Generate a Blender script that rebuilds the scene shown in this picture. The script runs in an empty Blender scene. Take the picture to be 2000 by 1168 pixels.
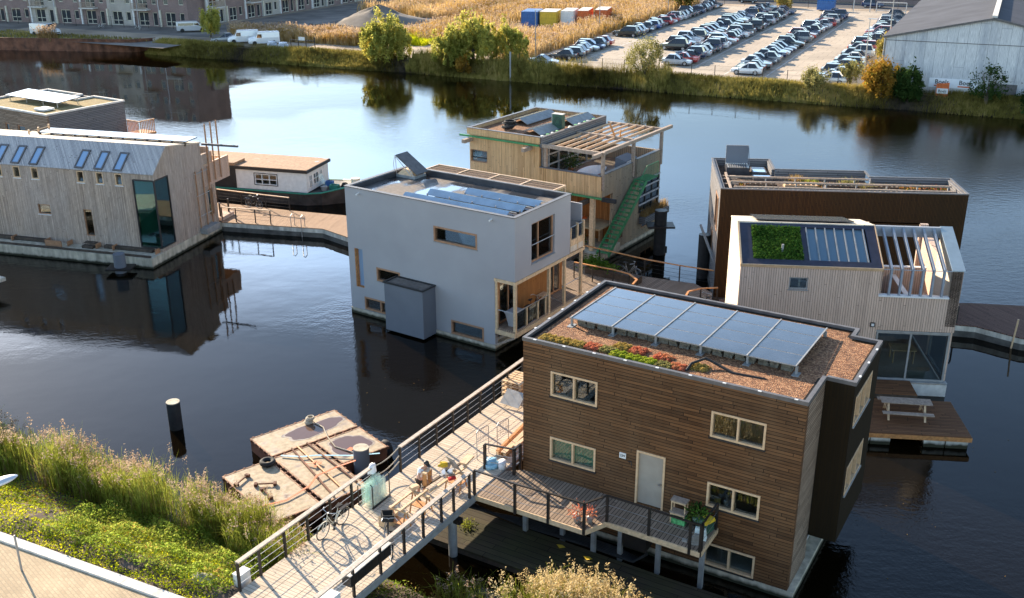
import bpy, bmesh, math, random
import numpy as np
from mathutils import Vector, Matrix
R = math.radians
scene = bpy.context.scene
# ------------------------------------------------------------------ camera, world, sun, exposure
cd = bpy.data.cameras.new("camera"); cam = bpy.data.objects.new("camera", cd)
scene.collection.objects.link(cam); scene.camera = cam
cd.sensor_width = 36.0; cd.lens = 36.0 * 2005.3 / 2000.0
cd.clip_start = 0.5; cd.clip_end = 4000
def _cam():
    p, r = R(21.333), R(-0.228)
    f = Vector((0, math.cos(p), -math.sin(p))); u = Vector((0, math.sin(p), math.cos(p))); x = Vector((1, 0, 0))
    c, s = math.cos(r), math.sin(r)
    xr = c * x + s * u; ur = -s * x + c * u
    m = Matrix((xr, ur, -f)).transposed().to_4x4(); m.translation = (0, 0, 23.0); return m
cam.matrix_world = _cam()
SUN_EL, SUN_AZ = 21.0, 323.5        # azimuth measured clockwise from +Y (the sun stands far left, behind the houses)
world = bpy.data.worlds.new("World"); scene.world = world; world.use_nodes = True
wn = world.node_tree.nodes; bg = wn["Background"]
sky = wn.new("ShaderNodeTexSky"); sky.sky_type = 'NISHITA'; sky.sun_disc = False
sky.sun_elevation = R(SUN_EL); sky.sun_rotation = R(SUN_AZ); sky.altitude = 0
sky.air_density = 1.0; sky.dust_density = 0.25; sky.ozone_density = 1.3
tn = wn.new('ShaderNodeMix'); tn.data_type = 'RGBA'; tn.blend_type = 'MULTIPLY'; tn.inputs[0].default_value = 1.0; 
tc = wn.new("ShaderNodeTexCoord"); cn = wn.new("ShaderNodeTexNoise"); cn.inputs["Scale"].default_value = 3.0; cn.inputs["Detail"].default_value = 5
cm = wn.new("ShaderNodeMapping"); cm.inputs["Scale"].default_value = (1, 1, 4); WL = world.node_tree.links.new
WL(tc.outputs["Generated"], cm.inputs[0]); WL(cm.outputs[0], cn.inputs["Vector"]); sx = wn.new("ShaderNodeSeparateXYZ"); WL(tc.outputs["Generated"], sx.inputs[0])
def wmath(op, a, b=None):
    m = wn.new("ShaderNodeMath"); m.operation = op
    for i, v in enumerate((a, b)):
        if v is None: continue
        if isinstance(v, (int, float)): m.inputs[i].default_value = v
        else: WL(v, m.inputs[i])
    return m.outputs[0]
def wramp(f, st):
    r = wn.new("ShaderNodeValToRGB"); e = r.color_ramp.elements
    while len(e) < len(st): e.new(.5)
    for i, (p, c) in enumerate(st): e[i].position = p; e[i].color = (c, c, c, 1)
    WL(f, r.inputs[0]); return r.outputs[0]
# a bank of thin bright cloud low in the left part of the sky, ragged at its top
zj = wmath('ADD', sx.outputs[2], wmath('MULTIPLY', wmath('SUBTRACT', cn.outputs[0], .5), .07))
band = wramp(zj, [(0.0, .15), (.19, .15), (.27, .9), (.315, 1.0), (.37, .10), (.60, .06), (1, 0)])  # weak tail above the bank added to lighten the water's reflection at left
side = wramp(wmath('ADD', wmath('MULTIPLY', sx.outputs[0], .5), .5), [(0, 1), (.42, 1), (.62, .28), (1, .1)])
cf = wmath('MULTIPLY', band, side); cg = wmath('ADD', wmath('MULTIPLY', cf, 2.5), 1.0); cc = wn.new("ShaderNodeCombineColor")
WL(cg, cc.inputs[0]); WL(wmath('MULTIPLY', cg, 1.0), cc.inputs[1]); WL(wmath('MULTIPLY', cg, 1.01), cc.inputs[2]); WL(cc.outputs[0], tn.inputs[7])
world.node_tree.links.new(sky.outputs[0], tn.inputs[6]); world.node_tree.links.new(tn.outputs[2], bg.inputs[0]); bg.inputs[1].default_value = 0.10
sl = bpy.data.lights.new("sun", 'SUN'); sl.energy = 5.0; sl.angle = R(0.5); sl.color = (1.0, 0.83, 0.62)
sun = bpy.data.objects.new("sun", sl); scene.collection.objects.link(sun)
sd = Vector((math.sin(R(SUN_AZ)) * math.cos(R(SUN_EL)), math.cos(R(SUN_AZ)) * math.cos(R(SUN_EL)), math.sin(R(SUN_EL))))
sun.rotation_euler = sd.to_track_quat('Z', 'Y').to_euler(); sun.location = (-60, 80, 60)
scene.view_settings.view_transform = 'Standard'; scene.view_settings.look = 'None'
scene.view_settings.exposure = 1.45; scene.view_settings.gamma = 1.0
scene.render.engine = 'CYCLES'
scene.cycles.max_bounces = 7; scene.cycles.transparent_max_bounces = 12; scene.cycles.glossy_bounces = 4; scene.cycles.diffuse_bounces = 3
scene.cycles.sample_clamp_indirect = 6.0; scene.cycles.caustics_reflective = False; scene.cycles.caustics_refractive = False

# ------------------------------------------------------------------ material helpers
MATS = {}
def newmat(name):
    m = bpy.data.materials.new(name); m.use_nodes = True; MATS[name] = m
    nt = m.node_tree; return m, nt, nt.nodes["Principled BSDF"]
def rgb(c): return (c[0], c[1], c[2], 1.0)
def L(nt, a, b): nt.links.new(a, b)
def noise(nt, vec, scale, detail=3, rough=0.55):
    n = nt.nodes.new("ShaderNodeTexNoise"); n.inputs["Scale"].default_value = scale
    n.inputs["Detail"].default_value = detail; n.inputs["Roughness"].default_value = rough
    if vec is not None: L(nt, vec, n.inputs["Vector"])
    return n
def ramp(nt, fac, stops):
    r = nt.nodes.new("ShaderNodeValToRGB"); e = r.color_ramp.elements
    while len(e) < len(stops): e.new(0.5)
    for i, (p, c) in enumerate(stops): e[i].position = p; e[i].color = rgb(c)
    L(nt, fac, r.inputs[0]); return r
def mix(nt, fac, a, b, mode='MIX'):
    m = nt.nodes.new("ShaderNodeMix"); m.data_type = 'RGBA'; m.blend_type = mode
    if isinstance(fac, (int, float)): m.inputs[0].default_value = fac
    else: L(nt, fac, m.inputs[0])
    for s, v in ((6, a), (7, b)):
        if isinstance(v, tuple): m.inputs[s].default_value = rgb(v)
        else: L(nt, v, m.inputs[s])
    return m.outputs[2]
def bump(nt, h, strength, dist, bs):
    b = nt.nodes.new("ShaderNodeBump"); b.inputs["Strength"].default_value = strength; b.inputs["Distance"].default_value = dist
    L(nt, h, b.inputs["Height"]); L(nt, b.outputs[0], bs.inputs["Normal"]); return b
def objco(nt): return nt.nodes.new("ShaderNodeTexCoord").outputs["Object"]
def mapped(nt, vec, sc=(1, 1, 1), loc=(0, 0, 0), rot=(0, 0, 0)):
    m = nt.nodes.new("ShaderNodeMapping"); m.inputs["Scale"].default_value = sc; m.inputs["Location"].default_value = loc
    m.inputs["Rotation"].default_value = rot; L(nt, vec, m.inputs[0]); return m.outputs[0]

def plain(name, c, rough=0.6, metal=0.0, var=0.12, vs=3.0, bs=0.0, bsc=40, spec=None, coat=0.0):
    m, nt, b = newmat(name); co = objco(nt)
    n = noise(nt, co, vs, 4)
    lo = tuple(x * (1 - var * 1.6) for x in c); hi = tuple(min(1, x * (1 + var * 1.6)) for x in c)
    r = ramp(nt, n.outputs[0], [(0.3, lo), (0.7, hi)])
    L(nt, r.outputs[0], b.inputs["Base Color"]); b.inputs["Roughness"].default_value = rough; b.inputs["Metallic"].default_value = metal
    if spec is not None: b.inputs["Specular IOR Level"].default_value = spec
    if coat: b.inputs["Coat Weight"].default_value = coat; b.inputs["Coat Roughness"].default_value = 0.05
    if bs: bump(nt, noise(nt, co, bsc, 4).outputs[0], bs, 0.02, b)
    return m

def boards(name, c1, c2, mode, w=0.14, ln=2.4, gap=0.010, gapc=(0.01, 0.008, 0.006), rough=0.75, streak=0.35, bstr=0.6, weather=None, wsc=0.25, metal=0.0, wmap=(1, 1, 0.45), wlo=.38, whi=.66):
    """planks drawn from the part's own coordinates. mode: 'H' horizontal on walls, 'V' vertical on walls, 'X' along x on decks, 'Y' along y on decks"""
    m, nt, b = newmat(name); co = objco(nt)
    s = nt.nodes.new("ShaderNodeSeparateXYZ"); L(nt, co, s.inputs[0])
    add = nt.nodes.new("ShaderNodeMath"); add.operation = 'ADD'; L(nt, s.outputs[0], add.inputs[0]); L(nt, s.outputs[1], add.inputs[1])
    cb = nt.nodes.new("ShaderNodeCombineXYZ")
    if mode == 'H': a, c = add.outputs[0], s.outputs[2]
    elif mode == 'V': a, c = s.outputs[2], add.outputs[0]
    elif mode == 'X': a, c = s.outputs[0], s.outputs[1]
    else: a, c = s.outputs[1], s.outputs[0]
    off = nt.nodes.new("ShaderNodeMath"); off.operation = 'ADD'; off.inputs[1].default_value = 200 * w; L(nt, c, off.inputs[0])
    # shift every row by its own random amount so that board ends never line up
    dv = nt.nodes.new("ShaderNodeMath"); dv.operation = 'DIVIDE'; dv.inputs[1].default_value = w; L(nt, off.outputs[0], dv.inputs[0])
    fl = nt.nodes.new("ShaderNodeMath"); fl.operation = 'FLOOR'; L(nt, dv.outputs[0], fl.inputs[0])
    wnz = nt.nodes.new("ShaderNodeTexWhiteNoise"); wnz.noise_dimensions = '1D'; L(nt, fl.outputs[0], wnz.inputs["W"])
    ml = nt.nodes.new("ShaderNodeMath"); ml.operation = 'MULTIPLY_ADD'; ml.inputs[1].default_value = ln * 3; L(nt, wnz.outputs[0], ml.inputs[0]); L(nt, a, ml.inputs[2])
    L(nt, ml.outputs[0], cb.inputs[0]); L(nt, off.outputs[0], cb.inputs[1])
    br = nt.nodes.new("ShaderNodeTexBrick"); br.offset = 0.0; br.inputs["Scale"].default_value = 1
    br.inputs["Brick Width"].default_value = ln; br.inputs["Row Height"].default_value = w; br.inputs["Mortar Size"].default_value = gap
    br.inputs["Mortar Smooth"].default_value = 0.15
    br.inputs["Color1"].default_value = rgb(c1); br.inputs["Color2"].default_value = rgb(c2); br.inputs["Mortar"].default_value = rgb(gapc)
    L(nt, cb.outputs[0], br.inputs["Vector"])
    sc = (0.6, 14 / max(w, .05) * .14, 1)
    st = noise(nt, mapped(nt, cb.outputs[0], (1.2, 22, 1)), 1.0, 5, 0.65)
    str_ = ramp(nt, st.outputs[0], [(0.25, (1 - streak,) * 3), (0.75, (1 + streak * 0.7,) * 3)])
    col = mix(nt, 1.0, br.outputs[0], str_.outputs[0], 'MULTIPLY')
    if weather:
        wz = noise(nt, mapped(nt, co, wmap), wsc, 5, 0.6)
        wr = ramp(nt, wz.outputs[0], [(wlo, (0, 0, 0)), (whi, (1, 1, 1))])
        fm = nt.nodes.new("ShaderNodeMath"); fm.operation = 'MULTIPLY'; fm.inputs[1].default_value = 0.7; L(nt, wr.outputs[0], fm.inputs[0])
        wc = mix(nt, 1.0, str_.outputs[0], weather, 'MULTIPLY')
        inv = nt.nodes.new("ShaderNodeMath"); inv.operation = 'SUBTRACT'; inv.inputs[0].default_value = 1; L(nt, br.outputs[1], inv.inputs[1])
        f2 = nt.nodes.new("ShaderNodeMath"); f2.operation = 'MULTIPLY'; L(nt, fm.outputs[0], f2.inputs[0]); L(nt, inv.outputs[0], f2.inputs[1])
        col = mix(nt, f2.outputs[0], col, wc)
    L(nt, col, b.inputs["Base Color"]); b.inputs["Roughness"].default_value = rough; b.inputs["Metallic"].default_value = metal; b.inputs["Specular IOR Level"].default_value = 0.15
    iv = nt.nodes.new("ShaderNodeMath"); iv.operation = 'SUBTRACT'; iv.inputs[0].default_value = 1; L(nt, br.outputs[1], iv.inputs[1])
    bump(nt, iv.outputs[0], bstr, 0.012, b)
    return m

def foliage(name, cols, trans=0.45, sc=0.5, fine=5.0):
    m, nt, b = newmat(name); nt.nodes.remove(b)
    geo = nt.nodes.new("ShaderNodeNewGeometry")
    n1 = noise(nt, geo.outputs["Position"], sc, 3, 0.6); n2 = noise(nt, geo.outputs["Position"], fine, 2, 0.7)
    ad = nt.nodes.new("ShaderNodeMath"); ad.operation = 'ADD'; L(nt, n1.outputs[0], ad.inputs[0]); L(nt, n2.outputs[0], ad.inputs[1])
    hf = nt.nodes.new("ShaderNodeMath"); hf.operation = 'MULTIPLY'; hf.inputs[1].default_value = 0.5; L(nt, ad.outputs[0], hf.inputs[0])
    k = len(cols); r = ramp(nt, hf.outputs[0], [(0.36 + 0.28 * i / (k - 1), c) for i, c in enumerate(cols)])
    d = nt.nodes.new("ShaderNodeBsdfDiffuse"); t = nt.nodes.new("ShaderNodeBsdfTranslucent"); mx = nt.nodes.new("ShaderNodeMixShader")
    L(nt, r.outputs[0], d.inputs[0]); L(nt, r.outputs[0], t.inputs[0]); mx.inputs[0].default_value = trans
    L(nt, d.outputs[0], mx.inputs[1]); L(nt, t.outputs[0], mx.inputs[2])
    L(nt, mx.outputs[0], nt.nodes["Material Output"].inputs[0]); return m

def glass(name, tint=(0.82, 0.86, 0.84), refl=0.7):
    m, nt, b = newmat(name); nt.nodes.remove(b)
    fr = nt.nodes.new("ShaderNodeLayerWeight"); fr.inputs[0].default_value = 0.35
    mr = nt.nodes.new("ShaderNodeMapRange"); mr.inputs[1].default_value = 0; mr.inputs[2].default_value = 1; mr.inputs[3].default_value = 0.07 * refl; mr.inputs[4].default_value = 0.9
    L(nt, fr.outputs["Fresnel"], mr.inputs[0])
    tr = nt.nodes.new("ShaderNodeBsdfTransparent"); tr.inputs[0].default_value = rgb(tint)
    gl = nt.nodes.new("ShaderNodeBsdfGlossy"); gl.inputs["Roughness"].default_value = 0.01; gl.inputs[0].default_value = (0.9, 0.95, 1, 1)
    mx = nt.nodes.new("ShaderNodeMixShader"); L(nt, mr.outputs[0], mx.inputs[0]); L(nt, tr.outputs[0], mx.inputs[1]); L(nt, gl.outputs[0], mx.inputs[2])
    L(nt, mx.outputs[0], nt.nodes["Material Output"].inputs[0]); return m

def gravel(name, c1, c2, c3, sc=26, rough=0.95, moss=None):
    m, nt, b = newmat(name); co = objco(nt)
    v = nt.nodes.new("ShaderNodeTexVoronoi"); v.inputs["Scale"].default_value = sc; L(nt, co, v.inputs["Vector"])
    s = nt.nodes.new("ShaderNodeSeparateColor"); L(nt, v.outputs["Color"], s.inputs[0])
    r = ramp(nt, s.outputs[0], [(0.0, c1), (0.5, c2), (1.0, c3)])
    n = noise(nt, co, 0.9, 4); rr = ramp(nt, n.outputs[0], [(0.3, (0.75,) * 3), (0.7, (1.15,) * 3)])
    col = mix(nt, 1.0, r.outputs[0], rr.outputs[0], 'MULTIPLY')
    if moss:
        n2 = noise(nt, co, 0.7, 4); f = ramp(nt, n2.outputs[0], [(0.48, (0, 0, 0)), (0.6, (1, 1, 1))]); col = mix(nt, f.outputs[0], col, moss)
    L(nt, col, b.inputs["Base Color"]); b.inputs["Roughness"].default_value = rough
    bump(nt, v.outputs["Distance"], 1.0, 0.03, b); return m

# ------------------------------------------------------------------ mesh helpers
class MB:
    def __init__(s): s.v = []; s.f = []; s.m = []
    def add(s, vs, fs, m=0):
        o = len(s.v); s.v += [tuple(p) for p in vs]; s.f += [tuple(o + i for i in f) for f in fs]; s.m += [m] * len(fs)
    def quad(s, a, b, c, d, m=0): s.add([a, b, c, d], [(0, 1, 2, 3)], m)
    def box(s, x0, x1, y0, y1, z0, z1, m=0):
        s.add([(x0, y0, z0), (x1, y0, z0), (x1, y1, z0), (x0, y1, z0), (x0, y0, z1), (x1, y0, z1), (x1, y1, z1), (x0, y1, z1)],
              [(0, 3, 2, 1), (4, 5, 6, 7), (0, 1, 5, 4), (1, 2, 6, 5), (2, 3, 7, 6), (3, 0, 4, 7)], m)
    def hexa(s, b, t, m=0):
        s.add(list(b) + list(t), [(0, 3, 2, 1), (4, 5, 6, 7), (0, 1, 5, 4), (1, 2, 6, 5), (2, 3, 7, 6), (3, 0, 4, 7)], m)
    def beam(s, p, q, w, h=None, m=0, up=(0, 0, 1)):
        h = h or w; p = Vector(p); q = Vector(q); d = (q - p).normalized(); u = Vector(up)
        if abs(d.dot(u)) > 0.99: u = Vector((1, 0, 0))
        x = d.cross(u).normalized() * (w / 2); y = x.cross(d).normalized() * (h / 2)
        s.hexa([p - x - y, p + x - y, p + x + y, p - x + y], [q - x - y, q + x - y, q + x + y, q - x + y], m)
    def tube(s, pts, r, n=8, m=0, caps=True):
        pts = [Vector(p) for p in pts]; k = len(pts); rs = r if isinstance(r, (list, tuple)) else [r] * k; o = len(s.v); ref = None
        for i, p in enumerate(pts):
            d = (pts[min(i + 1, k - 1)] - pts[max(i - 1, 0)]).normalized()
            if ref is None: ref = Vector((0, 0, 1)) if abs(d.z) < 0.9 else Vector((1, 0, 0))
            x = (ref - d * ref.dot(d)).normalized(); ref = x; y = d.cross(x)
            for j in range(n):
                a = 2 * math.pi * j / n; s.v.append(tuple(p + (x * math.cos(a) + y * math.sin(a)) * rs[i]))
        for i in range(k - 1):
            for j in range(n): s.f.append((o + i * n + j, o + i * n + (j + 1) % n, o + (i + 1) * n + (j + 1) % n, o + (i + 1) * n + j)); s.m.append(m)
        if caps:
            s.f.append(tuple(o + j for j in reversed(range(n)))); s.m.append(m); s.f.append(tuple(o + (k - 1) * n + j for j in range(n))); s.m.append(m)
    def prism(s, poly, z0, z1, m=0):
        n = len(poly); b = [(p[0], p[1], z0 if not callable(z0) else z0(p)) for p in poly]; t = [(p[0], p[1], z1 if not callable(z1) else z1(p)) for p in poly]
        s.add(b + t, [tuple(reversed(range(n))), tuple(range(n, 2 * n))] + [(i, (i + 1) % n, n + (i + 1) % n, n + i) for i in range(n)], m)
    def torus(s, c, R1, r, axis='y', n=28, k=6, m=0):
        o = len(s.v); c = Vector(c)
        for i in range(n):
            a = 2 * math.pi * i / n
            for j in range(k):
                b = 2 * math.pi * j / k; q = R1 + r * math.cos(b); w = r * math.sin(b)
                p = {'y': (q * math.cos(a), w, q * math.sin(a)), 'z': (q * math.cos(a), q * math.sin(a), w), 'x': (w, q * math.cos(a), q * math.sin(a))}[axis]
                s.v.append(tuple(c + Vector(p)))
        for i in range(n):
            for j in range(k): s.f.append((o + i * k + j, o + ((i + 1) % n) * k + j, o + ((i + 1) % n) * k + (j + 1) % k, o + i * k + (j + 1) % k)); s.m.append(m)
    def wall(s, P, a0, a1, z0, z1, holes=(), t=0.2, m=0, ztop=None):
        """wall slab with real openings; P(a, z, d) maps along / up / inward"""
        A = sorted({a0, a1} | {h[0] for h in holes} | {h[1] for h in holes}); Z = sorted({z0, z1} | {h[2] for h in holes} | {h[3] for h in holes})
        A = [a for a in A if a0 <= a <= a1]; Z = [z for z in Z if z0 <= z <= z1]
        for i in range(len(A) - 1):
            for j in range(len(Z) - 1):
                ca, cz = (A[i] + A[i + 1]) / 2, (Z[j] + Z[j + 1]) / 2
                if any(h[0] < ca < h[1] and h[2] < cz < h[3] for h in holes): continue
                for d in (0, t): s.quad(P(A[i], Z[j], d), P(A[i + 1], Z[j], d), P(A[i + 1], Z[j + 1], d), P(A[i], Z[j + 1], d), m)
        for (h0, h1, y0, y1) in holes:
            s.quad(P(h0, y0, 0), P(h0, y1, 0), P(h0, y1, t), P(h0, y0, t), m); s.quad(P(h1, y0, 0), P(h1, y1, 0), P(h1, y1, t), P(h1, y0, t), m)
            s.quad(P(h0, y0, 0), P(h1, y0, 0), P(h1, y0, t), P(h0, y0, t), m); s.quad(P(h0, y1, 0), P(h1, y1, 0), P(h1, y1, t), P(h0, y1, t), m)
        s.quad(P(a0, z1, 0), P(a1, z1, 0), P(a1, z1, t), P(a0, z1, t), m); s.quad(P(a0, z0, 0), P(a1, z0, 0), P(a1, z0, t), P(a0, z0, t), m)
        s.quad(P(a0, z0, 0), P(a0, z1, 0), P(a0, z1, t), P(a0, z0, t), m); s.quad(P(a1, z0, 0), P(a1, z1, 0), P(a1, z1, t), P(a1, z0, t), m)
    def build(s, name, mats, parent=None, smooth=False, fix=True, loc=None):
        me = bpy.data.meshes.new(name); me.from_pydata(s.v, [], s.f)
        for mt in (mats if isinstance(mats, (list, tuple)) else [mats]): me.materials.append(mt)
        me.polygons.foreach_set("material_index", s.m)
        if fix:
            bm = bmesh.new(); bm.from_mesh(me); bmesh.ops.recalc_face_normals(bm, faces=bm.faces); bm.to_mesh(me); bm.free()
        if smooth: me.shade_smooth()
        me.update(); o = bpy.data.objects.new(name, me); scene.collection.objects.link(o)
        if parent is not None: o.parent = parent
        if loc is not None: o.location = loc
        return o
def tag(o, label=None, cat=None, group=None, kind=None):
    if label: o["label"] = label
    if cat: o["category"] = cat
    if group: o["group"] = group
    if kind: o["kind"] = kind
    return o
def thing(name, label, cat, loc=(0, 0, 0), yaw=0.0, group=None):
    o = bpy.data.objects.new(name, None); scene.collection.objects.link(o); o.empty_display_size = 0.3
    o.location = loc; o.rotation_euler = (0, 0, R(yaw)); return tag(o, label, cat, group)
def copy_tree(o, parent=None):
    c = o.copy(); scene.collection.objects.link(c); c.parent = parent
    for ch in list(o.children): copy_tree(ch, c)
    return c
def struct(o): return tag(o, kind="structure")
def bevel(o, w=0.01, seg=1):
    b = o.modifiers.new("bevel", 'BEVEL'); b.width = w; b.segments = seg; b.limit_method = 'ANGLE'; return o
def raw_mesh(name, V, F, mats, mi=None, parent=None):
    me = bpy.data.meshes.new(name); V = np.asarray(V, dtype=np.float32); F = np.asarray(F, dtype=np.int32); k = F.shape[1]
    me.vertices.add(len(V)); me.vertices.foreach_set("co", V.ravel()); me.loops.add(F.size); me.loops.foreach_set("vertex_index", F.ravel())
    me.polygons.add(len(F)); me.polygons.foreach_set("loop_start", np.arange(0, F.size, k, dtype=np.int32)); me.polygons.foreach_set("loop_total", np.full(len(F), k, dtype=np.int32))
    for mt in (mats if isinstance(mats, (list, tuple)) else [mats]): me.materials.append(mt)
    if mi is not None: me.polygons.foreach_set("material_index", np.asarray(mi, dtype=np.int32))
    me.update(calc_edges=True); me.validate(); o = bpy.data.objects.new(name, me); scene.collection.objects.link(o)
    if parent is not None: o.parent = parent
    return o
def window(parent, P, a0, a1, z0, z1, frame, pane, mull=(), trans=(), fw=0.07, rec=0.05, dep=0.09, sill=None, curtain=None, name="window", label=None, proud=0.0, so=0.06):
    m = MB(); F = lambda a, b, y, z, d0, d1: m.hexa([P(a, y, d0), P(b, y, d0), P(b, y, d1), P(a, y, d1)], [P(a, z, d0), P(b, z, d0), P(b, z, d1), P(a, z, d1)])
    d0, d1 = rec - proud, rec + dep
    F(a0, a0 + fw, z0, z1, d0, d1); F(a1 - fw, a1, z0, z1, d0, d1); F(a0 + fw, a1 - fw, z0, z0 + fw, d0, d1); F(a0 + fw, a1 - fw, z1 - fw, z1, d0, d1)
    for c in mull: F(c - fw * .45, c + fw * .45, z0 + fw, z1 - fw, d0 + .004, d1 - .004)
    for c in trans: F(a0 + fw, a1 - fw, c - fw * .4, c + fw * .4, d0 + .008, d1 - .008)
    o = m.build(name, frame, parent)
    if label: o["label"] = label
    g = MB(); dm = (rec + d1) / 2 + .01
    g.hexa([P(a0 + fw * .9, z0 + fw * .9, dm), P(a1 - fw * .9, z0 + fw * .9, dm), P(a1 - fw * .9, z0 + fw * .9, dm + .008), P(a0 + fw * .9, z0 + fw * .9, dm + .008)],
           [P(a0 + fw * .9, z1 - fw * .9, dm), P(a1 - fw * .9, z1 - fw * .9, dm), P(a1 - fw * .9, z1 - fw * .9, dm + .008), P(a0 + fw * .9, z1 - fw * .9, dm + .008)])
    g.build("pane", pane, o)
    if sill is not None:
        k = MB(); k.hexa([P(a0 - .04, z0 - .05, -so), P(a1 + .04, z0 - .05, -so), P(a1 + .04, z0 - .05, rec + .02), P(a0 - .04, z0 - .05, rec + .02)],
                         [P(a0 - .04, z0 - .012, -so), P(a1 + .04, z0 - .012, -so), P(a1 + .04, z0 + .003, rec + .02), P(a0 - .04, z0 + .003, rec + .02)]); k.build("sill", sill, o)
    if curtain is not None:
        k = MB(); n = 40; dd = d1 + .12
        for i in range(n):
            x0 = a0 + (a1 - a0) * i / n; x1 = a0 + (a1 - a0) * (i + 1) / n; e0 = .03 * math.sin(i * 1.9); e1 = .03 * math.sin((i + 1) * 1.9)
            k.quad(P(x0, z0, dd + e0), P(x1, z0, dd + e1), P(x1, z1, dd + e1), P(x0, z1, dd + e0))
        k.build("curtain", curtain, o)
    return o
def FR(v0=0.0): return lambda a, z, d: (a, v0 + d, z)        # wall facing the viewer side (-y)
def RT(u0=0.0): return lambda a, z, d: (u0 - d, a, z)        # wall facing +x
def LT(u0=0.0): return lambda a, z, d: (u0 + d, a, z)        # wall facing -x
def BK(v1=0.0): return lambda a, z, d: (a, v1 - d, z)        # wall facing +y
def lw(u, v, z=0.0, yaw=-25.2):                              # car-park frame -> world
    y = R(yaw); return Vector((u * math.cos(y) - v * math.sin(y), u * math.sin(y) + v * math.cos(y), z))
rng = np.random.default_rng(7); rnd = random.Random(11)
def blades(pos, h, w, lean=0.25, droop=0.3, seed=0, seg=2):
    """upright grass blades: pos (n,3), h (n), w (n) -> verts, quads"""
    g = np.random.default_rng(seed); n = len(pos); a = g.uniform(0, 2 * np.pi, n); la = g.uniform(0, 2 * np.pi, n); lm = g.normal(0, lean, n) * h
    dx = np.stack([np.cos(a), np.sin(a), np.zeros(n)], 1) * (w / 2)[:, None]; ld = np.stack([np.cos(la), np.sin(la), np.zeros(n)], 1) * lm[:, None]
    rows = []
    for i in range(seg + 1):
        t = i / seg; c = pos + ld * t ** 2 + np.stack([np.zeros(n), np.zeros(n), h * (t - droop * .35 * t ** 3)], 1); ww = 1 - .85 * t ** 1.5
        rows.append(c - dx * ww); rows.append(c + dx * ww)
    V = np.stack(rows, 1).reshape(-1, 3); k = 2 * (seg + 1); base = (np.arange(n) * k)[:, None]
    F = np.concatenate([base + np.array([[2 * i, 2 * i + 1, 2 * i + 3, 2 * i + 2]]) for i in range(seg)], 0); return V, F, pos + ld + np.stack([np.zeros(n), np.zeros(n), h * (1 - droop * .35)], 1)
def leaves(pos, size, seed=0, flat=0.0):
    g = np.random.default_rng(seed); n = len(pos); d = g.normal(size=(n, 3)); d /= np.linalg.norm(d, axis=1)[:, None]; e = g.normal(size=(n, 3)); e[:, 2] *= (1 - flat)
    d[:, 2] *= (1 - flat); e -= d * (e * d).sum(1)[:, None]; e /= np.linalg.norm(e, axis=1)[:, None] + 1e-6
    s = size[:, None]; V = np.stack([pos - d * s, pos + e * s * .45, pos + d * s, pos - e * s * .45], 1).reshape(-1, 3)
    F = (np.arange(n) * 4)[:, None] + np.array([[0, 1, 2, 3]]); return V, F
def join(parts):
    V = []; F = []; M = []; o = 0
    for v, f, m in parts: V.append(v); F.append(f + o); M.append(np.full(len(f), m)); o += len(v)
    return np.concatenate(V), np.concatenate(F), np.concatenate(M)
def crown_points(c, r, n, clumps, seed, drop=0.5):
    g = np.random.default_rng(seed); c = np.array(c); r = np.array(r); out = []
    cd = g.normal(size=(clumps, 3)); cd /= np.linalg.norm(cd, axis=1)[:, None]; cr = g.uniform(.25, 1.0, clumps) ** .5; cc = cd * cr[:, None] * r * .82
    cc[:, 2] = np.maximum(cc[:, 2], -r[2] * drop)
    k = n // clumps
    for i in range(clumps):
        sz = g.uniform(.09, .26) * r.mean(); p = g.normal(size=(k, 3)) * sz * np.array([.5, .5, .95]); p[:, 2] += .25 * sz; out.append(c + cc[i] + p)
    return np.concatenate(out)
# ------------------------------------------------------------------ materials
M = MATS
def stained(name, c, dark=(0.035, 0.035, 0.02), top=.16):
    """concrete with an algae line above the water"""
    m, nt, b = newmat(name); co = objco(nt); n = noise(nt, co, 1.6, 5); r = ramp(nt, n.outputs[0], [(0.3, tuple(x * .72 for x in c)), (0.7, tuple(min(1, x * 1.2) for x in c))])
    s = nt.nodes.new("ShaderNodeSeparateXYZ"); L(nt, co, s.inputs[0]); n2 = noise(nt, mapped(nt, co, (1, 1, .3)), 2.2, 4)
    a = nt.nodes.new("ShaderNodeMath"); a.operation = 'MULTIPLY_ADD'; a.inputs[1].default_value = -.22; L(nt, n2.outputs[0], a.inputs[0]); L(nt, s.outputs[2], a.inputs[2])
    mr = nt.nodes.new("ShaderNodeMapRange"); mr.inputs[1].default_value = top - .17; mr.inputs[2].default_value = top - .04; mr.inputs[3].default_value = 1; mr.inputs[4].default_value = 0; L(nt, a.outputs[0], mr.inputs[0])
    st = noise(nt, mapped(nt, co, (3, 3, .35)), 1.0, 4); sr = ramp(nt, st.outputs[0], [(.35, (.7,) * 3), (.6, (1.06,) * 3)]); c1 = mix(nt, 1.0, r.outputs[0], sr.outputs[0], 'MULTIPLY')
    L(nt, mix(nt, mr.outputs[0], c1, dark), b.inputs["Base Color"]); b.inputs["Roughness"].default_value = .85; b.inputs["Specular IOR Level"].default_value = .25; bump(nt, noise(nt, co, 40, 4).outputs[0], .4, .02, b)
stained("concrete", (0.56, 0.49, 0.37)); stained("float_white", (0.62, 0.58, 0.50), top=.2)
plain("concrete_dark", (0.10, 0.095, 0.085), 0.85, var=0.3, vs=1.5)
plain("dark_metal", (0.017, 0.013, 0.011), 0.5, var=0.2)
plain("steel", (0.42, 0.43, 0.44), 0.4, 0.8, var=0.1)
plain("zinc", (0.30, 0.30, 0.29), 0.55, 0.2, var=0.12)
plain("lead_edge", (0.13, 0.12, 0.115), 0.5, 0.2, var=0.15)
plain("white_paint", (0.72, 0.71, 0.68), 0.5, var=0.06)
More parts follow.
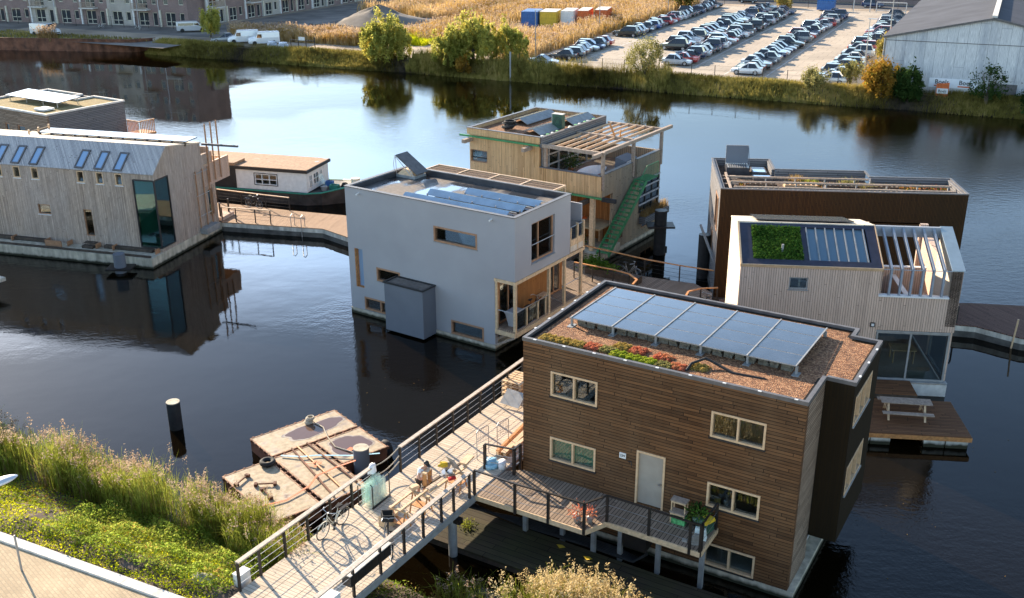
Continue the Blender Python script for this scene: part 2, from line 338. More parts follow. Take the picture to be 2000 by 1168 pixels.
plain("banner_white", (0.90, 0.90, 0.89), 0.6, var=0.02)
plain("cream_paint", (0.62, 0.58, 0.46), 0.55, var=0.06)
plain("black_paint", (0.02, 0.02, 0.021), 0.45, var=0.2)
plain("black_rubber", (0.018, 0.018, 0.018), 0.8, var=0.3)
plain("frame_wood", (0.36, 0.19, 0.10), 0.55, var=0.12, vs=6)
plain("frame_pale", (0.64, 0.43, 0.25), 0.5, var=0.08, vs=6)
plain("orange_wood", (0.50, 0.22, 0.07), 0.6, var=0.2, vs=7)
plain("new_wood", (0.62, 0.43, 0.25), 0.65, var=0.14, vs=7)
plain("grey_wood", (0.34, 0.255, 0.19), 0.8, var=0.2, vs=8)
plain("rail_pale", (0.44, 0.37, 0.30), 0.75, var=0.15, vs=8)
plain("dark_wood", (0.07, 0.05, 0.035), 0.8, var=0.3, vs=4)
plain("inner_white", (0.42, 0.40, 0.37), 0.9, var=0.05)
plain("inner_warm", (0.40, 0.28, 0.15), 0.9, var=0.1)
plain("inner_dark", (0.07, 0.06, 0.05), 0.9, var=0.2)
plain("render_grey", (0.345, 0.335, 0.338), 0.9, var=0.045, vs=0.35, bs=0.15, bsc=60)
plain("render_slate", (0.14, 0.15, 0.17), 0.8, var=0.06, vs=0.6)
plain("roof_navy", (0.028, 0.028, 0.045), 0.5, var=0.15)
plain("roof_dark", (0.05, 0.05, 0.055), 0.3, var=0.3, vs=1.2)
plain("door_grey", (0.34, 0.295, 0.24), 0.55, var=0.04)
plain("green_steel", (0.05, 0.24, 0.09), 0.5, 0.1, var=0.15)
plain("dark_green", (0.03, 0.09, 0.06), 0.5, var=0.2)
plain("red_paint", (0.5, 0.03, 0.03), 0.4, var=0.1)
plain("blue_paint", (0.03, 0.12, 0.33), 0.5, var=0.12)
plain("sky_blue", (0.25, 0.48, 0.62), 0.6, var=0.1)
plain("yellow_paint", (0.62, 0.42, 0.03), 0.5, var=0.12)
plain("orange_paint", (0.65, 0.14, 0.03), 0.55, var=0.15)
plain("terracotta", (0.42, 0.15, 0.07), 0.8, var=0.15)
plain("rust", (0.16, 0.065, 0.035), 0.85, var=0.35, vs=0.9, bs=0.6, bsc=12)
plain("rust_light", (0.34, 0.20, 0.12), 0.85, var=0.4, vs=2.5)
plain("hull_dark", (0.05, 0.042, 0.038), 0.7, var=0.45, vs=0.9)
plain("teal_trim", (0.03, 0.22, 0.15), 0.5, var=0.15)
plain("rope", (0.46, 0.40, 0.30), 0.9, var=0.2, vs=30)
plain("cloth_white", (0.75, 0.75, 0.76), 0.9, var=0.05)
plain("skin", (0.50, 0.28, 0.19), 0.6, var=0.08)
plain("bag_white", (0.6, 0.66, 0.62), 0.6, var=0.2, vs=9)
plain("bag_green", (0.12, 0.42, 0.14), 0.6, var=0.4, vs=6)
plain("soil", (0.085, 0.06, 0.042), 0.95, var=0.4, vs=1.5, bs=0.8, bsc=5)
plain("dirt", (0.34, 0.26, 0.18), 0.95, var=0.3, vs=0.12, bs=0.8, bsc=2)
plain("dirt_dark", (0.17, 0.145, 0.12), 0.95, var=0.3, vs=0.2, bs=0.8, bsc=2)
plain("stone", (0.30, 0.28, 0.25), 0.9, var=0.2, vs=3, bs=0.6, bsc=8)
plain("asphalt", (0.07, 0.07, 0.075), 0.9, var=0.2, vs=0.5)
plain("kerb_stone", (0.58, 0.55, 0.50), 0.85, var=0.12, vs=2.5)
plain("line_white", (0.62, 0.60, 0.56), 0.8, var=0.1)
plain("lamp_head", (0.55, 0.58, 0.62), 0.35, 0.3, var=0.04)
plain("pink", (0.55, 0.05, 0.25), 0.5, var=0.1)
plain("solar", (0.035, 0.043, 0.058), 0.20, 0.0, var=0.14, vs=1.5, spec=0.40, coat=0.4)
plain("solar_blue", (0.13, 0.22, 0.33), 0.16, 0.0, var=0.1, vs=1.5, coat=0.6)
plain("curtain_green", (0.02, 0.42, 0.27), 0.8, var=0.1)
plain("curtain_pale", (0.55, 0.55, 0.42), 0.9, var=0.1)
plain("moss_green", (0.14, 0.20, 0.03), 0.95, var=0.6, vs=3, bs=1.0, bsc=10)
boards("cedar_brown", (0.185, 0.084, 0.034), (0.074, 0.033, 0.014), 'H', 0.125, 2.2, 0.010, weather=(0.195, 0.115, 0.060), wsc=0.3)
boards("cedar_side", (0.36, 0.265, 0.19), (0.24, 0.17, 0.12), 'H', 0.125, 2.0, 0.012)
boards("larch_grey", (0.64, 0.49, 0.37), (0.38, 0.28, 0.21), 'V', 0.09, 7.0, 0.009, weather=(0.54, 0.46, 0.40), streak=0.5)
boards("larch_pale", (0.66, 0.475, 0.36), (0.53, 0.38, 0.29), 'V', 0.115, 9.0, 0.007, weather=(0.60, 0.455, 0.365), streak=0.25)
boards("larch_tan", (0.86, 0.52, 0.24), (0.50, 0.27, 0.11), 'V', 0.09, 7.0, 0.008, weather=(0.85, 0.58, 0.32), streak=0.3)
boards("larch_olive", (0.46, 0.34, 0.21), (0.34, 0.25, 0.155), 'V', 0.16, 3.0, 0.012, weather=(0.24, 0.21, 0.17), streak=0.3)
boards("larch_blue", (0.42, 0.395, 0.39), (0.62, 0.58, 0.55), 'V', 0.10, 5.0, 0.008, streak=0.35)
boards("dark_batten", (0.085, 0.038, 0.011), (0.052, 0.023, 0.007), 'V', 0.075, 4.0, 0.016, streak=0.25, weather=(0.050, 0.027, 0.009))
boards("black_batten", (0.016, 0.010, 0.004), (0.021, 0.013, 0.005), 'V', 0.12, 4.0, 0.006, streak=0.2, bstr=0.3)
boards("slate_board", (0.17, 0.165, 0.17), (0.22, 0.21, 0.205), 'H', 0.14, 3.0, 0.012)
boards("deck_light", (0.60, 0.49, 0.365), (0.44, 0.355, 0.26), 'Y', 0.145, 3.4, 0.006, gapc=(0.10, 0.07, 0.05), weather=(0.64, 0.53, 0.41))
boards("deck_jetty", (0.42, 0.27, 0.165), (0.34, 0.215, 0.13), 'Y', 0.14, 2.8, 0.010)
boards("deck_grey", (0.34, 0.25, 0.18), (0.24, 0.175, 0.125), 'Y', 0.14, 3.0, 0.012)
boards("deck_dark", (0.19, 0.105, 0.075), (0.14, 0.075, 0.055), "Y", 0.14, 3.0, 0.012)
boards("deck_mossy", (0.075, 0.058, 0.038), (0.048, 0.038, 0.026), 'X', 0.30, 3.5, 0.012, weather=(0.060, 0.062, 0.024), wsc=0.5)
boards("deck_brown", (0.22, 0.105, 0.048), (0.14, 0.065, 0.032), 'X', 0.14, 3.0, 0.010)
boards("slat_roof", (0.34, 0.22, 0.14), (0.27, 0.18, 0.12), 'X', 0.07, 4.0, 0.018)
boards("larch_light", (0.80, 0.69, 0.55), (0.70, 0.60, 0.47), 'X', 0.12, 4.0, 0.008)
boards("clad_orange", (0.46, 0.20, 0.065), (0.36, 0.15, 0.05), 'V', 0.12, 4.0, 0.008)
boards("corrugated", (0.74, 0.72, 0.69), (0.66, 0.645, 0.625), 'V', 1.1, 40.0, 0.012, gapc=(0.16, 0.16, 0.17), streak=0.5, weather=(0.36, 0.37, 0.40), wsc=0.5, rough=0.7, wmap=(1.6, 1.6, .12), wlo=.48, whi=.72)
gravel("gravel_brown", (0.09, 0.035, 0.015), (0.24, 0.105, 0.044), (0.46, 0.25, 0.125), 19)
gravel("gravel_dark", (0.035, 0.022, 0.014), (0.09, 0.05, 0.03), (0.20, 0.12, 0.07), 12)
gravel("sedum_ochre", (0.22, 0.15, 0.05), (0.32, 0.22, 0.08), (0.20, 0.18, 0.06), 14)
gravel("ballast", (0.10, 0.085, 0.065), (0.16, 0.14, 0.10), (0.20, 0.18, 0.14), 10)
glass("clear_glass"); glass("teal_glass", (0.42, 0.70, 0.64)); glass("pale_glass", (0.88, 0.90, 0.90), 0.5)
def dark_pane(name, c, ro=0.03):
    m, nt, b = newmat(name); b.inputs["Base Color"].default_value = rgb(c); b.inputs["Roughness"].default_value = ro; b.inputs["Coat Weight"].default_value = 1.0; b.inputs["Coat Roughness"].default_value = 0.01
dark_pane("far_pane", (0.03, 0.035, 0.04)); dark_pane("car_glass", (0.015, 0.018, 0.02)); dark_pane("roof_glass", (0.10, 0.17, 0.22), 0.12); plain("rib_grey", (0.26, 0.29, 0.33), 0.6, var=0.06); plain("cap_blue", (0.34, 0.40, 0.42), 0.6, var=0.05); dark_pane("skylight", (0.25, 0.38, 0.55), 0.05)
# wet bitumen roof with puddles
def puddle_mat(name, dry, wet, sc=0.45, lo=0.45, hi=0.55, stretch=(1, 1, 1)):
    m, nt, b = newmat(name); co = objco(nt); n = noise(nt, mapped(nt, co, stretch), sc, 4, 0.5)
    f = ramp(nt, n.outputs[0], [(lo, (0, 0, 0)), (hi, (1, 1, 1))]); n2 = noise(nt, co, 5, 4)
    d = ramp(nt, n2.outputs[0], [(0.3, tuple(x * .7 for x in dry)), (0.7, tuple(min(1, x * 1.25) for x in dry))])
    L(nt, mix(nt, f.outputs[0], d.outputs[0], wet), b.inputs["Base Color"])
    r = nt.nodes.new("ShaderNodeMapRange"); r.inputs[3].default_value = 0.85; r.inputs[4].default_value = 0.06; L(nt, f.outputs[0], r.inputs[0]); L(nt, r.outputs[0], b.inputs["Roughness"])
puddle_mat("wet_roof", (0.15, 0.125, 0.105), (0.035, 0.035, 0.038), 0.5, 0.44, 0.56, (1, 0.5, 1))
puddle_mat("boat_roof", (0.34, 0.20, 0.11), (0.25, 0.24, 0.22), 0.55, 0.60, 0.66)
puddle_mat("barge_top", (0.42, 0.335, 0.225), (0.20, 0.125, 0.07), 1.6, 0.52, 0.80)
puddle_mat("barge_rim", (0.34, 0.29, 0.23), (0.26, 0.20, 0.15), 1.5, 0.4, 0.6)
puddle_mat("barge_puddle", (0.27, 0.16, 0.10), (0.14, 0.085, 0.06), 0.5, 0.30, 0.45)
# brick and paving
def brickmat(name, c1, c2, mort, bw, rh, ms, floor=False, rot=0.0, bs=0.5, rough=0.9, big=None):
    m, nt, b = newmat(name); co = objco(nt)
    if floor: vec = mapped(nt, co, rot=(0, 0, rot))
    else:
        s = nt.nodes.new("ShaderNodeSeparateXYZ"); L(nt, co, s.inputs[0]); a = nt.nodes.new("ShaderNodeMath"); L(nt, s.outputs[0], a.inputs[0]); L(nt, s.outputs[1], a.inputs[1])
        c = nt.nodes.new("ShaderNodeCombineXYZ"); L(nt, a.outputs[0], c.inputs[0]); L(nt, s.outputs[2], c.inputs[1]); vec = c.outputs[0]
    br = nt.nodes.new("ShaderNodeTexBrick"); br.inputs["Scale"].default_value = 1; br.inputs["Brick Width"].default_value = bw; br.inputs["Row Height"].default_value = rh; br.inputs["Mortar Size"].default_value = ms
    br.inputs["Color1"].default_value = rgb(c1); br.inputs["Color2"].default_value = rgb(c2); br.inputs["Mortar"].default_value = rgb(mort); L(nt, vec, br.inputs["Vector"])
    n = noise(nt, co, big or 0.6, 5); r = ramp(nt, n.outputs[0], [(0.3, (0.78,) * 3), (0.7, (1.15,) * 3)])
    L(nt, mix(nt, 1.0, br.outputs[0], r.outputs[0], 'MULTIPLY'), b.inputs["Base Color"]); b.inputs["Roughness"].default_value = rough
    iv = nt.nodes.new("ShaderNodeMath"); iv.operation = 'SUBTRACT'; iv.inputs[0].default_value = 1; L(nt, br.outputs[1], iv.inputs[1]); bump(nt, iv.outputs[0], bs, 0.01, b)
brickmat("brick_mauve", (0.30, 0.19, 0.165), (0.22, 0.135, 0.12), (0.26, 0.22, 0.2), 0.24, 0.075, 0.012, big=0.3)
brickmat("brick_pale", (0.50, 0.45, 0.38), (0.44, 0.39, 0.33), (0.4, 0.37, 0.33), 0.24, 0.075, 0.012, big=0.3)
brickmat("paving_tan", (0.50, 0.38, 0.235), (0.41, 0.31, 0.19), (0.36, 0.28, 0.18), 0.24, 0.12, 0.012, True, 0.35)
brickmat("slab_paving", (0.44, 0.365, 0.275), (0.40, 0.33, 0.25), (0.19, 0.155, 0.12), 2.0, 2.0, 0.03, True, 0.0, 0.2, big=0.12)
foliage("reed_leaf", [(0.14, 0.11, 0.02), (0.19, 0.21, 0.03), (0.33, 0.37, 0.055), (0.50, 0.44, 0.10)], 0.5, 0.8, 4)
foliage("reed_dry", [(0.20, 0.12, 0.05), (0.34, 0.22, 0.09), (0.45, 0.33, 0.16)], 0.45, 0.6, 4)
foliage("plume", [(0.34, 0.22, 0.15), (0.48, 0.34, 0.23), (0.58, 0.46, 0.33)], 0.4, 1.0, 5)
foliage("plume_gold", [(0.42, 0.30, 0.13), (0.58, 0.44, 0.22), (0.66, 0.54, 0.32)], 0.45, 1.0, 5)
foliage("grass_bright", [(0.10, 0.14, 0.008), (0.36, 0.42, 0.012), (0.62, 0.62, 0.02), (0.70, 0.60, 0.04)], 0.6, 0.8, 6)
foliage("herb_leaf", [(0.09, 0.15, 0.02), (0.22, 0.32, 0.04), (0.38, 0.46, 0.08), (0.50, 0.28, 0.08)], 0.6, 0.9, 9)
foliage("far_reed", [(0.30, 0.17, 0.035), (0.44, 0.28, 0.09), (0.58, 0.41, 0.20), (0.64, 0.48, 0.29)], 0.45, 0.09, 0.9)
foliage("bank_green", [(0.11, 0.085, 0.022), (0.20, 0.17, 0.042), (0.34, 0.28, 0.075), (0.48, 0.36, 0.13)], 0.4, 0.15, 1.4)
foliage("willow_leaf", [(0.18, 0.19, 0.035), (0.34, 0.34, 0.07), (0.52, 0.48, 0.12), (0.68, 0.50, 0.07)], 0.55, 0.35, 1.2)
foliage("autumn_leaf", [(0.14, 0.15, 0.03), (0.30, 0.19, 0.03), (0.42, 0.22, 0.04), (0.45, 0.30, 0.06)], 0.5, 0.4, 1.5)
foliage("dark_leaf", [(0.02, 0.045, 0.012), (0.045, 0.08, 0.02), (0.08, 0.12, 0.03)], 0.35, 0.5, 1.5)
foliage("pale_leaf", [(0.16, 0.15, 0.05), (0.27, 0.25, 0.09), (0.38, 0.34, 0.14)], 0.5, 0.5, 1.5)
foliage("sedum_green", [(0.16, 0.24, 0.02), (0.34, 0.40, 0.04), (0.46, 0.46, 0.07)], 0.4, 2, 20)
foliage("sedum_olive", [(0.30, 0.20, 0.05), (0.44, 0.32, 0.09), (0.52, 0.40, 0.14)], 0.4, 2, 20)
foliage("sedum_red", [(0.42, 0.10, 0.05), (0.58, 0.20, 0.12), (0.58, 0.32, 0.14)], 0.4, 2, 20)
foliage("roof_plants", [(0.02, 0.06, 0.01), (0.06, 0.13, 0.02), (0.12, 0.20, 0.03)], 0.3, 0.9, 8)
def sheet_glass(name, c):
    m, nt, b = newmat(name); tr = nt.nodes.new("ShaderNodeBsdfTransparent"); tr.inputs[0].default_value = (.96, .995, .985, 1); mx = nt.nodes.new("ShaderNodeMixShader"); mx.inputs[0].default_value = .22
    b.inputs["Base Color"].default_value = rgb(c); b.inputs["Roughness"].default_value = .08; b.inputs["Coat Weight"].default_value = 1.0
    L(nt, tr.outputs[0], mx.inputs[1]); L(nt, b.outputs[0], mx.inputs[2]); L(nt, mx.outputs[0], nt.nodes["Material Output"].inputs[0])
sheet_glass("glass_green_sheet", (0.80, 0.93, 0.88))
plain("bark", (0.10, 0.075, 0.05), 0.9, var=0.3, vs=8)
# water
def water_mat():
    m, nt, b = newmat("water"); geo = nt.nodes.new("ShaderNodeNewGeometry"); pos = geo.outputs["Position"]
    b.inputs["Base Color"].default_value = (0.004, 0.0026, 0.001, 1); b.inputs["Roughness"].default_value = 0.012; b.inputs["IOR"].default_value = 1.333
    big = noise(nt, pos, 0.035, 2); ar = ramp(nt, big.outputs[0], [(0.45, (0.12,) * 3), (0.60, (2.2,) * 3)])
    w1 = noise(nt, mapped(nt, pos, (1, 1.8, 1), rot=(0, 0, R(-20))), 1.3, 3, 0.55); w2 = noise(nt, mapped(nt, pos, (1.6, 1, 1), rot=(0, 0, R(30))), 4.5, 3, 0.6)
    w0 = noise(nt, pos, 0.35, 2)
    a = nt.nodes.new("ShaderNodeMath"); a.operation = 'MULTIPLY_ADD'; a.inputs[1].default_value = 0.60; L(nt, w2.outputs[0], a.inputs[0]); L(nt, w1.outputs[0], a.inputs[2])
    a2 = nt.nodes.new("ShaderNodeMath"); a2.operation = 'MULTIPLY'; L(nt, a.outputs[0], a2.inputs[0]); L(nt, ar.outputs[0], a2.inputs[1])
    a3 = nt.nodes.new("ShaderNodeMath"); a3.operation = 'MULTIPLY_ADD'; a3.inputs[1].default_value = 1.0; L(nt, w0.outputs[0], a3.inputs[0]); L(nt, a2.outputs[0], a3.inputs[2])
    bp = bump(nt, a3.outputs[0], 1.0, 0.009, b); return m
water_mat()

# ------------------------------------------------------------------ setting: water, land
wm = MB(); wm.quad((-500, -150, 0), (400, -150, 0), (400, 400, 0), (-500, 400, 0)); struct(wm.build("water", M["water"]))
# far shore: top sheet reaching far past the frame and its slope into the water
edge = [(-420, 105.5), (-200, 112.9), (-160, 119.0), (-151, 120.6), (-127.8, 127.9), (-126.2, 130.9), (-123.5, 129.6), (-100, 129.0), (-60, 128.6), (0, 128.6), (80, 128.6), (300, 128.6)]
fg = MB(); Z0 = 1.5
for i in range(len(edge) - 1):
    a, b = edge[i], edge[i + 1]
    fg.quad(lw(*a, Z0), lw(*b, Z0), lw(b[0] * 4, 1800, Z0), lw(a[0] * 4, 1800, Z0)); sl_o = lambda p: lw(p[0], p[1] - (2.6 if p[0] > -124 else .15), -.5); fg.quad(lw(*a, Z0), lw(*b, Z0), sl_o(b), sl_o(a), 1)
struct(fg.build("ground", [M["dirt"], M["soil"]]))
def lotobj(mb, name, mat, z):       # sheets laid out in the car park's own directions
    o = mb.build(name, mat); o.rotation_euler = (0, 0, R(-25.2)); o.location = (0, 0, z); return struct(o)
p = MB(); p.box(-61.2, -15.2, 130.6, 224, -.2, 0.02); lotobj(p, "parking_lot", M["slab_paving"], 1.5)
p = MB()
for u, v0, v1 in ((-54.0, 137, 222), (-47.9, 152, 222), (-42.6, 139, 219), (-37.6, 139, 219), (-32.4, 134, 215), (-27.1, 134, 215), (-21.4, 132, 214)):
    p.box(u - .06, u + .06, v0, v1, 0, .004)
for i in range(34):
    v = 139 + i * 2.5; p.box(-59.6, -54.06, v - .05, v + .05, 0, .004)
    if v < 215: p.box(-32.3, -27.2, v - .05, v + .05, 0, .004)
lotobj(p, "parking_lines", M["line_white"], 1.5205)
p = MB(); p.box(-200, 60, 228, 238, -.2, .03); lotobj(p, "street", M["asphalt"], 1.5)
p = MB(); p.box(-160, -84, 130.2, 137.2, 0, .012); p.box(-84, -66, 129.8, 138.5, 0, .012); lotobj(p, "sand_track", M["dirt"], 1.504)
p = MB(); p.box(-200, -118, 124, 146, 0, .008); p.box(-131, -96, 146, 215, 0, .008); lotobj(p, "dirt_yard", M["dirt_dark"], 1.5)
p = MB(); p.box(-15.1, -12.75, 129.6, 215, -.2, .05); lotobj(p, "lawn_strip", M["moss_green"], 1.5)
p = MB(); p.add([lw(-113, 156, 0) * 1.0, lw(-99, 156, 0), lw(-101, 162, 0), lw(-117, 161, 0)], [(0, 1, 2, 3)]); o = p.build("pond", M["water"]); o.location.z = 1.53; struct(o)
# near bank: frame n (towards the water) / t (along it, to the right)
def nb(t, n, z): a = R(-26.0); return Vector((t * math.cos(a) - n * math.sin(a), t * math.sin(a) + n * math.cos(a), z))
def nbz(n): return 1.9 if n < 21 else 1.9 - 2.3 * max(0, min(1, (n - 21) / 5.6)) ** 1.15
gm = MB(); ns = [-60, 19.9, 20.2, 21, 22, 23, 24, 25, 26, 27, 28.5]; ts = list(range(-110, 60, 2)); o = 0
V = []; F = []
for n in ns:
    for t in ts:
        b = 0.10 * math.sin(t * 1.3 + n) + .07 * math.sin(t * 2.9 - n * 2) if n > 20.5 else 0
        V.append(tuple(nb(t, n, nbz(n) - (.05 if n < 20 else 0) + b)))
for i in range(len(ns) - 1):
    for j in range(len(ts) - 1): k = i * len(ts) + j; F.append((k, k + 1, k + 1 + len(ts), k + len(ts)))
gm.add(V, F); struct(gm.build("bank", M["soil"]))
def nbobj(mb, name, mat): o = mb.build(name, mat); o.rotation_euler = (0, 0, R(-26)); return struct(o)
p = MB(); p.box(-110, 60, -60, 19.62, 1.6, 1.90); nbobj(p, "pavement", M["paving_tan"])
p = MB(); x = -60.0
while x < 30: p.box(x, x + .99, 19.63, 20.0, 1.6, 1.975); x += 1.0
nbobj(p, "kerb", M["kerb_stone"])
# ================================================================== HOUSES
def shell_floor(mb, x0, x1, y0, y1, zs, m=0):
    for z in zs: mb.box(x0 + .22, x1 - .22, y0 + .22, y1 - .22, z - .12, z, m)
# ---- A: brown cedar house, nearest
A = thing("floating_house", "dark brown horizontal board floating house with gravel roof and solar panels, nearest the camera", "house", (9.59, 29.78, 0), -30.5, "floating houses")
WA = [(-9.46, -7.53, 5.61, 6.62), (-3.19, -1.26, 5.61, 6.60), (-9.46, -7.53, 2.88, 3.87), (-3.15, -1.24, 2.83, 3.81), (-3.12, -1.22, .41, 1.33)]
DA = (-5.86, -4.78, 2.09, 4.28)
w = MB(); w.wall(FR(), -10.65, 0, .35, 7.62, WA + [DA], .25); w.wall(LT(-10.65), 0.25, 7.05, .35, 7.62, [], .25); w.wall(BK(7.05), -10.4, -.25, .35, 7.62, [], .25)
w.build("wall", M["cedar_brown"], A)
w = MB(); w.wall(RT(0), 0.25, 2.24, .35, 7.62, [], .25); w.build("side_wall", M["cedar_side"], A)
w = MB(); w.wall(RT(0), 6.3, 7.05, .35, 7.62, [], .25); w.build("side_wall", M["cedar_side"], A)
WS = [(2.55, 5.05, 5.88, 7.02), (2.55, 5.05, 3.1, 4.25)]
w = MB(); w.wall(RT(1.0), 2.5, 6.05, 1.35, 7.62, [(2.62, 5.1, 5.88, 7.02), (2.62, 5.1, 3.1, 4.25)], .22); w.box(-.02, 1.0, 2.25, 2.5, 1.35, 7.62); w.box(-.02, 1.0, 6.05, 6.3, 1.35, 7.62); w.box(-.02, .78, 2.5, 6.05, 1.35, 1.55)
w.build("bay", M["black_batten"], A)
w = MB(); w.box(-10.66, .22, -.02, 7.06, -.6, .34); w.build("pontoon", M["concrete"], A)
w = MB(); shell_floor(w, -10.65, 0, 0, 7.05, (.5, 2.1, 4.85)); w.box(-5.2, -5.0, .3, 6.8, .4, 7.3); w.box(-10.3, -.3, 6.0, 6.1, .4, 7.3); w.build("interior", M["inner_white"], A)
w = MB(); w.prism([(-10.6, .05), (-.05, .05), (-.05, 2.3), (.93, 2.3), (.93, 6.25), (-.05, 6.25), (-.05, 7.0), (-10.6, 7.0)], 7.3, 7.60); roofA = w.build("roof", M["gravel_brown"], A)
w = MB()
for (x0, x1, y0, y1) in ((-10.68, .03, -.03, .10), (-10.68, -10.55, .10, 7.08), (-10.55, .03, 6.95, 7.08), (-.12, .03, .10, 2.25), (.03, 1.03, 2.22, 2.36), (.88, 1.03, 2.36, 6.33), (-.12, .88, 6.19, 6.33), (-.12, .03, 6.33, 6.95)):
    w.box(x0, x1, y0, y1, 7.60, 7.74)
w.build("roof_edge", M["lead_edge"], A)
for bx in [(-10.2 + i * 1.22, -10.08 + i * 1.22, -.05, .01) for i in range(9)] + [(-10.70, -10.62, .9 + i * 1.1, 1.02 + i * 1.1) for i in range(6)] + [(.98, 1.05, 2.7 + i * 1.3, 2.85 + i * 1.3) for i in range(3)]:
    w = MB(); w.box(*bx, 7.735, 7.757); w.build("edge_clip", M["white_paint"], roofA)
for i, (a, b, c, d) in enumerate(WA):
    window(A, FR(), a, b, c, d, M["frame_pale"], M["clear_glass"], mull=[(a + b) / 2], fw=.075, rec=.04, proud=.07, sill=M["black_paint"], so=.07, curtain=M["curtain_green"] if i == 2 else None, label="window with green curtains" if i == 2 else None)
for k, h in enumerate(((2.62, 5.1, 5.88, 7.02), (2.62, 5.1, 3.1, 4.25))):
    window(A, RT(1.0), *h, M["frame_pale"], M["clear_glass"], mull=[3.45, 4.28], fw=.08, rec=.04, proud=.06, sill=M["zinc"], so=.06)
w = MB(); w.box(DA[0] + .06, DA[1] - .06, .06, .12, 2.11, 4.22); dA = w.build("door", M["door_grey"], A)
w = MB(); w.box(DA[0] - .02, DA[0] + .055, -.03, .2, 2.09, 4.30); w.box(DA[1] - .055, DA[1] + .02, -.03, .2, 2.09, 4.30); w.box(DA[0] + .055, DA[1] - .055, -.03, .2, 4.225, 4.30); w.build("door_frame", M["frame_pale"], dA)
w = MB(); w.tube([(DA[1] - .16, .06, 3.1), (DA[1] - .16, -.01, 3.1)], .025); w.box(DA[1] - .2, DA[1] - .12, -.03, -.01, 3.06, 3.14); w.build("handle", M["steel"], dA)
w = MB(); w.box(-6.56, -6.30, -.03, 0.0, 3.80, 4.02); pl = w.build("number_plate", M["white_paint"], A)
def text(parent, s, size, P0, rx, mat, name="lettering", ext=.004, align='CENTER', rz=0.0):
    c = bpy.data.curves.new(name, 'FONT'); c.body = s; c.size = size; c.extrude = ext; c.align_x = align; c.align_y = 'CENTER'; c.resolution_u = 2; c.offset = size * .012
    tmp = bpy.data.objects.new("tmp", c); scene.collection.objects.link(tmp); bpy.context.view_layer.update()
    me = bpy.data.meshes.new_from_object(tmp.evaluated_get(bpy.context.evaluated_depsgraph_get())); bpy.data.objects.remove(tmp)
    me.materials.clear(); me.materials.append(mat); o = bpy.data.objects.new(name, me); scene.collection.objects.link(o); o.parent = parent; o.location = P0; o.rotation_euler = (rx, 0, rz); return o
text(pl, "239", .13, (-6.43, -.036, 3.91), R(90), M["black_paint"])
w = MB(); w.tube([(-6.2, -.02, 3.72), (-6.05, -.10, 3.80), (-6.02, -.12, 3.66)], .02); w.build("wall_lamp", M["dark_metal"], A)
# solar array: 5 x 4 panels tilted towards the front, on rails with concrete ballast
def array(parent, o, cols, rows, pw, pd, tilt, mat, rail=True, gap=.02, name="solar_panel"):
    ca, sa = math.cos(tilt), math.sin(tilt)
    T = lambda x, y, n: (o[0] + x, o[1] + y * ca - n * sa, o[2] + y * sa + n * ca)
    for i in range(cols):
        for j in range(rows):
            x0, x1 = i * pw + gap, (i + 1) * pw - gap; y0, y1 = j * pd + gap / 2, (j + 1) * pd - gap / 2
            m = MB(); m.hexa([T(x0, y0, 0), T(x1, y0, 0), T(x1, y1, 0), T(x0, y1, 0)], [T(x0, y0, .035), T(x1, y0, .035), T(x1, y1, .035), T(x0, y1, .035)])
            f = m.build(name, M["zinc"] if rail else M["dark_metal"], parent)
            m = MB(); q = .018; m.hexa([T(x0 + q, y0 + q, .034), T(x1 - q, y0 + q, .034), T(x1 - q, y1 - q, .034), T(x0 + q, y1 - q, .034)], [T(x0 + q, y0 + q, .039), T(x1 - q, y0 + q, .039), T(x1 - q, y1 - q, .039), T(x0 + q, y1 - q, .039)]); m.build("glass_face", mat, f)
    return T
T = array(A, (-9.72, 2.05, 7.93), 5, 4, 1.745, 1.02, R(-1.5), M["solar"])
w = MB()
for i in range(6):
    x = -9.72 + i * 1.745; w.beam((x, 2.0, 7.985), (x, 6.15, 7.88), .05, .03); w.box(x - .04, x + .04, 2.12, 2.2, 7.58, 7.92); w.box(x - .06, x + .06, 5.9, 6.0, 7.58, 7.80); w.box(x - .12, x + .12, 1.95, 2.35, 7.585, 7.62)
w.build("panel_rail", M["zinc"], A)
w = MB(); x = -9.55
while x < -1.2:
    for k in range(2):
        l = .34 + .05 * math.sin(x * 7 + k); w.box(x, x + l, 2.3 + .03 * math.sin(x * 5 + k), 2.5, 7.585 + k * .14, 7.72 + k * .14)
    x += .42
w.build("ballast_blocks", M["ballast"], A)
w = MB(); w.tube([(-4.4, .5, 7.60), (-4.35, .9, 7.75), (-4.0, 1.35, 7.85), (-3.5, 1.3, 7.72), (-2.9, 1.15, 7.61), (-1.8, 1.25, 7.60)], .05); tag(w.build("cable_duct", M["black_rubber"], A), "black bent cable duct")
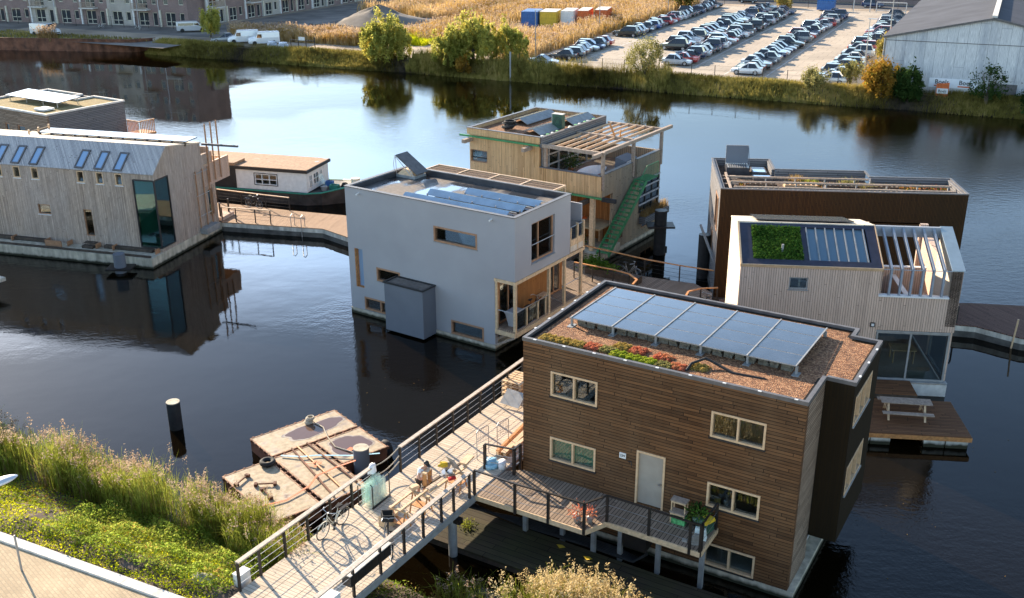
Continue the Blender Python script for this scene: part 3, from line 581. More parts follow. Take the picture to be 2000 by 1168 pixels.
# sedum mats: separate tufted mats laid on the gravel
def local(o, p): return o.matrix_basis @ Vector(p)
SED = [(-9.9, .62, "sedum_olive", "ochre sedum mat at the left end of the row on the gravel roof"), (-9.3, .62, "sedum_olive", "olive brown sedum mat, second from the left on the gravel roof"),
       (-8.7, .62, "sedum_olive", "dark olive sedum mat just left of the first red mat on the gravel roof"), (-8.1, .72, "sedum_red", "dark red sedum mat between olive and pale mats on the gravel roof"),
       (-7.5, .72, "pale_leaf", "pale straw coloured sedum mat beside the red one on the gravel roof"), (-7.15, 1.25, "sedum_olive", "yellow olive sedum mat set back behind the green ones on the gravel roof"),
       (-6.5, 1.2, "sedum_red", "pinkish red sedum mat set back behind the green mats on the gravel roof"), (-7.0, .55, "sedum_green", "leftmost bright green sedum mat close to the roof edge"),
       (-6.4, .5, "sedum_green", "middle green sedum mat close to the roof edge"), (-5.85, .5, "sedum_green", "brightest green sedum mat, rightmost of the three green ones"),
       (-5.5, 1.1, "sedum_red", "faded pink sedum mat behind the rightmost green mat"), (-5.2, .5, "pale_leaf", "straw coloured sedum mat beside the red and yellow one"),
       (-4.75, .62, "sedum_red", "tall red and yellow sedum mat near the right end of the row"), (-4.1, .95, "sedum_olive", "yellow green sedum mat at the right end of the row, apart from the rest")]
for i, (x, y, mt, lb) in enumerate(SED):
    n = 1300; g = np.random.default_rng(i); P = g.uniform(-1, 1, (n, 3)) * np.array([.31, .25, 0]) + np.array([.05, .04, 0]) * g.normal(size=(n, 1)); P[:, 2] = .03 + .15 * np.clip(1 - (P[:, 0] / .34) ** 6, 0, 1) * np.clip(1 - (P[:, 1] / .29) ** 6, 0, 1) * (.7 + .3 * np.sin(P[:, 0] * 23 + i) * np.cos(P[:, 1] * 19)) * g.uniform(.5, 1, n)
    v, f = leaves(P, g.uniform(.02, .045, n), i, .3); b = MB(); b.prism([(-.25, -.2), (.25, -.22), (.26, .2), (-.24, .21)], 0, .07)
    V2, F2, MI = join([(v, f, 0), (np.array(b.v), np.array([q for q in b.f if len(q) == 4]), 0)])
    o = raw_mesh("sedum_mat", V2, F2, M[mt], MI); p = local(A, (x, y, 7.58)); o.location = p; o.rotation_euler = (0, 0, R(-30.5 + 6 * math.sin(i))); tag(o, lb, "sedum mat", "sedum mats on the gravel roof")

# ---- B: grey rendered house
B = thing("floating_house", "grey rendered cubic floating house with slate box on its front and blue roof collectors", "house", (-.96, 51.15, 0), -34, "floating houses")
WB = [(-3.97, -1.06, 5.58, 6.46), (-8.26, -6.5, 2.4, 3.23), (-9.3, -6.5, .40, 1.2), (-2.93, -.7, .34, 1.18)]
SL = (-9.89, -9.27, 1.72, 4.1)
w = MB(); w.wall(FR(), -10.35, 0.05, .34, 4.24, WB[1:] + [SL], .25); w.wall(FR(), -10.35, 1.34, 4.24, 7.72, WB[:1], .25)
w.wall(LT(-10.35), .25, 5.45, .34, 7.72, [(.6, 1.9, 1.72, 4.1)], .25); w.wall(BK(5.6), -10.1, 1.09, 4.3, 7.72, [], .15); w.wall(BK(5.6), -10.1, .0, .34, 4.3, [], .15); w.box(-10.36, -.25, 5.6, 6.9, .34, 4.3)
w.wall(RT(1.34), .25, 5.6, 4.24, 7.72, [(1.6, 3.93, 4.79, 7.02)], .25); w.build("wall", M["render_grey"], B)
w = MB(); w.box(-10.38, .08, -.03, 7.2, -.6, .33); w.build("pontoon", M["concrete"], B)
w = MB(); w.box(-10.1, 1.09, .25, 5.45, 4.24, 4.4); w.box(-10.1, -.2, .25, 5.45, .34, .5); w.box(-4.9, -4.8, .25, 5.4, .5, 7.4); w.box(-8.5, -8.4, .3, 5.4, 2.2, 7.3); w.build("interior", M["inner_white"], B)
w = MB(); w.box(-10.12, 1.11, .23, 5.46, 7.30, 7.42); rB = w.build("roof", M["wet_roof"], B)
w = MB(); w.box(-10.39, 1.38, -.04, .20, 7.72, 7.76); w.box(-10.39, -10.15, .20, 5.45, 7.72, 7.76); w.box(1.14, 1.38, .20, 5.45, 7.72, 7.76); w.box(-10.39, 1.38, 5.45, 5.64, 7.72, 7.76); w.build("roof_edge", M["lead_edge"], B)
w = MB(); w.box(-10.1, 1.08, 5.42, 5.44, 7.42, 7.72); w.box(-10.1, -10.08, .26, 5.42, 7.42, 7.72); w.build("parapet_lining", M["roof_dark"], B)
# slate box on the front
w = MB(); w.box(-6.72, -3.98, -1.15, -.005, .12, 2.95); sb = w.build("storage_box", M["render_slate"], B)
w = MB(); w.box(-6.78, -6.65, -1.21, .0, 2.95, 3.03); w.box(-4.05, -3.92, -1.21, 0, 2.95, 3.03); w.box(-6.65, -4.05, -1.21, -1.1, 2.95, 3.03); w.box(-6.65, -4.05, -.1, 0, 2.95, 3.03); w.build("box_edge", M["black_paint"], sb)
w = MB(); w.box(-6.64, -4.06, -1.09, -.11, 2.955, 2.975); w.build("box_lid", M["wet_roof"], sb)
for k, (a, b, c, d) in enumerate(WB):
    window(B, FR(), a, b, c, d, M["orange_wood"] if 0 else M["frame_wood"], M["clear_glass"], mull=[-8.05] if k == 2 else (), fw=.10, rec=.05, proud=.07, sill=M["zinc"], so=.03)
window(B, RT(1.34), 1.6, 3.93, 4.79, 7.02, M["frame_wood"], M["clear_glass"], mull=[2.45], fw=.10, rec=.12, sill=M["zinc"], curtain=None)
w = MB(); w.tube([(1.36, 1.6, 5.85), (1.36, 3.93, 5.85)], .025); w.build("window_bar", M["steel"], B)
w = MB(); w.box(SL[0], SL[0] + .05, .02, .28, SL[2], SL[3]); w.box(SL[1] - .04, SL[1], .3, .6, SL[2], SL[3]); w.box(SL[0], SL[1], .02, .6, SL[2] - .04, SL[2] + .01); w.build("slit_lining", M["orange_wood"], B)
w = MB(); w.box(SL[0] + .06, SL[1] - .005, .285, .30, SL[2], SL[3] - .05); w.build("slit_pane", M["skylight"], B)
# lower terrace on the right side
w = MB(); w.box(-.15, 1.34, .02, 7.1, 1.27, 1.40); w.build("terrace_deck", M["deck_grey"], B)
w = MB(); w.box(0.06, 1.36, -.03, .09, 1.05, 1.30); w.box(1.24, 1.40, .09, 7.15, 1.05, 1.30); w.box(.02, 1.38, -.02, .10, 4.05, 4.23); w.box(1.22, 1.38, .10, 7.2, 4.05, 4.23)
for y in (.1, 3.45, 5.1, 6.95): w.box(1.22, 1.36, y - .08, y + .08, 1.30, 4.05)
w.box(.08, .2, -.01, .12, 1.3, 4.05); w.box(.06, 1.3, .6, .75, .25, 1.05) if 0 else None; w.build("porch_frame", M["new_wood"], B)
w = MB()
for y in (1.2, 2.3, 3.1): w.box(1.24, 1.34, y - .05, y + .05, 1.3, 2.42)
w.box(.06, .16, 0, .1, 1.3, 2.42); w.build("railing_post", M["new_wood"], B)
w = MB(); w.tube([(.1, .05, 2.44), (1.28, .05, 2.44), (1.29, 3.4, 2.44)], .022); w.tube([(1.29, 3.5, 2.3), (1.29, 4.9, 1.5)], .016); w.tube([(1.29, 4.9, 2.44), (1.29, 6.9, 2.44)], .022); w.build("railing_bar", M["steel"], B)
w = MB(); w.box(1.285, 1.295, .2, 3.35, 1.42, 2.38); w.build("glass_balustrade", M["pale_glass"], B)
w = MB(); w.beam((.05, -.02, .35), (1.32, -.02, 1.05), .10, .10); w.build("brace", M["grey_wood"], B)
w = MB(); w.wall(RT(0), .25, 7.0, 1.4, 4.04, [(.5, 2.3, 1.42, 3.95), (5.3, 6.8, 1.42, 3.9)], .12); w.build("porch_wall", M["clad_orange"], B)
window(B, RT(0), .5, 2.3, 1.42, 3.95, M["frame_wood"], M["clear_glass"], mull=[1.4], rec=.02, fw=.08); window(B, RT(0), 5.3, 6.8, 1.42, 3.9, M["frame_wood"], M["clear_glass"], mull=[6.1], rec=.02, fw=.08)
w = MB(); w.box(-.0, 1.30, .02, 7.1, 4.232, 4.26); w.build("soffit", M["clad_orange"], B)
# upper rear balcony
w = MB(); w.box(-.2, 1.34, 5.64, 7.2, 4.28, 4.62); w.box(-.2, 1.34, 7.08, 7.2, 4.62, 6.55) if 0 else None; w.build("balcony_floor", M["larch_light"], B)
w = MB(); w.box(-.6, 1.1, 7.2, 7.32, 4.5, 6.75); w.box(-.6, -.5, 5.64, 7.2, 4.62, 6.75); w.build("balcony_wall", M["render_grey"], B)
w = MB(); w.box(1.22, 1.34, 5.66, 5.76, 4.62, 5.7); w.box(1.22, 1.36, 6.4, 6.5, 4.3, 5.85); w.box(1.22, 1.36, 7.08, 7.2, 4.3, 5.85); w.box(1.26, 1.33, 5.76, 7.08, 4.62, 5.0); w.build("balcony_post", M["new_wood"], B)
w = MB(); w.box(1.28, 1.295, 5.8, 7.05, 5.0, 5.7); w.build("balcony_glass", M["pale_glass"], B)
w = MB(); w.tube([(1.29, 5.7, 5.74), (1.29, 7.1, 5.74)], .022); w.tube([(1.2, 7.15, 5.74), (-.4, 7.15, 5.74)], .022); w.build("balcony_rail", M["steel"], B)
# slatted pergola frame at the rear, level with the roof
w = MB(); w.box(-9.0, .15, 5.66, 5.74, 7.62, 7.74); w.box(-9.0, .15, 6.96, 7.06, 7.62, 7.74)
for x in (-9.0, -6.7, -4.45, -2.2, .05): w.box(x, x + .09, 5.74, 6.96, 7.62, 7.735)
for x in (-8.95, -4.4, .03): w.box(x, x + .12, 6.97, 7.07, 4.3, 7.62)
w.build("pergola_frame", M["frame_pale"], B)
w = MB(); y = 5.80
while y < 6.94: w.box(-8.9, .04, y, y + .055, 7.64, 7.70); y += .085
w.build("pergola_slats", M["slat_roof"], B)
# blue collectors in three rows
for j, (xa, xb, y) in enumerate(((-6.55, .45, .45), (-5.8, .62, 1.75), (-4.15, .80, 3.05))):
    m = MB(); h = .27
    m.hexa([(xa, y, 7.5), (xb, y, 7.5), (xb, y + .03, 7.5), (xa, y + .03, 7.5)], [(xa, y + .38, 7.5 + h), (xb, y + .38, 7.5 + h), (xb, y + .42, 7.5 + h - .02), (xa, y + .42, 7.5 + h - .02)]); o = m.build("solar_collector", M["solar_blue"], B)
    m = MB(); m.hexa([(xa + .05, y + .40, 7.5 + h - .05), (xb + .05, y + .40, 7.5 + h - .05), (xb + .05, y + .44, 7.5 + h), (xa + .05, y + .44, 7.5 + h)], [(xa + .05, y + .98, 7.5), (xb + .05, y + .98, 7.5), (xb + .05, y + 1.0, 7.55), (xa + .05, y + 1.0, 7.55)]); m.build("backing_sheet", M["kerb_stone"], o)
    m = MB()
    for k in range(5): x = xa + .1 + k * (xb - xa - .2) / 4; m.box(x - .03, x + .03, y - .06, y, 7.42, 7.62)
    m.build("bracket", M["steel"], o)
# propped-open roof hatch
w = MB(); w.hexa([(-8.7, 4.1, 7.42), (-7.1, 4.1, 7.42), (-7.1, 5.35, 7.42), (-8.7, 5.35, 7.42)], [(-8.7, 4.1, 7.62), (-7.1, 4.1, 7.62), (-7.1, 5.35, 7.62), (-8.7, 5.35, 7.62)]); ht = w.build("roof_hatch", M["zinc"], B)
w = MB(); w.hexa([(-8.75, 4.15, 8.85), (-8.75, 5.4, 8.85), (-6.95, 5.4, 7.72), (-6.95, 4.15, 7.72)], [(-8.72, 4.15, 8.92), (-8.72, 5.4, 8.92), (-6.90, 5.4, 7.79), (-6.90, 4.15, 7.79)]); w.build("hatch_lid", M["lead_edge"], ht)
w = MB(); w.hexa([(-8.60, 4.28, 8.78), (-8.60, 5.27, 8.78), (-7.06, 5.27, 7.80), (-7.06, 4.28, 7.80)], [(-8.6, 4.28, 8.80), (-8.60, 5.27, 8.80), (-7.06, 5.27, 7.82), (-7.06, 4.28, 7.82)]); w.build("hatch_glass", M["skylight"], ht)
w = MB(); w.tube([(-8.7, 4.15, 7.6), (-8.74, 4.15, 8.85)], .02); w.tube([(-7.2, 4.15, 7.6), (-7.7, 4.15, 8.25)], .02); w.tube([(-8.7, 4.12, 8.8), (-7.4, 4.12, 7.65)], .025); w.tube([(-8.8, 4.1, 7.5), (-8.9, 4.1, 8.3), (-8.76, 4.12, 8.9)], .018); w.build("hatch_strut", M["steel"], ht)
w = MB(); w.hexa([(-8.62, 4.12, 7.62), (-7.25, 4.12, 7.62), (-7.25, 5.3, 7.62), (-8.62, 5.3, 7.62)], [(-8.3, 4.4, 7.95), (-7.5, 4.4, 7.95), (-7.5, 5.2, 7.95), (-8.3, 5.2, 7.95)]); w.build("hatch_cushion", M["new_wood"], ht)
ht.location = (-2.35, .55, .9 * 1.0); ht.scale = (.88, .88, .88)
for x in (-9.3, -.1):
    w = MB(); w.tube([(x, .02, 7.45), (x, -.22, 7.42)], .05, 10); w.build("roof_spout", M["white_paint"], B)
# bikes and chest on the lower terrace are small loose things
w = MB(); w.hexa([(.55, .55, 1.4), (1.1, .55, 1.4), (1.1, 1.25, 1.4), (.55, 1.25, 1.4)], [(.40, .45, 2.15), (1.15, .45, 2.15), (1.15, 1.35, 2.15), (.40, 1.35, 2.15)]); w.box(.36, 1.18, .42, 1.38, 2.15, 2.22)
o = w.build("cargo_bin", M["render_grey"]); o.matrix_world = B.matrix_basis.copy(); tag(o, "pale grey cargo bin with a lid standing on the porch of the grey house", "bin")
w = MB(); w.hexa([(1.0, 1.75, 1.4), (1.05, 1.75, 1.4), (1.1, 2.15, 1.4), (1.05, 2.15, 1.4)], [(1.18, 1.7, 2.2), (1.22, 1.7, 2.2), (1.24, 2.2, 2.2), (1.2, 2.2, 2.2)]); o = w.build("panel_board", M["white_paint"]); o.matrix_world = B.matrix_basis.copy(); tag(o, "white board leaning against the porch railing of the grey house", "board")
w = MB(); w.box(.15, .55, 4.0, 4.7, 1.95, 2.0)
for x, y in ((.18, 4.03), (.5, 4.03), (.18, 4.66), (.5, 4.66)): w.box(x - .02, x + .02, y - .02, y + .02, 1.4, 1.95)
tb = w.build("side_table", M["new_wood"]); tb.matrix_world = B.matrix_basis.copy(); tag(tb, "small wooden side table on the porch of the grey house", "table")

# ---- C: long grey larch house on the left with a glazed corner bay
Cc = thing("floating_house", "long grey board floating house with sloping roof and glazed corner bay, at the left", "house", (-24.0, 64.63, 0), -15.9, "floating houses")
WC = [(-9.55, -8.55, 2.72, 3.42), (-5.9, -5.22, 1.42, 3.32)] + [(x, x + .56, 5.2, 6.0) for x in (-12.6, -11.1, -9.62, -5.97, -4.46, -2.98)]
w = MB(); w.wall(FR(1.4), -17, -1.6, .72, 6.10, WC, .2); w.wall(FR(1.4), -1.6, 0, 5.70, 6.10, [], .2); w.wall(FR(1.4), -1.6, 0, .72, 1.0, [], .2)
w.wall(RT(0), 1.6, 2.95, 5.7, 6.1, [], .2); w.wall(RT(0), 1.6, 2.95, .72, 1.0, [], .2); w.wall(RT(0), 2.95, 8.6, .72, 6.1, [(7.55, 8.2, 1.5, 3.5)], .2); w.wall(BK(8.6), -17, -.2, .72, 6.4, [], .2)
w.add([(0, 1.4, 6.1), (0, 3.1, 7.6), (0, 7.2, 6.95), (0, 7.2, 6.1), (-.2, 1.4, 6.1), (-.2, 3.1, 7.6), (-.2, 7.2, 6.95), (-.2, 7.2, 6.1)], [(0, 1, 2, 3), (4, 5, 6, 7), (0, 1, 5, 4), (1, 2, 6, 5), (2, 3, 7, 6)])
w.build("wall", M["larch_grey"], Cc)
w = MB(); w.box(-17.2, .05, 0, 8.95, -.6, .72); w.build("pontoon", M["concrete"], Cc)
w = MB(); w.box(-16.8, -.2, 1.6, 8.4, .72, .85); w.box(-16.8, -.2, 1.6, 8.4, 3.6, 3.75); w.box(-16.8, -.5, 4.6, 4.7, .85, 6.0); w.box(-16.8, -2.2, 2.4, 2.45, 3.75, 5.2); w.build("interior", M["inner_white"], Cc)
# roof: steep front slope (weathered boards) and pale rear slope
w = MB(); w.hexa([(-17.1, 1.33, 6.07), (.04, 1.33, 6.07), (.04, 3.1, 7.60), (-17.1, 3.1, 7.60)], [(-17.1, 1.30, 6.12), (.04, 1.30, 6.12), (.04, 3.08, 7.68), (-17.1, 3.08, 7.68)]); w.build("front_roof", M["larch_blue"], Cc)
w = MB(); w.hexa([(-17.1, 3.1, 7.60), (.04, 3.1, 7.60), (.04, 7.3, 6.93), (-17.1, 7.3, 6.93)], [(-17.1, 3.08, 7.685), (.04, 3.08, 7.685), (.04, 7.3, 7.02), (-17.1, 7.3, 7.02)]); w.build("rear_roof", M["larch_light"], Cc)
nrm = Vector((0, -1.53, 1.77)).normalized(); sdir = Vector((0, 1.77, 1.53)).normalized()
for x in (-12.6, -11.1, -9.62, -5.97, -4.46, -2.98):
    base = Vector((x - .06, 1.38, 6.18)); T = lambda a, s_, n_: tuple(base + Vector((a, 0, 0)) + sdir * s_ + nrm * n_)
    def fb(m, a0, a1, s0, s1, n0, n1): m.hexa([T(a0, s0, n0), T(a1, s0, n0), T(a1, s1, n0), T(a0, s1, n0)], [T(a0, s0, n1), T(a1, s0, n1), T(a1, s1, n1), T(a0, s1, n1)])
    m = MB(); fb(m, 0, .09, 0, 1.5, -.06, .10); fb(m, .59, .68, 0, 1.5, -.06, .10); fb(m, .09, .59, 0, .1, -.06, .10); fb(m, .09, .59, 1.38, 1.5, -.06, .10); o = m.build("roof_window", M["lead_edge"], Cc)
    m = MB(); fb(m, .08, .60, .08, 1.4, .03, .05); m.build("pane", M["skylight"], o)
for k, h in enumerate(WC):
    window(Cc, FR(1.4), *h, M["frame_pale"] if k > 1 else M["frame_wood"], M["clear_glass"], fw=.06, rec=.05, proud=.05 if k > 1 else 0, sill=M["white_paint"] if k != 1 else None, curtain=M["curtain_pale"] if k in (0, 2, 3, 4) else None)
# glazed corner bay
w = MB(); z0, z1 = 1.0, 5.7; w.box(-1.62, -1.54, 1.33, 1.43, z0, z1); w.box(-.05, .04, 1.33, 1.42, z0, z1); w.box(-.05, .04, 2.9, 2.98, z0, z1); w.box(-1.54, -.05, 1.33, 1.42, z0 - .02, z0 + .06); w.box(-1.54, -.05, 1.33, 1.42, z1 - .06, z1 + .02); w.box(-.05, .04, 1.42, 2.9, z0 - .02, z0 + .06); w.box(-.05, .04, 1.42, 2.9, z1 - .06, z1 + .02)
by = w.build("corner_bay", M["black_paint"], Cc)
w = MB(); w.box(-1.55, -.04, 1.37, 1.38, z0 + .05, z1 - .05); w.box(-.01, .0, 1.42, 2.91, z0 + .05, z1 - .05); w.build("bay_glass", M["teal_glass"], by)
w = MB(); w.box(-1.7, -1.62, 1.6, 4.5, .85, 5.7); w.build("bay_inner_wall", M["inner_white"], by)
window(Cc, RT(0), 7.55, 8.2, 1.5, 3.5, M["frame_wood"], M["teal_glass"], fw=.08)
w = MB(); w.tube([(-1.0, 2.2, .9), (-1.0, 2.2, 1.6)], .03); w.box(-1.4, -.5, 1.9, 2.6, 1.6, 1.65); w.build("bay_table", M["inner_dark"], by)
# ledge, steps and kayak rack along the front
w = MB(); w.box(-17, -.1, .08, .2, .74, .86); w.box(-5.95, -5.1, 1.0, 1.4, 1.0, 1.06); w.box(-5.95, -5.1, .75, 1.1, .72, .9); w.build("ledge_rail", M["dark_wood"], Cc)
for x in (-11.8, -9.0, -7.2, -4.9, -3.6, -.25):
    w = MB(); w.box(x, x + .06, .85, 1.38, .73, 1.05); w.build("ledge_bracket", M["frame_wood"], Cc)
for a, b in ((-16.9, -9.2), (-4.4, -.6)):
    w = MB(); w.box(a, b, 1.05, 1.38, .74, .95); w.build("ledge_infill", M["dark_wood"], Cc)
w = MB(); w.box(-8.7, -7.4, .5, .58, .74, 1.15); o = w.build("window_pane_stack", M["frame_wood"]); o.matrix_world = Cc.matrix_basis.copy(); tag(o, "spare wooden window frame lying on the ledge of the long grey house", "window frame")
# trellis bars, gutter beam and box on the right end wall
for y in (6.0, 6.9, 7.6):
    w = MB(); w.box(.10, .17, y, y + .07, 1.0, 5.2); w.build("trellis_bar", M["frame_wood"], Cc)
for y in (7.75, 8.5, 9.25):
    w = MB(); w.box(.12, .2, y, y + .08, 4.0, 8.2); w.build("trellis_bar", M["frame_wood"], Cc)
w = MB(); w.tube([(.14, 5.9, 5.0), (.14, 7.7, 5.0)], .02); w.tube([(.14, 5.9, 3.4), (.14, 7.7, 3.4)], .02); w.tube([(.14, 5.9, 1.9), (.14, 7.7, 1.9)], .02); w.tube([(.16, 7.7, 8.1), (.16, 9.3, 8.1)], .02); w.build("trellis_wire", M["steel"], Cc)
w = MB(); w.box(.02, 2.9, 7.36, 7.5, 6.78, 6.92); w.build("hoist_beam", M["lead_edge"], Cc)
w = MB(); w.box(.03, .6, 6.0, 7.7, .62, 1.05); o = w.build("wall_box", M["zinc"], Cc)
# rear balcony and terrace
w = MB(); w.box(-3, .02, 7.2, 10.7, 3.75, 4.1); w.box(-.12, .02, 7.4, 10.7, 4.1, 5.3); w.build("balcony", M["larch_pale"], Cc)
w = MB(); w.box(-3, .04, 8.95, 10.7, .62, .98); w.build("terrace", M["larch_pale"], Cc)
w = MB()
for i in range(24): w.box(-3 + i * .13, -2.95 + i * .13, 10.62, 10.68, 4.1, 5.15)
w.box(-3, .02, 10.6, 10.7, 5.15, 5.22); w.box(-.14, .04, 7.3, 10.7, 5.3, 5.34); w.build("balcony_rail", M["frame_pale"], Cc)
for y in (9.2, 10.4):
    w = MB(); w.box(-.3, -.2, y, y + .1, .98, 2.0); w.build("terrace_post", M["dark_metal"], Cc)
# collector field behind the ridge
w = MB(); w.hexa([(-11.9, 5.3, 7.44), (.2, 5.3, 7.44), (.2, 6.7, 7.46), (-11.9, 6.7, 7.46)], [(-11.9, 5.3, 7.51), (.2, 5.3, 7.51), (.2, 6.7, 7.53), (-11.9, 6.7, 7.53)]); w.build("solar_collector", M["solar"], Cc)
w = MB()
for i in range(13): w.box(-11.8 + i * .98, -11.7 + i * .98, 5.32, 5.46, 7.15, 7.44)
w.build("collector_bracket", M["dark_wood"], Cc)
w = MB(); w.box(-12.2, -12.1, 4.7, 4.8, 7.2, 7.75); w.box(-12.2, -12.1, 5.7, 5.8, 7.1, 7.75); w.box(-12.2, -12.1, 6.8, 6.9, 6.9, 7.75); w.tube([(-12.15, 4.75, 7.6), (-12.15, 6.85, 7.6)], .03); w.build("roof_railing", M["frame_pale"], Cc)

# ---- G: slate boarded house far left, behind the long one
G = thing("floating_house", "dark slate boarded floating house with sedum roof and white panels, behind the long grey house", "house", (-38.36, 84.45, 0), -33, "floating houses")
G["todo"] = 0; del G["todo"]
w = MB(); w.wall(FR(), -11, 0, .4, 6.4, [(-4.4, -3.3, 2.6, 5.2), (-6.2, -5.6, 2.9, 5.2)], .2); w.build("wall", M["cedar_side"], G)
w = MB(); w.wall(RT(0), .2, 7.6, .4, 6.4, [], .2); w.box(-11, -.2, 7.4, 7.6, .4, 6.4) if 0 else None; w.wall(BK(7.7), -11, -.2, .4, 6.4, [], .2); w.wall(LT(-11), .2, 7.5, .4, 6.4, [], .2); w.build("side_wall", M["slate_board"], G)
w = MB(); w.box(-11, .1, -.1, 7.8, -.5, .4); w.build("pontoon", M["concrete"], G)
w = MB(); w.prism([(-10.9, .1), (-.1, .1), (-.1, 7.6), (-4.1, 7.6), (-4.1, 5.75), (-5.9, 5.75), (-5.9, 7.6), (-10.9, 7.6)], 6.1, 6.35); w.build("roof", M["sedum_ochre"], G)
w = MB()
for (x0, x1, y0, y1) in ((-11.05, .05, -.05, .16), (-.16, .05, .16, 7.7), (-4.25, -.16, 7.5, 7.72), (-4.25, -4.05, 5.6, 7.5), (-6.0, -4.25, 5.6, 5.8), (-6.05, -5.85, 5.8, 7.5), (-11.05, -5.85, 7.5, 7.72), (-11.05, -10.85, .16, 7.5)): w.box(x0, x1, y0, y1, 6.38, 6.52)
w.build("roof_edge", M["kerb_stone"], G)
w = MB(); w.hexa([(-9.9, 2.7, 6.75), (-2.3, 2.7, 6.75), (-2.3, 5.0, 6.95), (-9.9, 5.0, 6.95)], [(-9.9, 2.7, 6.82), (-2.3, 2.7, 6.82), (-2.3, 5.0, 7.02), (-9.9, 5.0, 7.02)]); w.build("solar_panel", M["solar"], G)
w = MB(); w.box(-3.2, -1.9, 1.0, 2.1, 6.4, 6.55); w.build("roof_light", M["white_paint"], G)
w = MB()
for x in (-9.5, -7, -4.6, -2.6): w.box(x, x + .06, 2.8, 2.86, 6.35, 6.75); w.box(x, x + .06, 4.8, 4.86, 6.35, 6.93)
w.build("panel_leg", M["steel"], G)
window(G, FR(), -4.4, -3.3, 2.6, 5.2, M["frame_wood"], M["far_pane"], fw=.1); window(G, FR(), -6.2, -5.6, 2.9, 5.2, M["frame_wood"], M["far_pane"], fw=.1)
w = MB(); w.box(-.2, 1.6, 7.7, 9.4, 3.4, 3.6)
for i in range(9): w.box(1.5, 1.56, 7.85 + i * .18, 7.9 + i * .18, 3.6, 4.7); w.box(-.1 + i * .18, -.05 + i * .18, 7.72, 7.78, 3.6, 4.7)
w.box(-.2, 1.6, 7.7, 7.8, 4.7, 4.76); w.box(1.48, 1.58, 7.8, 9.4, 4.7, 4.76); w.build("balcony", M["orange_wood"], G)
# ---- D: tan larch house with roof terrace, pergola and green stair
D = thing("floating_house", "tan vertical board floating house with timber pergola terrace and green outside stair", "house", (5.85, 65.35, 0), -34, "floating houses")
w = MB(); w.wall(FR(), -10.6, 0, 4.55, 6.0, [(-10.5, -9.1, 5.68, 6.56)], .2); w.wall(FR(), -10.6, -4.8, 6.0, 7.6, [(-10.5, -9.1, 5.6, 6.56)], .2); w.wall(FR(), -10.6, -3.4, .4, 4.55, [], .2)
w.box(-3.4, -3.2, .2, 2.6, .4, 4.55); w.wall(LT(-10.6), .2, 8.6, .4, 7.6, [(.3, 1.5, 5.68, 6.56)], .2); w.build("wall", M["larch_tan"], D)
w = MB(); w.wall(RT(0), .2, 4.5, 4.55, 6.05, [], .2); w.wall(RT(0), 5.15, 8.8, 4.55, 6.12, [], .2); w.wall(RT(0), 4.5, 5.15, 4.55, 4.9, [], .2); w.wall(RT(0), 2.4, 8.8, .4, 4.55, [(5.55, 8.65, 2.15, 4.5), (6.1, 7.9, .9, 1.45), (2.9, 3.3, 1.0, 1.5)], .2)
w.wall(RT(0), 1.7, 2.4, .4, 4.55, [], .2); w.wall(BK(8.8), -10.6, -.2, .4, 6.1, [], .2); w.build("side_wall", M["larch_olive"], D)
w = MB(); w.box(-3.2, -.2, 2.5, 2.7, .4, 4.55); w.box(-3.2, -.2, .2, 8.6, 4.4, 4.52); w.build("porch_wall", M["clad_orange"], D)
w = MB(); w.box(-10.7, .1, -.2, 8.95, -.6, .4); w.box(-3.3, .2, -.6, 2.6, .4, .85); w.build("pontoon", M["concrete"], D)
w = MB(); w.box(-4.75, -.2, .2, 8.6, 4.94, 5.05); w.build("terrace_deck", M["deck_grey"], D)
w = MB(); w.box(-10.4, -.2, .25, 8.5, 2.2, 2.3); w.box(-10.4, -4.9, .25, 8.5, 4.94, 5.05); w.box(-9, -8.9, 2, 8.5, 5.05, 7.4); w.build("interior", M["inner_warm"], D)
w = MB(); w.box(-10.62, -4.7, .15, 8.7, 7.6, 7.82); rD = w.build("roof", M["gravel_brown"], D)
w = MB(); w.box(-10.75, -4.6, -.08, .1, 7.62, 8.05); w.box(-10.75, -10.55, .1, 8.8, 7.62, 8.05); w.box(-10.55, -4.6, 8.62, 8.8, 7.62, 8.05); w.build("fascia", M["larch_tan"], D)
w = MB(); w.box(-4.72, -4.55, -.08, 8.8, 7.35, 8.08); w.build("roof_beam", M["slate_board"], D)
w = MB(); w.box(-10.76, -4.59, -.10, .12, 8.05, 8.09); w.box(-10.76, -10.53, .12, 8.6, 8.05, 8.09); w.box(-10.76, -4.59, 8.6, 8.82, 8.05, 8.09); w.build("roof_edge", M["lead_edge"], D)
w = MB(); w.box(-11.3, -4.7, -.26, -.12, 7.46, 7.58); w.box(-6.0, .25, -.26, -.12, 4.52, 4.64); w.build("gutter", M["green_steel"], D)
w = MB(); w.box(.25, 1.25, -.30, -.08, 4.44, 4.70); w.build("gutter_end", M["black_rubber"], D)
for (x, y, z) in ((-10.55, -1.0, 7.15), (-5.6, -1.0, 7.15), (-1.1, -1.3, 4.12)):
    w = MB(); w.box(x, x + .26, y, .3, z, z + .26); w.build("beam_end", M["grey_wood"] if z > 5 else M["dark_wood"], D)
w = MB(); w.box(-.75, -.45, -.1, .2, .85, 4.5); w.build("porch_post", M["new_wood"], D)
window(D, FR(), -10.5, -9.1, 5.68, 6.56, M["frame_wood"], M["clear_glass"], fw=.06); window(D, LT(-10.6), .3, 1.5, 5.68, 6.56, M["frame_wood"], M["clear_glass"], fw=.06)
window(D, RT(0), 5.55, 8.65, 2.15, 4.5, M["black_paint"], M["pale_glass"], mull=[6.55, 7.6], trans=[2.75, 3.35, 3.95], fw=.09, rec=-.02, label="tall grid window with pale transoms")
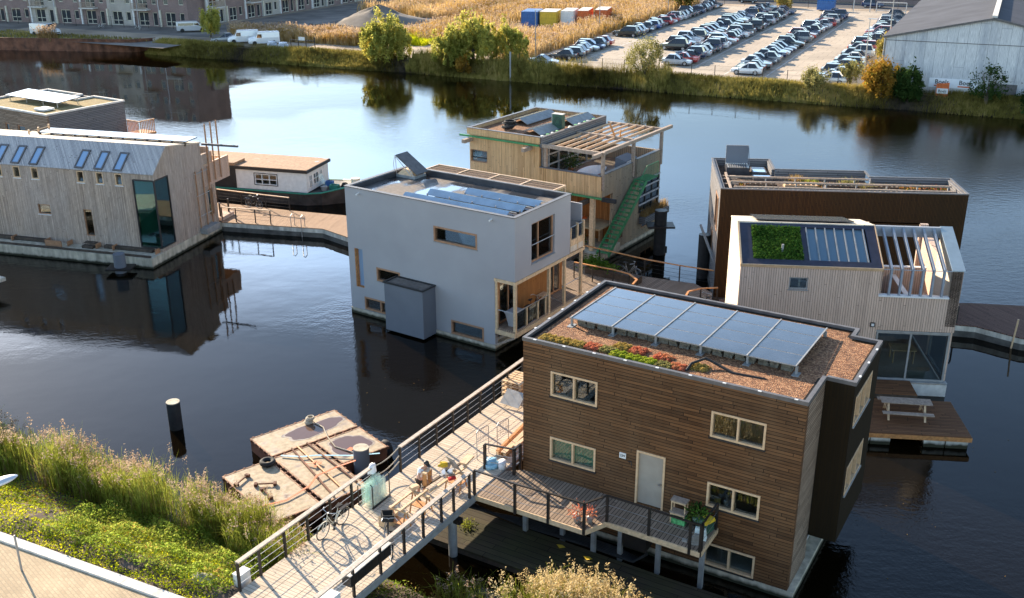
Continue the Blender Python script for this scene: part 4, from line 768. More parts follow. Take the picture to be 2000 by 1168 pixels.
for z in (2.75, 3.35, 3.95, 4.45):
    w = MB(); w.box(.03, .09, 5.5, 8.7, z - .05, z + .05); w.build("window_bar", M["larch_blue"], D)
window(D, RT(0), 6.1, 7.9, .9, 1.45, M["frame_wood"], M["far_pane"], mull=[7.0], fw=.07, rec=-.01)
# glazed front of the upper room behind the terrace
w = MB()
for y in (.3, 1.1, 2.4, 3.7, 5.0, 6.3, 7.6, 8.5): w.box(-4.82, -4.72, y, y + .12, 5.05, 7.36)
for z in (5.05, 5.9, 6.6): w.box(-4.80, -4.74, .42, 8.5, z, z + .10)
o = w.build("terrace_window", M["zinc"], D); w = MB(); w.box(-4.78, -4.765, .3, 8.5, 5.1, 7.36); w.build("pane", M["clear_glass"], o)
# pergola
w = MB(); w.box(-4.5, .25, -.14, .04, 7.42, 7.66); w.box(-.1, .12, .06, 10.3, 7.44, 7.66); w.box(-4.5, -.12, 8.9, 9.06, 7.44, 7.64); w.box(-.1, .12, -1.1, -.16, 7.44, 7.66); w.box(-4.5, -.12, 4.4, 4.6, 7.46, 7.70)
for (y, x) in ((.1, -.1), (4.4, -.12), (8.7, -.12), (.1, -4.5)): w.box(x, x + .2, y, y + .2, 5.05, 7.42)
w.build("pergola_frame", M["grey_wood"], D)
w = MB()
for i in range(6): x = -4.15 + i * .66; w.box(x, x + .07, .06, 4.38, 7.50, 7.66); w.box(x, x + .07, 4.62, 8.88, 7.50, 7.66)
w.build("pergola_rafters", M["frame_pale"], D)
w = MB(); w.beam((-1.5, 4.5, 7.7), (-1.9, 4.5, 8.5), .10, .10); w.beam((-1.1, 4.5, 7.7), (-1.0, 4.4, 8.2), .08, .08); w.build("timber_prop", M["orange_wood"], D)
w = MB(); w.box(-4.75, -.02, -.05, .25, 6.0, 6.05); w.box(-.24, .05, .25, 4.52, 6.05, 6.10); w.box(-.24, .05, 5.13, 8.85, 6.12, 6.17); w.build("parapet_cap", M["lead_edge"], D)
# roof equipment
for k, (x, y, rows) in enumerate(((-9.9, 3.6, 4), (-7.1, 1.0, 3), (-7.0, 5.2, 3))):
    m = MB(); m.hexa([(x, y, 7.95), (x + 1.1, y, 8.25), (x + 1.1, y + rows * 1.05, 8.25), (x, y + rows * 1.05, 7.95)], [(x, y, 7.99), (x + 1.1, y, 8.29), (x + 1.1, y + rows * 1.05, 8.29), (x, y + rows * 1.05, 7.99)]); o = m.build("solar_panel", M["solar"], D)
    m = MB(); m.hexa([(x + 1.13, y, 8.24), (x + 1.8, y, 7.9), (x + 1.8, y + rows * 1.05, 7.9), (x + 1.13, y + rows * 1.05, 8.24)], [(x + 1.13, y, 8.29), (x + 1.8, y, 7.94), (x + 1.8, y + rows * 1.05, 7.94), (x + 1.13, y + rows * 1.05, 8.29)]); m.build("backing_sheet", M["zinc"], o)
w = MB(); w.box(-5.9, -5.1, 3.4, 3.8, 7.95, 8.95); hp = w.build("heat_pump", M["dark_green"], D)
w = MB(); w.box(-5.93, -5.07, 3.37, 3.83, 8.95, 8.99); w.box(-5.95, -5.89, 3.42, 3.78, 7.98, 8.93); w.build("heat_pump_cover", M["kerb_stone"], hp)
w = MB(); w.torus((-5.45, 3.395, 8.45), .3, .02, 'y', 20); w.torus((-5.45, 3.395, 8.45), .18, .015, 'y', 16); w.build("fan_guard", M["black_paint"], hp)
for i in range(12):
    y = .8 + i * .62 + .1 * math.sin(i * 3); w = MB(); k = 7; pts = [(.22 * math.cos(6.28 * j / k) * (1 + .2 * math.sin(j * 5 + i)), .16 * math.sin(6.28 * j / k)) for j in range(k)]
    w.prism(pts, 0, .10); w.prism([(a * .7, b * .7) for a, b in pts], .10, .17)
    if 3.2 < y < 4.0: continue
    o = w.build("plant_bag", M["bag_green"] if i % 2 else M["bag_white"], None, True); o.matrix_world = D.matrix_basis @ Matrix.Translation((-5.0, y, 7.83)) @ Matrix.Rotation(i, 4, 'Z')
    tag(o, ("green" if i % 2 else "white") + " plastic plant bag in the row along the roof beam of the tan house", "bag", "plastic bags along the roof beam")
w = MB(); g = random.Random(3)
for i in range(7):
    a = g.uniform(0, 6.28); w.torus((-8.7 + g.uniform(-.3, .3), 2.0 + g.uniform(-.25, .25), 7.95 + .07 * i), .38, .05, 'z', 20)
o = w.build("hose_coil", M["black_rubber"]); o.matrix_world = D.matrix_basis.copy(); tag(o, "heap of coiled black hose lying on the gravel roof of the tan house", "hose")
# things on the terrace
w = MB(); n = 22; top = []
for i in range(n + 1):
    t = i / n; x = -1.55 + 3.1 * t; h = .38 * math.sin(math.pi * min(1, t * 1.0)) ** .55; top.append((x, h))
poly = [(x, h) for x, h in top] + [(x, -h) for x, h in reversed(top[1:-1])]
w.prism(poly, 0, .07); o = w.build("surfboard", M["white_paint"], None); w2 = MB(); w2.prism([(x * 1.01, y * 1.04) for x, y in poly], .015, .045); e = w2.build("board_rail", M["pink"], o); w3 = MB(); w3.box(-1.3, -1.1, -.01, .01, .07, .25); w3.build("fin", M["black_paint"], o)
o.matrix_world = D.matrix_basis @ Matrix.Translation((-2.6, 3.2, 5.35)) @ Matrix.Rotation(R(75), 4, 'Z') @ Matrix.Rotation(R(50), 4, 'X'); tag(o, "white paddle board with pink rim lying on the roof terrace", "paddle board")
w = MB(); w.add([(0, 0, 0), (2.0, 0, 0), (2.0, .9, 0), (0, .9, 0), (.15, .1, 1.05), (1.85, .1, 1.05), (1.85, .9, 1.25), (.15, .9, 1.25)], [(0, 3, 2, 1), (4, 5, 6, 7), (0, 1, 5, 4), (1, 2, 6, 5), (2, 3, 7, 6), (3, 0, 4, 7)]); o = w.build("playhouse", M["render_slate"], None)
w = MB()
for x0 in (.25, 1.05):
    w.box(x0, x0 + .06, 0, .05, .1, 1.0); w.box(x0 + .64, x0 + .7, 0, .05, .1, 1.0); w.box(x0 + .32, x0 + .37, 0, .05, .1, 1.0)
    for z in (.1, .4, .7, .96): w.box(x0 + .06, x0 + .64, 0, .05, z, z + .05)
ww = w.build("playhouse_window", M["white_paint"], o); ww.location = (0, -.03, 0); ww.rotation_euler = (R(-5), 0, 0)
o.matrix_world = D.matrix_basis @ Matrix.Translation((-.35, 4.1, 5.06)) @ Matrix.Rotation(R(90), 4, 'Z') @ Matrix.Diagonal((1, 1, 1, 1)); tag(o, "dark garden playhouse with white paned windows on the roof terrace", "playhouse")
def potted(name, label, cat, mw, leafm, nl=260, r=.45, h=.6, pot="terracotta", pr=.2, ph=.32, seed=0, ls=.09, group=None):
    t = thing(name, label, cat, group=group); t.matrix_world = mw
    m = MB(); m.tube([(0, 0, 0), (0, 0, ph * .9), (0, 0, ph)], [pr * .7, pr, pr * 1.06], 14); m.build("pot", M[pot], t, True)
    g = np.random.default_rng(seed); p = g.normal(size=(nl, 3)) * np.array([r * .45, r * .45, h * .3]) + np.array([0, 0, ph + h * .45]); v, f = leaves(p, g.uniform(.5, 1.2, nl) * ls, seed); raw_mesh("leaves", v, f, M[leafm], None, t)
    m = MB(); m.tube([(0, 0, ph * .8), (0, 0, ph + h * .5)], .02, 6); m.build("stem", M["bark"], t); return t
potted("potted_palm", "bushy dark green potted plant on the roof terrace of the tan house", "potted plant", D.matrix_basis @ Matrix.Translation((-4.2, 3.2, 5.05)), "dark_leaf", 500, .8, 1.0, seed=4)
# green steel stair
def stair():
    st = thing("outside_stair", "green open steel stair climbing the side wall of the tan house to its terrace", "stair"); st.matrix_world = D.matrix_basis.copy()
    top, bot = Vector((0, 4.7, 4.85)), Vector((0, -.5, .9)); n = 17
    for x in (.1, .98):
        m = MB(); m.beam((x, 4.7, 4.80), (x, -.5, .85), .04, .28); m.build("stringer", M["green_steel"], st)
    for i in range(n):
        t = (i + .5) / n; p = top.lerp(bot, t); m = MB(); m.box(.12, .96, p.y - .13, p.y + .13, p.z - .02, p.z + .02); m.build("tread", M["green_steel"], st)
    m = MB(); m.box(.1, 1.0, 4.7, 6.4, 4.80, 4.86); m.build("landing", M["green_steel"], st)
    m = MB(); m.tube([(.98, 6.4, 5.9), (.98, 4.7, 5.9), (.98, .6, 2.75), (.98, -.5, 1.8), (.98, -.5, .9)], .028)
    m.tube([(.98, 6.4, 5.9), (.98, 6.4, 4.85)], .025); m.build("handrail", M["green_steel"], st)
    m = MB()
    for i in range(46):
        t = i / 45; y = 6.4 - t * 6.9; z0 = 4.85 if y > 4.7 else 4.85 - (4.7 - y) * 3.95 / 5.2; z1 = 5.9 if y > 4.7 else z0 + 1.0
        m.beam((.98, y, z0 - .05), (.98, y, z1), .014, .014)
    m.build("balusters", M["green_steel"], st)
stair()
# planter box on the side, steps in front, pots
w = MB(); w.box(.02, .5, 5.7, 9.6, 1.35, 1.85); o = w.build("planter_box", M["slate_board"], D)
g = np.random.default_rng(5); P = np.stack([g.uniform(.05, .45, 600), g.uniform(5.8, 9.5, 600), np.full(600, 1.8)], 1); v, f, _ = blades(P, g.uniform(.25, .8, 600), g.uniform(.03, .06, 600), seed=2); raw_mesh("planter_grass", v, f, M["reed_dry"], None, o)
def stepsf():
    t = thing("garden_steps", "dark weathered timber steps leading up to the porch of the tan house", "steps"); t.matrix_world = D.matrix_basis.copy()
    for i in range(6):
        m = MB(); m.box(-3.4, -.9, -.75 - i * .34, -.42 - i * .34, .72 - i * .02, .9 + .0 - i * .02); m.build("step", M["dark_wood"], t)
stepsf()
for k, (x, y, z, rr, lb) in enumerate(((-1.9, .8, .86, .20, "terracotta pot with dry plant on the porch of the tan house"), (-1.5, .2, .86, .24, "larger terracotta pot at the porch edge of the tan house"))):
    potted("flower_pot", lb, "flower pot", D.matrix_basis @ Matrix.Translation((x, y, z)), "reed_dry" if k == 0 else "herb_leaf", 120, .4, .5, seed=20 + k, group="pots on the porch of the tan house")
for k, (x, y, z, r, lb) in enumerate(((-1.75, -.15, .85, .14, "orange pumpkin at the top of the porch steps"), (-2.1, -.5, .85, .12, "small orange pumpkin left of the larger one on the steps"), (-2.4, 2.1, 2.12, .2, "large orange pumpkin on the porch shelf"))):
    m = MB(); m.tube([(0, 0, 0), (0, 0, r * .35), (0, 0, r * .8), (0, 0, r * 1.25), (0, 0, r * 1.5)], [r * .6, r * 1.05, r * 1.2, r * .95, r * .3], 12); m.tube([(0, 0, r * 1.45), (.02, 0, r * 1.9)], .02, 6)
    o = m.build("pumpkin", M["orange_paint"], None, True); o.matrix_world = D.matrix_basis @ Matrix.Translation((x, y, z)); tag(o, lb, "pumpkin", "pumpkins on the porch")
w = MB(); w.box(-3.1, -1.0, 1.9, 2.45, 1.95, 2.1)
for x in (-3.0, -1.15): w.box(x, x + .08, 1.95, 2.4, .86, 1.95)
w.build("porch_shelf", M["new_wood"], D)

# ---- E: dark batten house
E_ = thing("floating_house", "black brown batten floating house with planted roof and panel rails, behind the pale house", "house", (12.25, 58.25, 0), -6.3, "floating houses")
w = MB(); w.wall(FR(), 0, 13.95, .3, 7.1, [], .25); w.build("wall", M["dark_batten"], E_)
w = MB(); w.wall(LT(0), .25, 7.4, .3, 7.1, [(.9, 2.7, 4.2, 6.3), (3.2, 4.4, 2.0, 3.5)], .25); w.wall(BK(7.6), .25, 3.7, .3, 7.1, [], .25); w.wall(RT(13.95), .25, 3.5, .3, 7.1, [], .25); w.wall(BK(3.6), 9.2, 13.7, .3, 7.1, [], .25); w.wall(BK(5.0), 3.7, 9.2, .3, 7.1, [], .25); w.wall(RT(3.72), 5.0, 7.4, .3, 7.1, [], .2); w.build("side_wall", M["slate_board"], E_)
w = MB(); w.box(-.05, 14.0, -.05, 7.65, -.5, .3); w.build("pontoon", M["concrete_dark"], E_)
w = MB(); w.prism([(.2, .2), (13.8, .2), (13.8, 3.45), (9.1, 3.45), (9.1, 4.85), (3.6, 4.85), (3.6, 7.45), (.2, 7.45)], 6.4, 6.66); rE = w.build("roof", M["gravel_dark"], E_)
w = MB()
for (x0, x1, y0, y1) in ((-.03, 13.98, -.03, .10), (-.03, .1, .10, 7.63), (.1, 3.75, 7.5, 7.63), (3.62, 3.75, 4.9, 7.5), (3.75, 9.25, 4.9, 5.03), (9.12, 9.25, 3.5, 4.9), (9.25, 13.98, 3.5, 3.63), (13.85, 13.98, .10, 3.5)): w.box(x0, x1, y0, y1, 7.1, 7.16)
w.build("roof_edge", M["lead_edge"], E_)
w = MB()
for y, x0, x1 in ((.55, .8, 13.4), (1.75, .7, 13.5), (2.95, .6, 9.0)): w.box(x0, x1, y, y + .12, 7.05, 7.14)
w.box(.55, .68, .3, 4.2, 7.0, 7.08)
for y in (.5, 1.7, 2.9, 3.6): w.box(.2, 1.2, y, y + .12, 6.95, 7.0)
w.build("panel_rail", M["grey_wood"], E_)
w = MB()
for y, x1 in ((.6, 13), (1.8, 13.3), (3.0, 9)):
    x = 2.6 + y * .1
    while x < x1: w.box(x, x + .07, y - .05, y + .05, 6.62, 7.05); w.box(x - .2, x + .3, y - .2, y + .3, 6.62, 6.66); x += 1.75
w.build("rail_post", M["zinc"], E_)
w = MB(); w.hexa([(.75, 5.0, 6.62), (2.15, 5.0, 6.62), (2.15, 6.3, 6.62), (.75, 6.3, 6.62)], [(.75, 5.0, 7.15), (2.15, 5.0, 7.15), (2.15, 6.3, 7.15), (.75, 6.3, 7.15)]); ht = w.build("roof_hatch", M["roof_dark"], E_)
w = MB()
for i in range(9): w.box(.85 + i * .14, .92 + i * .14, 5.0, 6.2, 7.16, 7.2)
w.build("hatch_slats", M["steel"], ht)
w = MB(); w.hexa([(.75, 6.1, 7.2), (2.15, 6.1, 7.2), (2.15, 6.2, 7.2), (.75, 6.2, 7.2)], [(.78, 6.5, 8.25), (2.18, 6.5, 8.25), (2.18, 6.6, 8.25), (.78, 6.6, 8.25)]); w.tube([(2.15, 5.2, 7.2), (2.17, 6.4, 8.2)], .025); w.build("hatch_lid", M["render_slate"], ht)
for k in range(9):      # low slatted planting frames in two rows between the rails
    x = 1.6 + (k % 5) * 2.35; y = .78 if k < 5 else 1.98
    if x + 1.9 > 13.4: continue
    m = MB(); m.box(x, x + 1.9, y, y + .05, 6.67, 6.93); m.box(x, x + 1.9, y + .75, y + .80, 6.67, 6.93); m.box(x, x + .05, y + .05, y + .75, 6.67, 6.93); m.box(x + 1.85, x + 1.9, y + .05, y + .75, 6.67, 6.93)
    for q in range(1, 6): m.box(x + q * .31, x + q * .31 + .05, y + .05, y + .75, 6.88, 6.93)
    m.build("planting_frame", M["new_wood"] if k % 3 == 0 else M["dark_wood"], E_)
for (a, b, y0, y1) in ((6.2, 7.4, 1.9, 2.6), (2.4, 3.3, 5.4, 6.8), (2.3, 3.5, 3.9, 4.7)):
    w = MB(); w.box(a, b, y0, y1, 6.62, 6.8); o = w.build("roof_light", M["lead_edge"], E_); w = MB(); w.box(a + .08, b - .08, y0 + .08, y1 - .08, 6.8, 6.815); w.build("pane", M["skylight"], o)
g = np.random.default_rng(9)
for k, (cx, cy, n, h, mt) in enumerate(((4.9, 4.0, 260, .5, "far_reed"), (7.9, 3.4, 260, .55, "pale_leaf"), (8.9, 2.3, 300, .5, "pale_leaf"), (8.3, .8, 200, .3, "herb_leaf"), (5.6, 3.6, 200, .35, "reed_leaf"))):
    P = np.stack([g.normal(cx, .25, n), g.normal(cy, .2, n), np.full(n, 6.6)], 1); v, f, _ = blades(P, g.uniform(.4, 1.1, n) * h, g.uniform(.02, .04, n), seed=k)
    o = raw_mesh("grass_tuft", v, f, M[mt], None, None); o.matrix_world = E_.matrix_basis.copy(); tag(o, ["russet grass tuft left of centre on the dark house's roof", "pale dry grass tuft beside the skylight, rear one of two, on the dark house's roof", "pale dry grass tuft nearest the middle rail on the dark house's roof", "low green tuft at the front edge of the dark house's roof", "thin green grass tuft beside the russet one on the dark house's roof"][k], "grass tuft", "grass tufts on the dark house's roof")
n = 9000; P = np.stack([g.uniform(1.2, 13.5, n), g.uniform(.25, 3.3, n), g.uniform(6.66, 6.86, n)], 1); keep = (np.sin(P[:, 0] * 1.3) + np.cos(P[:, 1] * 2.1 + P[:, 0])) > -.4; v, f = leaves(P[keep], g.uniform(.03, .08, keep.sum()), 3, .3); tag(raw_mesh("sedum_cover", v, f, [M["roof_plants"], M["autumn_leaf"], M["sedum_red"]], (g.uniform(size=len(f)) * 3).astype(int), E_), kind="stuff")
window(E_, LT(0), .9, 2.7, 4.2, 6.3, M["frame_wood"], M["pale_glass"], fw=.1, rec=-.03, mull=[1.5]); window(E_, LT(0), 3.2, 4.4, 2.0, 3.5, M["frame_wood"], M["pale_glass"], fw=.1, rec=-.03)

# ---- F: pale board house with sloping roof light and pergola slats
F_ = thing("floating_house", "pale vertical board floating house with pitched glazed roof and grey pergola ribs", "house", (21.29, 45.45, 0), -7, "floating houses")
VR, ZR, ZE = 2.8, 7.8, 6.55      # ridge position, ridge height, eaves
w = MB(); w.wall(FR(), -10.33, -3.75, 3.4, 6.52, [(-7.98, -7.08, 5.33, 5.95)], .2); w.wall(FR(), -3.75, 0, 3.4, 5.15, [], .2); w.wall(FR(), -10.33, -3.62, .75, 3.4, [], .2); w.box(-.5, 0, 0, .2, 5.15, 6.5)
w.box(-3.62, -.25, .0, .2, .45, .7); w.build("wall", M["larch_pale"], F_)
w = MB(); w.wall(LT(-10.33), .2, 6.2, .75, 6.52, [], .2); w.add([(-10.33, 0, 6.52), (-10.33, VR, ZR - .03), (-10.33, 6.2, 7.05), (-10.33, 6.2, 6.52), (-10.13, 0, 6.52), (-10.13, VR, ZR - .03), (-10.13, 6.2, 7.05), (-10.13, 6.2, 6.52)], [(0, 1, 2, 3), (4, 5, 6, 7), (0, 1, 5, 4), (1, 2, 6, 5), (2, 3, 7, 6)]); w.build("end_wall", M["larch_light"], F_)
w = MB(); w.wall(RT(0), .2, 6.2, .75, 5.2, [(.35, 3.2, .8, 3.3)], .2); w.wall(BK(6.2), -10.13, -.2, .75, 7.0, [(-3.2, -.6, 4.6, 7.0)], .2); w.box(-.45, 0, .2, 6.2, 5.2, 6.45); w.build("side_wall", M["larch_pale"], F_)
w = MB(); w.box(-10.4, .05, -.05, 6.3, -.5, .62); w.build("pontoon", M["white_paint"] if 0 else M["kerb_stone"], F_)
w = MB(); w.box(-10.1, -.25, .25, 6.0, .62, .74); w.box(-10.1, -.2, .25, 6.0, 3.5, 3.62); w.box(-7.5, -7.4, .3, 6.0, .7, 6.4); w.build("interior", M["inner_white"], F_)
w = MB(); w.box(-2.2, -1.0, 2.0, 2.9, 1.45, 1.5)
for x, y in ((-2.1, 2.1), (-1.1, 2.1), (-2.1, 2.8), (-1.1, 2.8)): w.box(x, x + .05, y, y + .05, .74, 1.45)
w.build("dining_table", M["inner_warm"], F_)
# roof: front slope framed in dark lead, moss field and glazing
sl_ = (ZR - ZE) / VR
def RP(x, y, n=0.0): return (x, y - n * sl_ / math.hypot(1, sl_), ZE + y * sl_ + n / math.hypot(1, sl_))
def rbox(m, x0, x1, y0, y1, n0, n1): m.hexa([RP(x0, y0, n0), RP(x1, y0, n0), RP(x1, y1, n0), RP(x0, y1, n0)], [RP(x0, y0, n1), RP(x1, y0, n1), RP(x1, y1, n1), RP(x0, y1, n1)])
w = MB(); rbox(w, -10.3, -3.8, .02, 2.78, -.30, -.12); w.build("roof_deck", M["roof_dark"], F_)
w = MB(); rbox(w, -10.26, -3.72, -.05, .30, -.11, .06); rbox(w, -10.26, -9.72, .30, 2.7, -.11, .05); rbox(w, -4.2, -3.72, .30, 2.75, -.11, .05); rbox(w, -9.72, -4.2, 2.5, 2.72, -.11, .05); rbox(w, -7.32, -7.08, .30, 2.5, -.11, .03); w.build("roof_edge", M["roof_navy"], F_)
w = MB(); rbox(w, -10.36, -10.27, -.04, 2.75, -.1, .08); rbox(w, -10.36, -3.70, -.085, -.055, -.10, .065); rbox(w, -3.71, -3.66, -.06, 2.75, -.15, .08); w.build("eaves_strip", M["frame_pale"], F_)
w = MB(); rbox(w, -9.72, -7.32, .30, 2.5, -.11, -.02); mo = w.build("plant_bed", M["moss_green"], F_)
g = np.random.default_rng(12); n = 3800; xx = g.uniform(-9.7, -7.34, n); yy = g.uniform(.32, 2.5, n); hh = g.uniform(0, .16, n); P = np.array([RP(a, b, c) for a, b, c in zip(xx, yy, hh)]); v, f = leaves(P, g.uniform(.04, .10, n), 4, .4); raw_mesh("plants", v, f, M["roof_plants"], None, mo)
w = MB(); rbox(w, -7.05, -4.25, .32, 2.5, -.06, -.04); sg = w.build("roof_glazing", M["roof_glass"], F_)
w = MB()
for i in range(7): x = -7.04 + i * .455; rbox(w, x - .03, x + .03, .30, 2.5, -.05, .06)
w.build("glazing_bar", M["zinc"], sg)
w = MB(); rbox(w, -7.1, -4.2, .3, 2.55, -.9, -.8); w.build("sky_reflection_sheet", M["white_paint"], sg)  # white sheet added below the glazing to imitate the sky reflected in it
w = MB(); w.hexa([(-10.36, VR - .05, ZR - .02), (-3.66, VR - .05, ZR - .02), (-3.66, 6.25, 7.02), (-10.36, 6.25, 7.02)], [(-10.36, VR - .05, ZR + .06), (-3.66, VR - .05, ZR + .06), (-3.66, 6.25, 7.10), (-10.36, 6.25, 7.10)]); w.build("rear_roof", M["larch_light"], F_)
w = MB(); w.hexa([(-9.4, VR + .3, ZR + .06), (-4.6, VR + .3, ZR + .06), (-4.6, 6.0, 7.24), (-9.4, 6.0, 7.24)], [(-9.4, VR + .3, ZR + .10), (-4.6, VR + .3, ZR + .10), (-4.6, 6.0, 7.28), (-9.4, 6.0, 7.28)]); w.build("solar_panel", M["solar"], F_)
# pergola ribs
w = MB(); w.box(-3.66, -.5, VR - .05, VR + .12, ZR - .50, ZR + .02); w.build("pergola_beam", M["rib_grey"], F_)
w = MB(); w.box(-3.75, -.5, -.10, .22, 5.15, 5.22); w.build("parapet_sill", M["white_paint"], F_)
w = MB(); w.tube([(-3.7, -.02, 6.52), (-.5, -.02, 6.52)], .02); w.build("tie_rod", M["steel"], F_)
for i in range(6):
    x = -3.28 + i * .485; m = MB(); q = .045
    m.hexa([(x - q, VR - .05, ZR - .28), (x + q, VR - .05, ZR - .28), (x + q, -.02, ZE - .2), (x - q, -.02, ZE - .2)], [(x - q, VR - .05, ZR - .02), (x + q, VR - .05, ZR - .02), (x + q, -.06, ZE + .05), (x - q, -.06, ZE + .05)])
    m.hexa([(x - q, -.06, 5.22), (x + q, -.06, 5.22), (x + q, .14, 5.22), (x - q, .14, 5.22)], [(x - q, -.06, ZE + .04), (x + q, -.06, ZE + .04), (x + q, .14, ZE - .06), (x - q, .14, ZE - .06)]); m.build("pergola_rib", M["rib_grey"], F_)
w = MB(); w.add([(-.5, 0, 6.5), (-.5, VR, ZR - .03), (-.5, VR, 3.7), (-.5, 0, 3.7), (-.02, 0, 6.5), (-.02, VR, ZR - .03), (-.02, VR, 3.7), (-.02, 0, 3.7)], [(0, 1, 2, 3), (4, 7, 6, 5), (0, 4, 5, 1), (1, 5, 6, 2), (2, 6, 7, 3), (3, 7, 4, 0)]); w.build("gable_wall", M["larch_light"], F_)
w = MB(); w.hexa([(-.55, -.06, ZE - .01), (.05, -.06, ZE - .01), (.05, VR + .1, ZR + .0), (-.55, VR + .1, ZR + .0)], [(-.55, -.06, ZE + .04), (.05, -.06, ZE + .04), (.05, VR + .1, ZR + .06), (-.55, VR + .1, ZR + .06)]); w.build("gable_cap", M["cap_blue"], F_)
w = MB(); w.box(-3.8, -3.6, .2, 5.9, 3.7, 6.5); w.box(-3.6, -.5, 4.2, 4.35, 3.7, 5.2); w.box(-2.2, -2.05, 1.3, 4.2, 3.7, 4.8); w.build("terrace_wall", M["larch_pale"], F_)
w = MB(); w.box(-3.6, -.5, 4.16, 4.40, 5.2, 5.24); w.box(-2.25, -2.0, 1.25, 4.15, 4.8, 4.84); w.box(-3.6, -.5, .21, 4.1, 3.64, 3.70); w.build("terrace_cap", M["white_paint"], F_)
w = MB(); w.box(-3.4, -3.1, .8, 1.1, 3.7, 4.1); w.box(-3.35, -1.9, .4, .5, 3.72, 3.76); w.build("terrace_seat", M["dark_wood"], F_)
window(F_, FR(), -7.98, -7.08, 5.33, 5.95, M["zinc"], M["clear_glass"], fw=.07, rec=.06, sill=M["zinc"], so=.05)
w = MB(); w.box(-3.62, -.15, .0, .12, 3.30, 3.38); w.box(-3.66, .04, -.08, .2, .68, .74); w.build("window_head", M["zinc"], F_)
window(F_, FR(.02), -3.58, -.12, .74, 3.30, M["zinc"], M["clear_glass"], mull=[-1.95], fw=.09, rec=.04); window(F_, RT(0), .35, 3.2, .8, 3.3, M["zinc"], M["clear_glass"], fw=.09, rec=.02)
w = MB(); w.box(-3.95, -3.72, -.05, -.0, 3.55, 3.78); o = w.build("wall_light", M["black_paint"], F_); w = MB(); w.box(-3.90, -3.77, -.06, -.045, 3.60, 3.73); w.build("lens", M["white_paint"], o)
w = MB(); w.tube([(-8.3, .9, 6.8), (-8.3, .9, 7.3)], .06, 10); w.build("vent_pipe", M["zinc"], F_)
# terraces in front of F
def raft(name, label, x0, x1, y0, y1, z, mat, fl, cat="terrace"):
    t = thing(name, label, cat); t.matrix_world = F_.matrix_basis.copy()
    m = MB(); m.box(x0, x1, y0, y1, z - .05, z); m.build("deck", mat, t); m = MB(); m.box(x0 - .02, x1 + .02, y0 - .03, y0 + .02, z - .24, z - .04); m.box(x1 - .02, x1 + .03, y0 + .02, y1, z - .24, z - .04); m.box(x0, x1 - .02, y0 + .02, y1, z - .24, z - .05); m.build("fascia", M["orange_wood"] if fl else M["dark_wood"], t)
    if fl:
        for (a, b) in ((x0 + .05, x0 + 1.0), (x0 + 1.05, x0 + 1.9), (x1 - 2.0, x1 - 1.1), (x1 - 1.05, x1 - .1)): m = MB(); m.box(a, b, y0 + .06, y1 - .2, -.2, z - .24); m.build("float", M["float_white"], t)
    else:
        for x in (x0 + .4, x1 - .3): m = MB(); m.box(x, x + .16, y0 + .1, y0 + .26, -.3, z - .24); m.build("post", M["zinc"], t)
    return t
raft("swimming_terrace", "dark brown wooden swimming terrace with a picnic table, floating in front of the pale house", -5.6, -.25, -5.35, -1.85, .62, M["deck_brown"], True)
raft("raised_landing", "small raised brown wooden landing below the big window of the pale house", -4.7, -1.75, -1.65, -.1, .80, M["deck_brown"], False, "landing")
pt = thing("picnic_table", "weathered wooden picnic table with two benches on the swimming terrace", "picnic table"); pt.matrix_world = F_.matrix_basis @ Matrix.Translation((-2.75, -3.5, .62)) @ Matrix.Rotation(R(-2), 4, 'Z')
for y in (-.32, -.11, .10): m = MB(); m.box(-1.12, 1.12, y, y + .19, .72, .76); m.build("table_board", M["grey_wood"], pt)
for y in (-.85, .60): m = MB(); m.box(-1.12, 1.12, y, y + .26, .42, .46); m.build("bench", M["grey_wood"], pt)
for x in (-.8, .8):
    m = MB(); m.beam((x, -.15, .72), (x, -.62, 0), .09, .045); m.build("leg", M["new_wood"], pt); m = MB(); m.beam((x, .15, .72), (x, .62, 0), .09, .045); m.build("leg", M["new_wood"], pt)
    m = MB(); m.box(x - .07, x - .03, -.82, .82, .36, .42); m.build("crossbar", M["new_wood"], pt)

# ---- H: a house outside the left edge: its terrace corner and its mirror image show
Hh = thing("floating_house", "dark floating house beyond the left edge, its pale deck corner just in view", "house", (-33.9, 56.4, 0), -30, "floating houses")
w = MB(); w.box(-9, .0, .0, 4.5, .82, 1.05); w.build("terrace", M["larch_light"], Hh)
w = MB(); w.box(-9, -1.0, .5, 4.0, -.5, .8); w.build("pontoon", M["concrete_dark"], Hh)
H2 = thing("floating_house", "tall dark floating house outside the left edge, seen mirrored in the water", "house", (-30.6, 44.2, 0), -12, "floating houses")
w = MB(); w.wall(FR(), -9, 0, .4, 7.2, [(-1.5, -.6, 4.4, 5.6)], .2); w.wall(RT(0), .2, 7, .4, 7.2, [(1.0, 3.0, 1.4, 3.6)], .2); w.wall(BK(7), -9, -.2, .4, 7.2, [], .2); w.build("wall", M["black_batten"], H2)
w = MB(); w.box(-9, 0, 0, 7, -.5, .4); w.box(-9.1, .1, -.1, 7.1, 7.2, 7.35); w.build("roof_edge", M["roof_dark"], H2); window(H2, RT(0), 1.0, 3.0, 1.4, 3.6, M["zinc"], M["far_pane"], fw=.08); window(H2, FR(), -1.5, -.6, 4.4, 5.6, M["zinc"], M["teal_glass"], fw=.08)

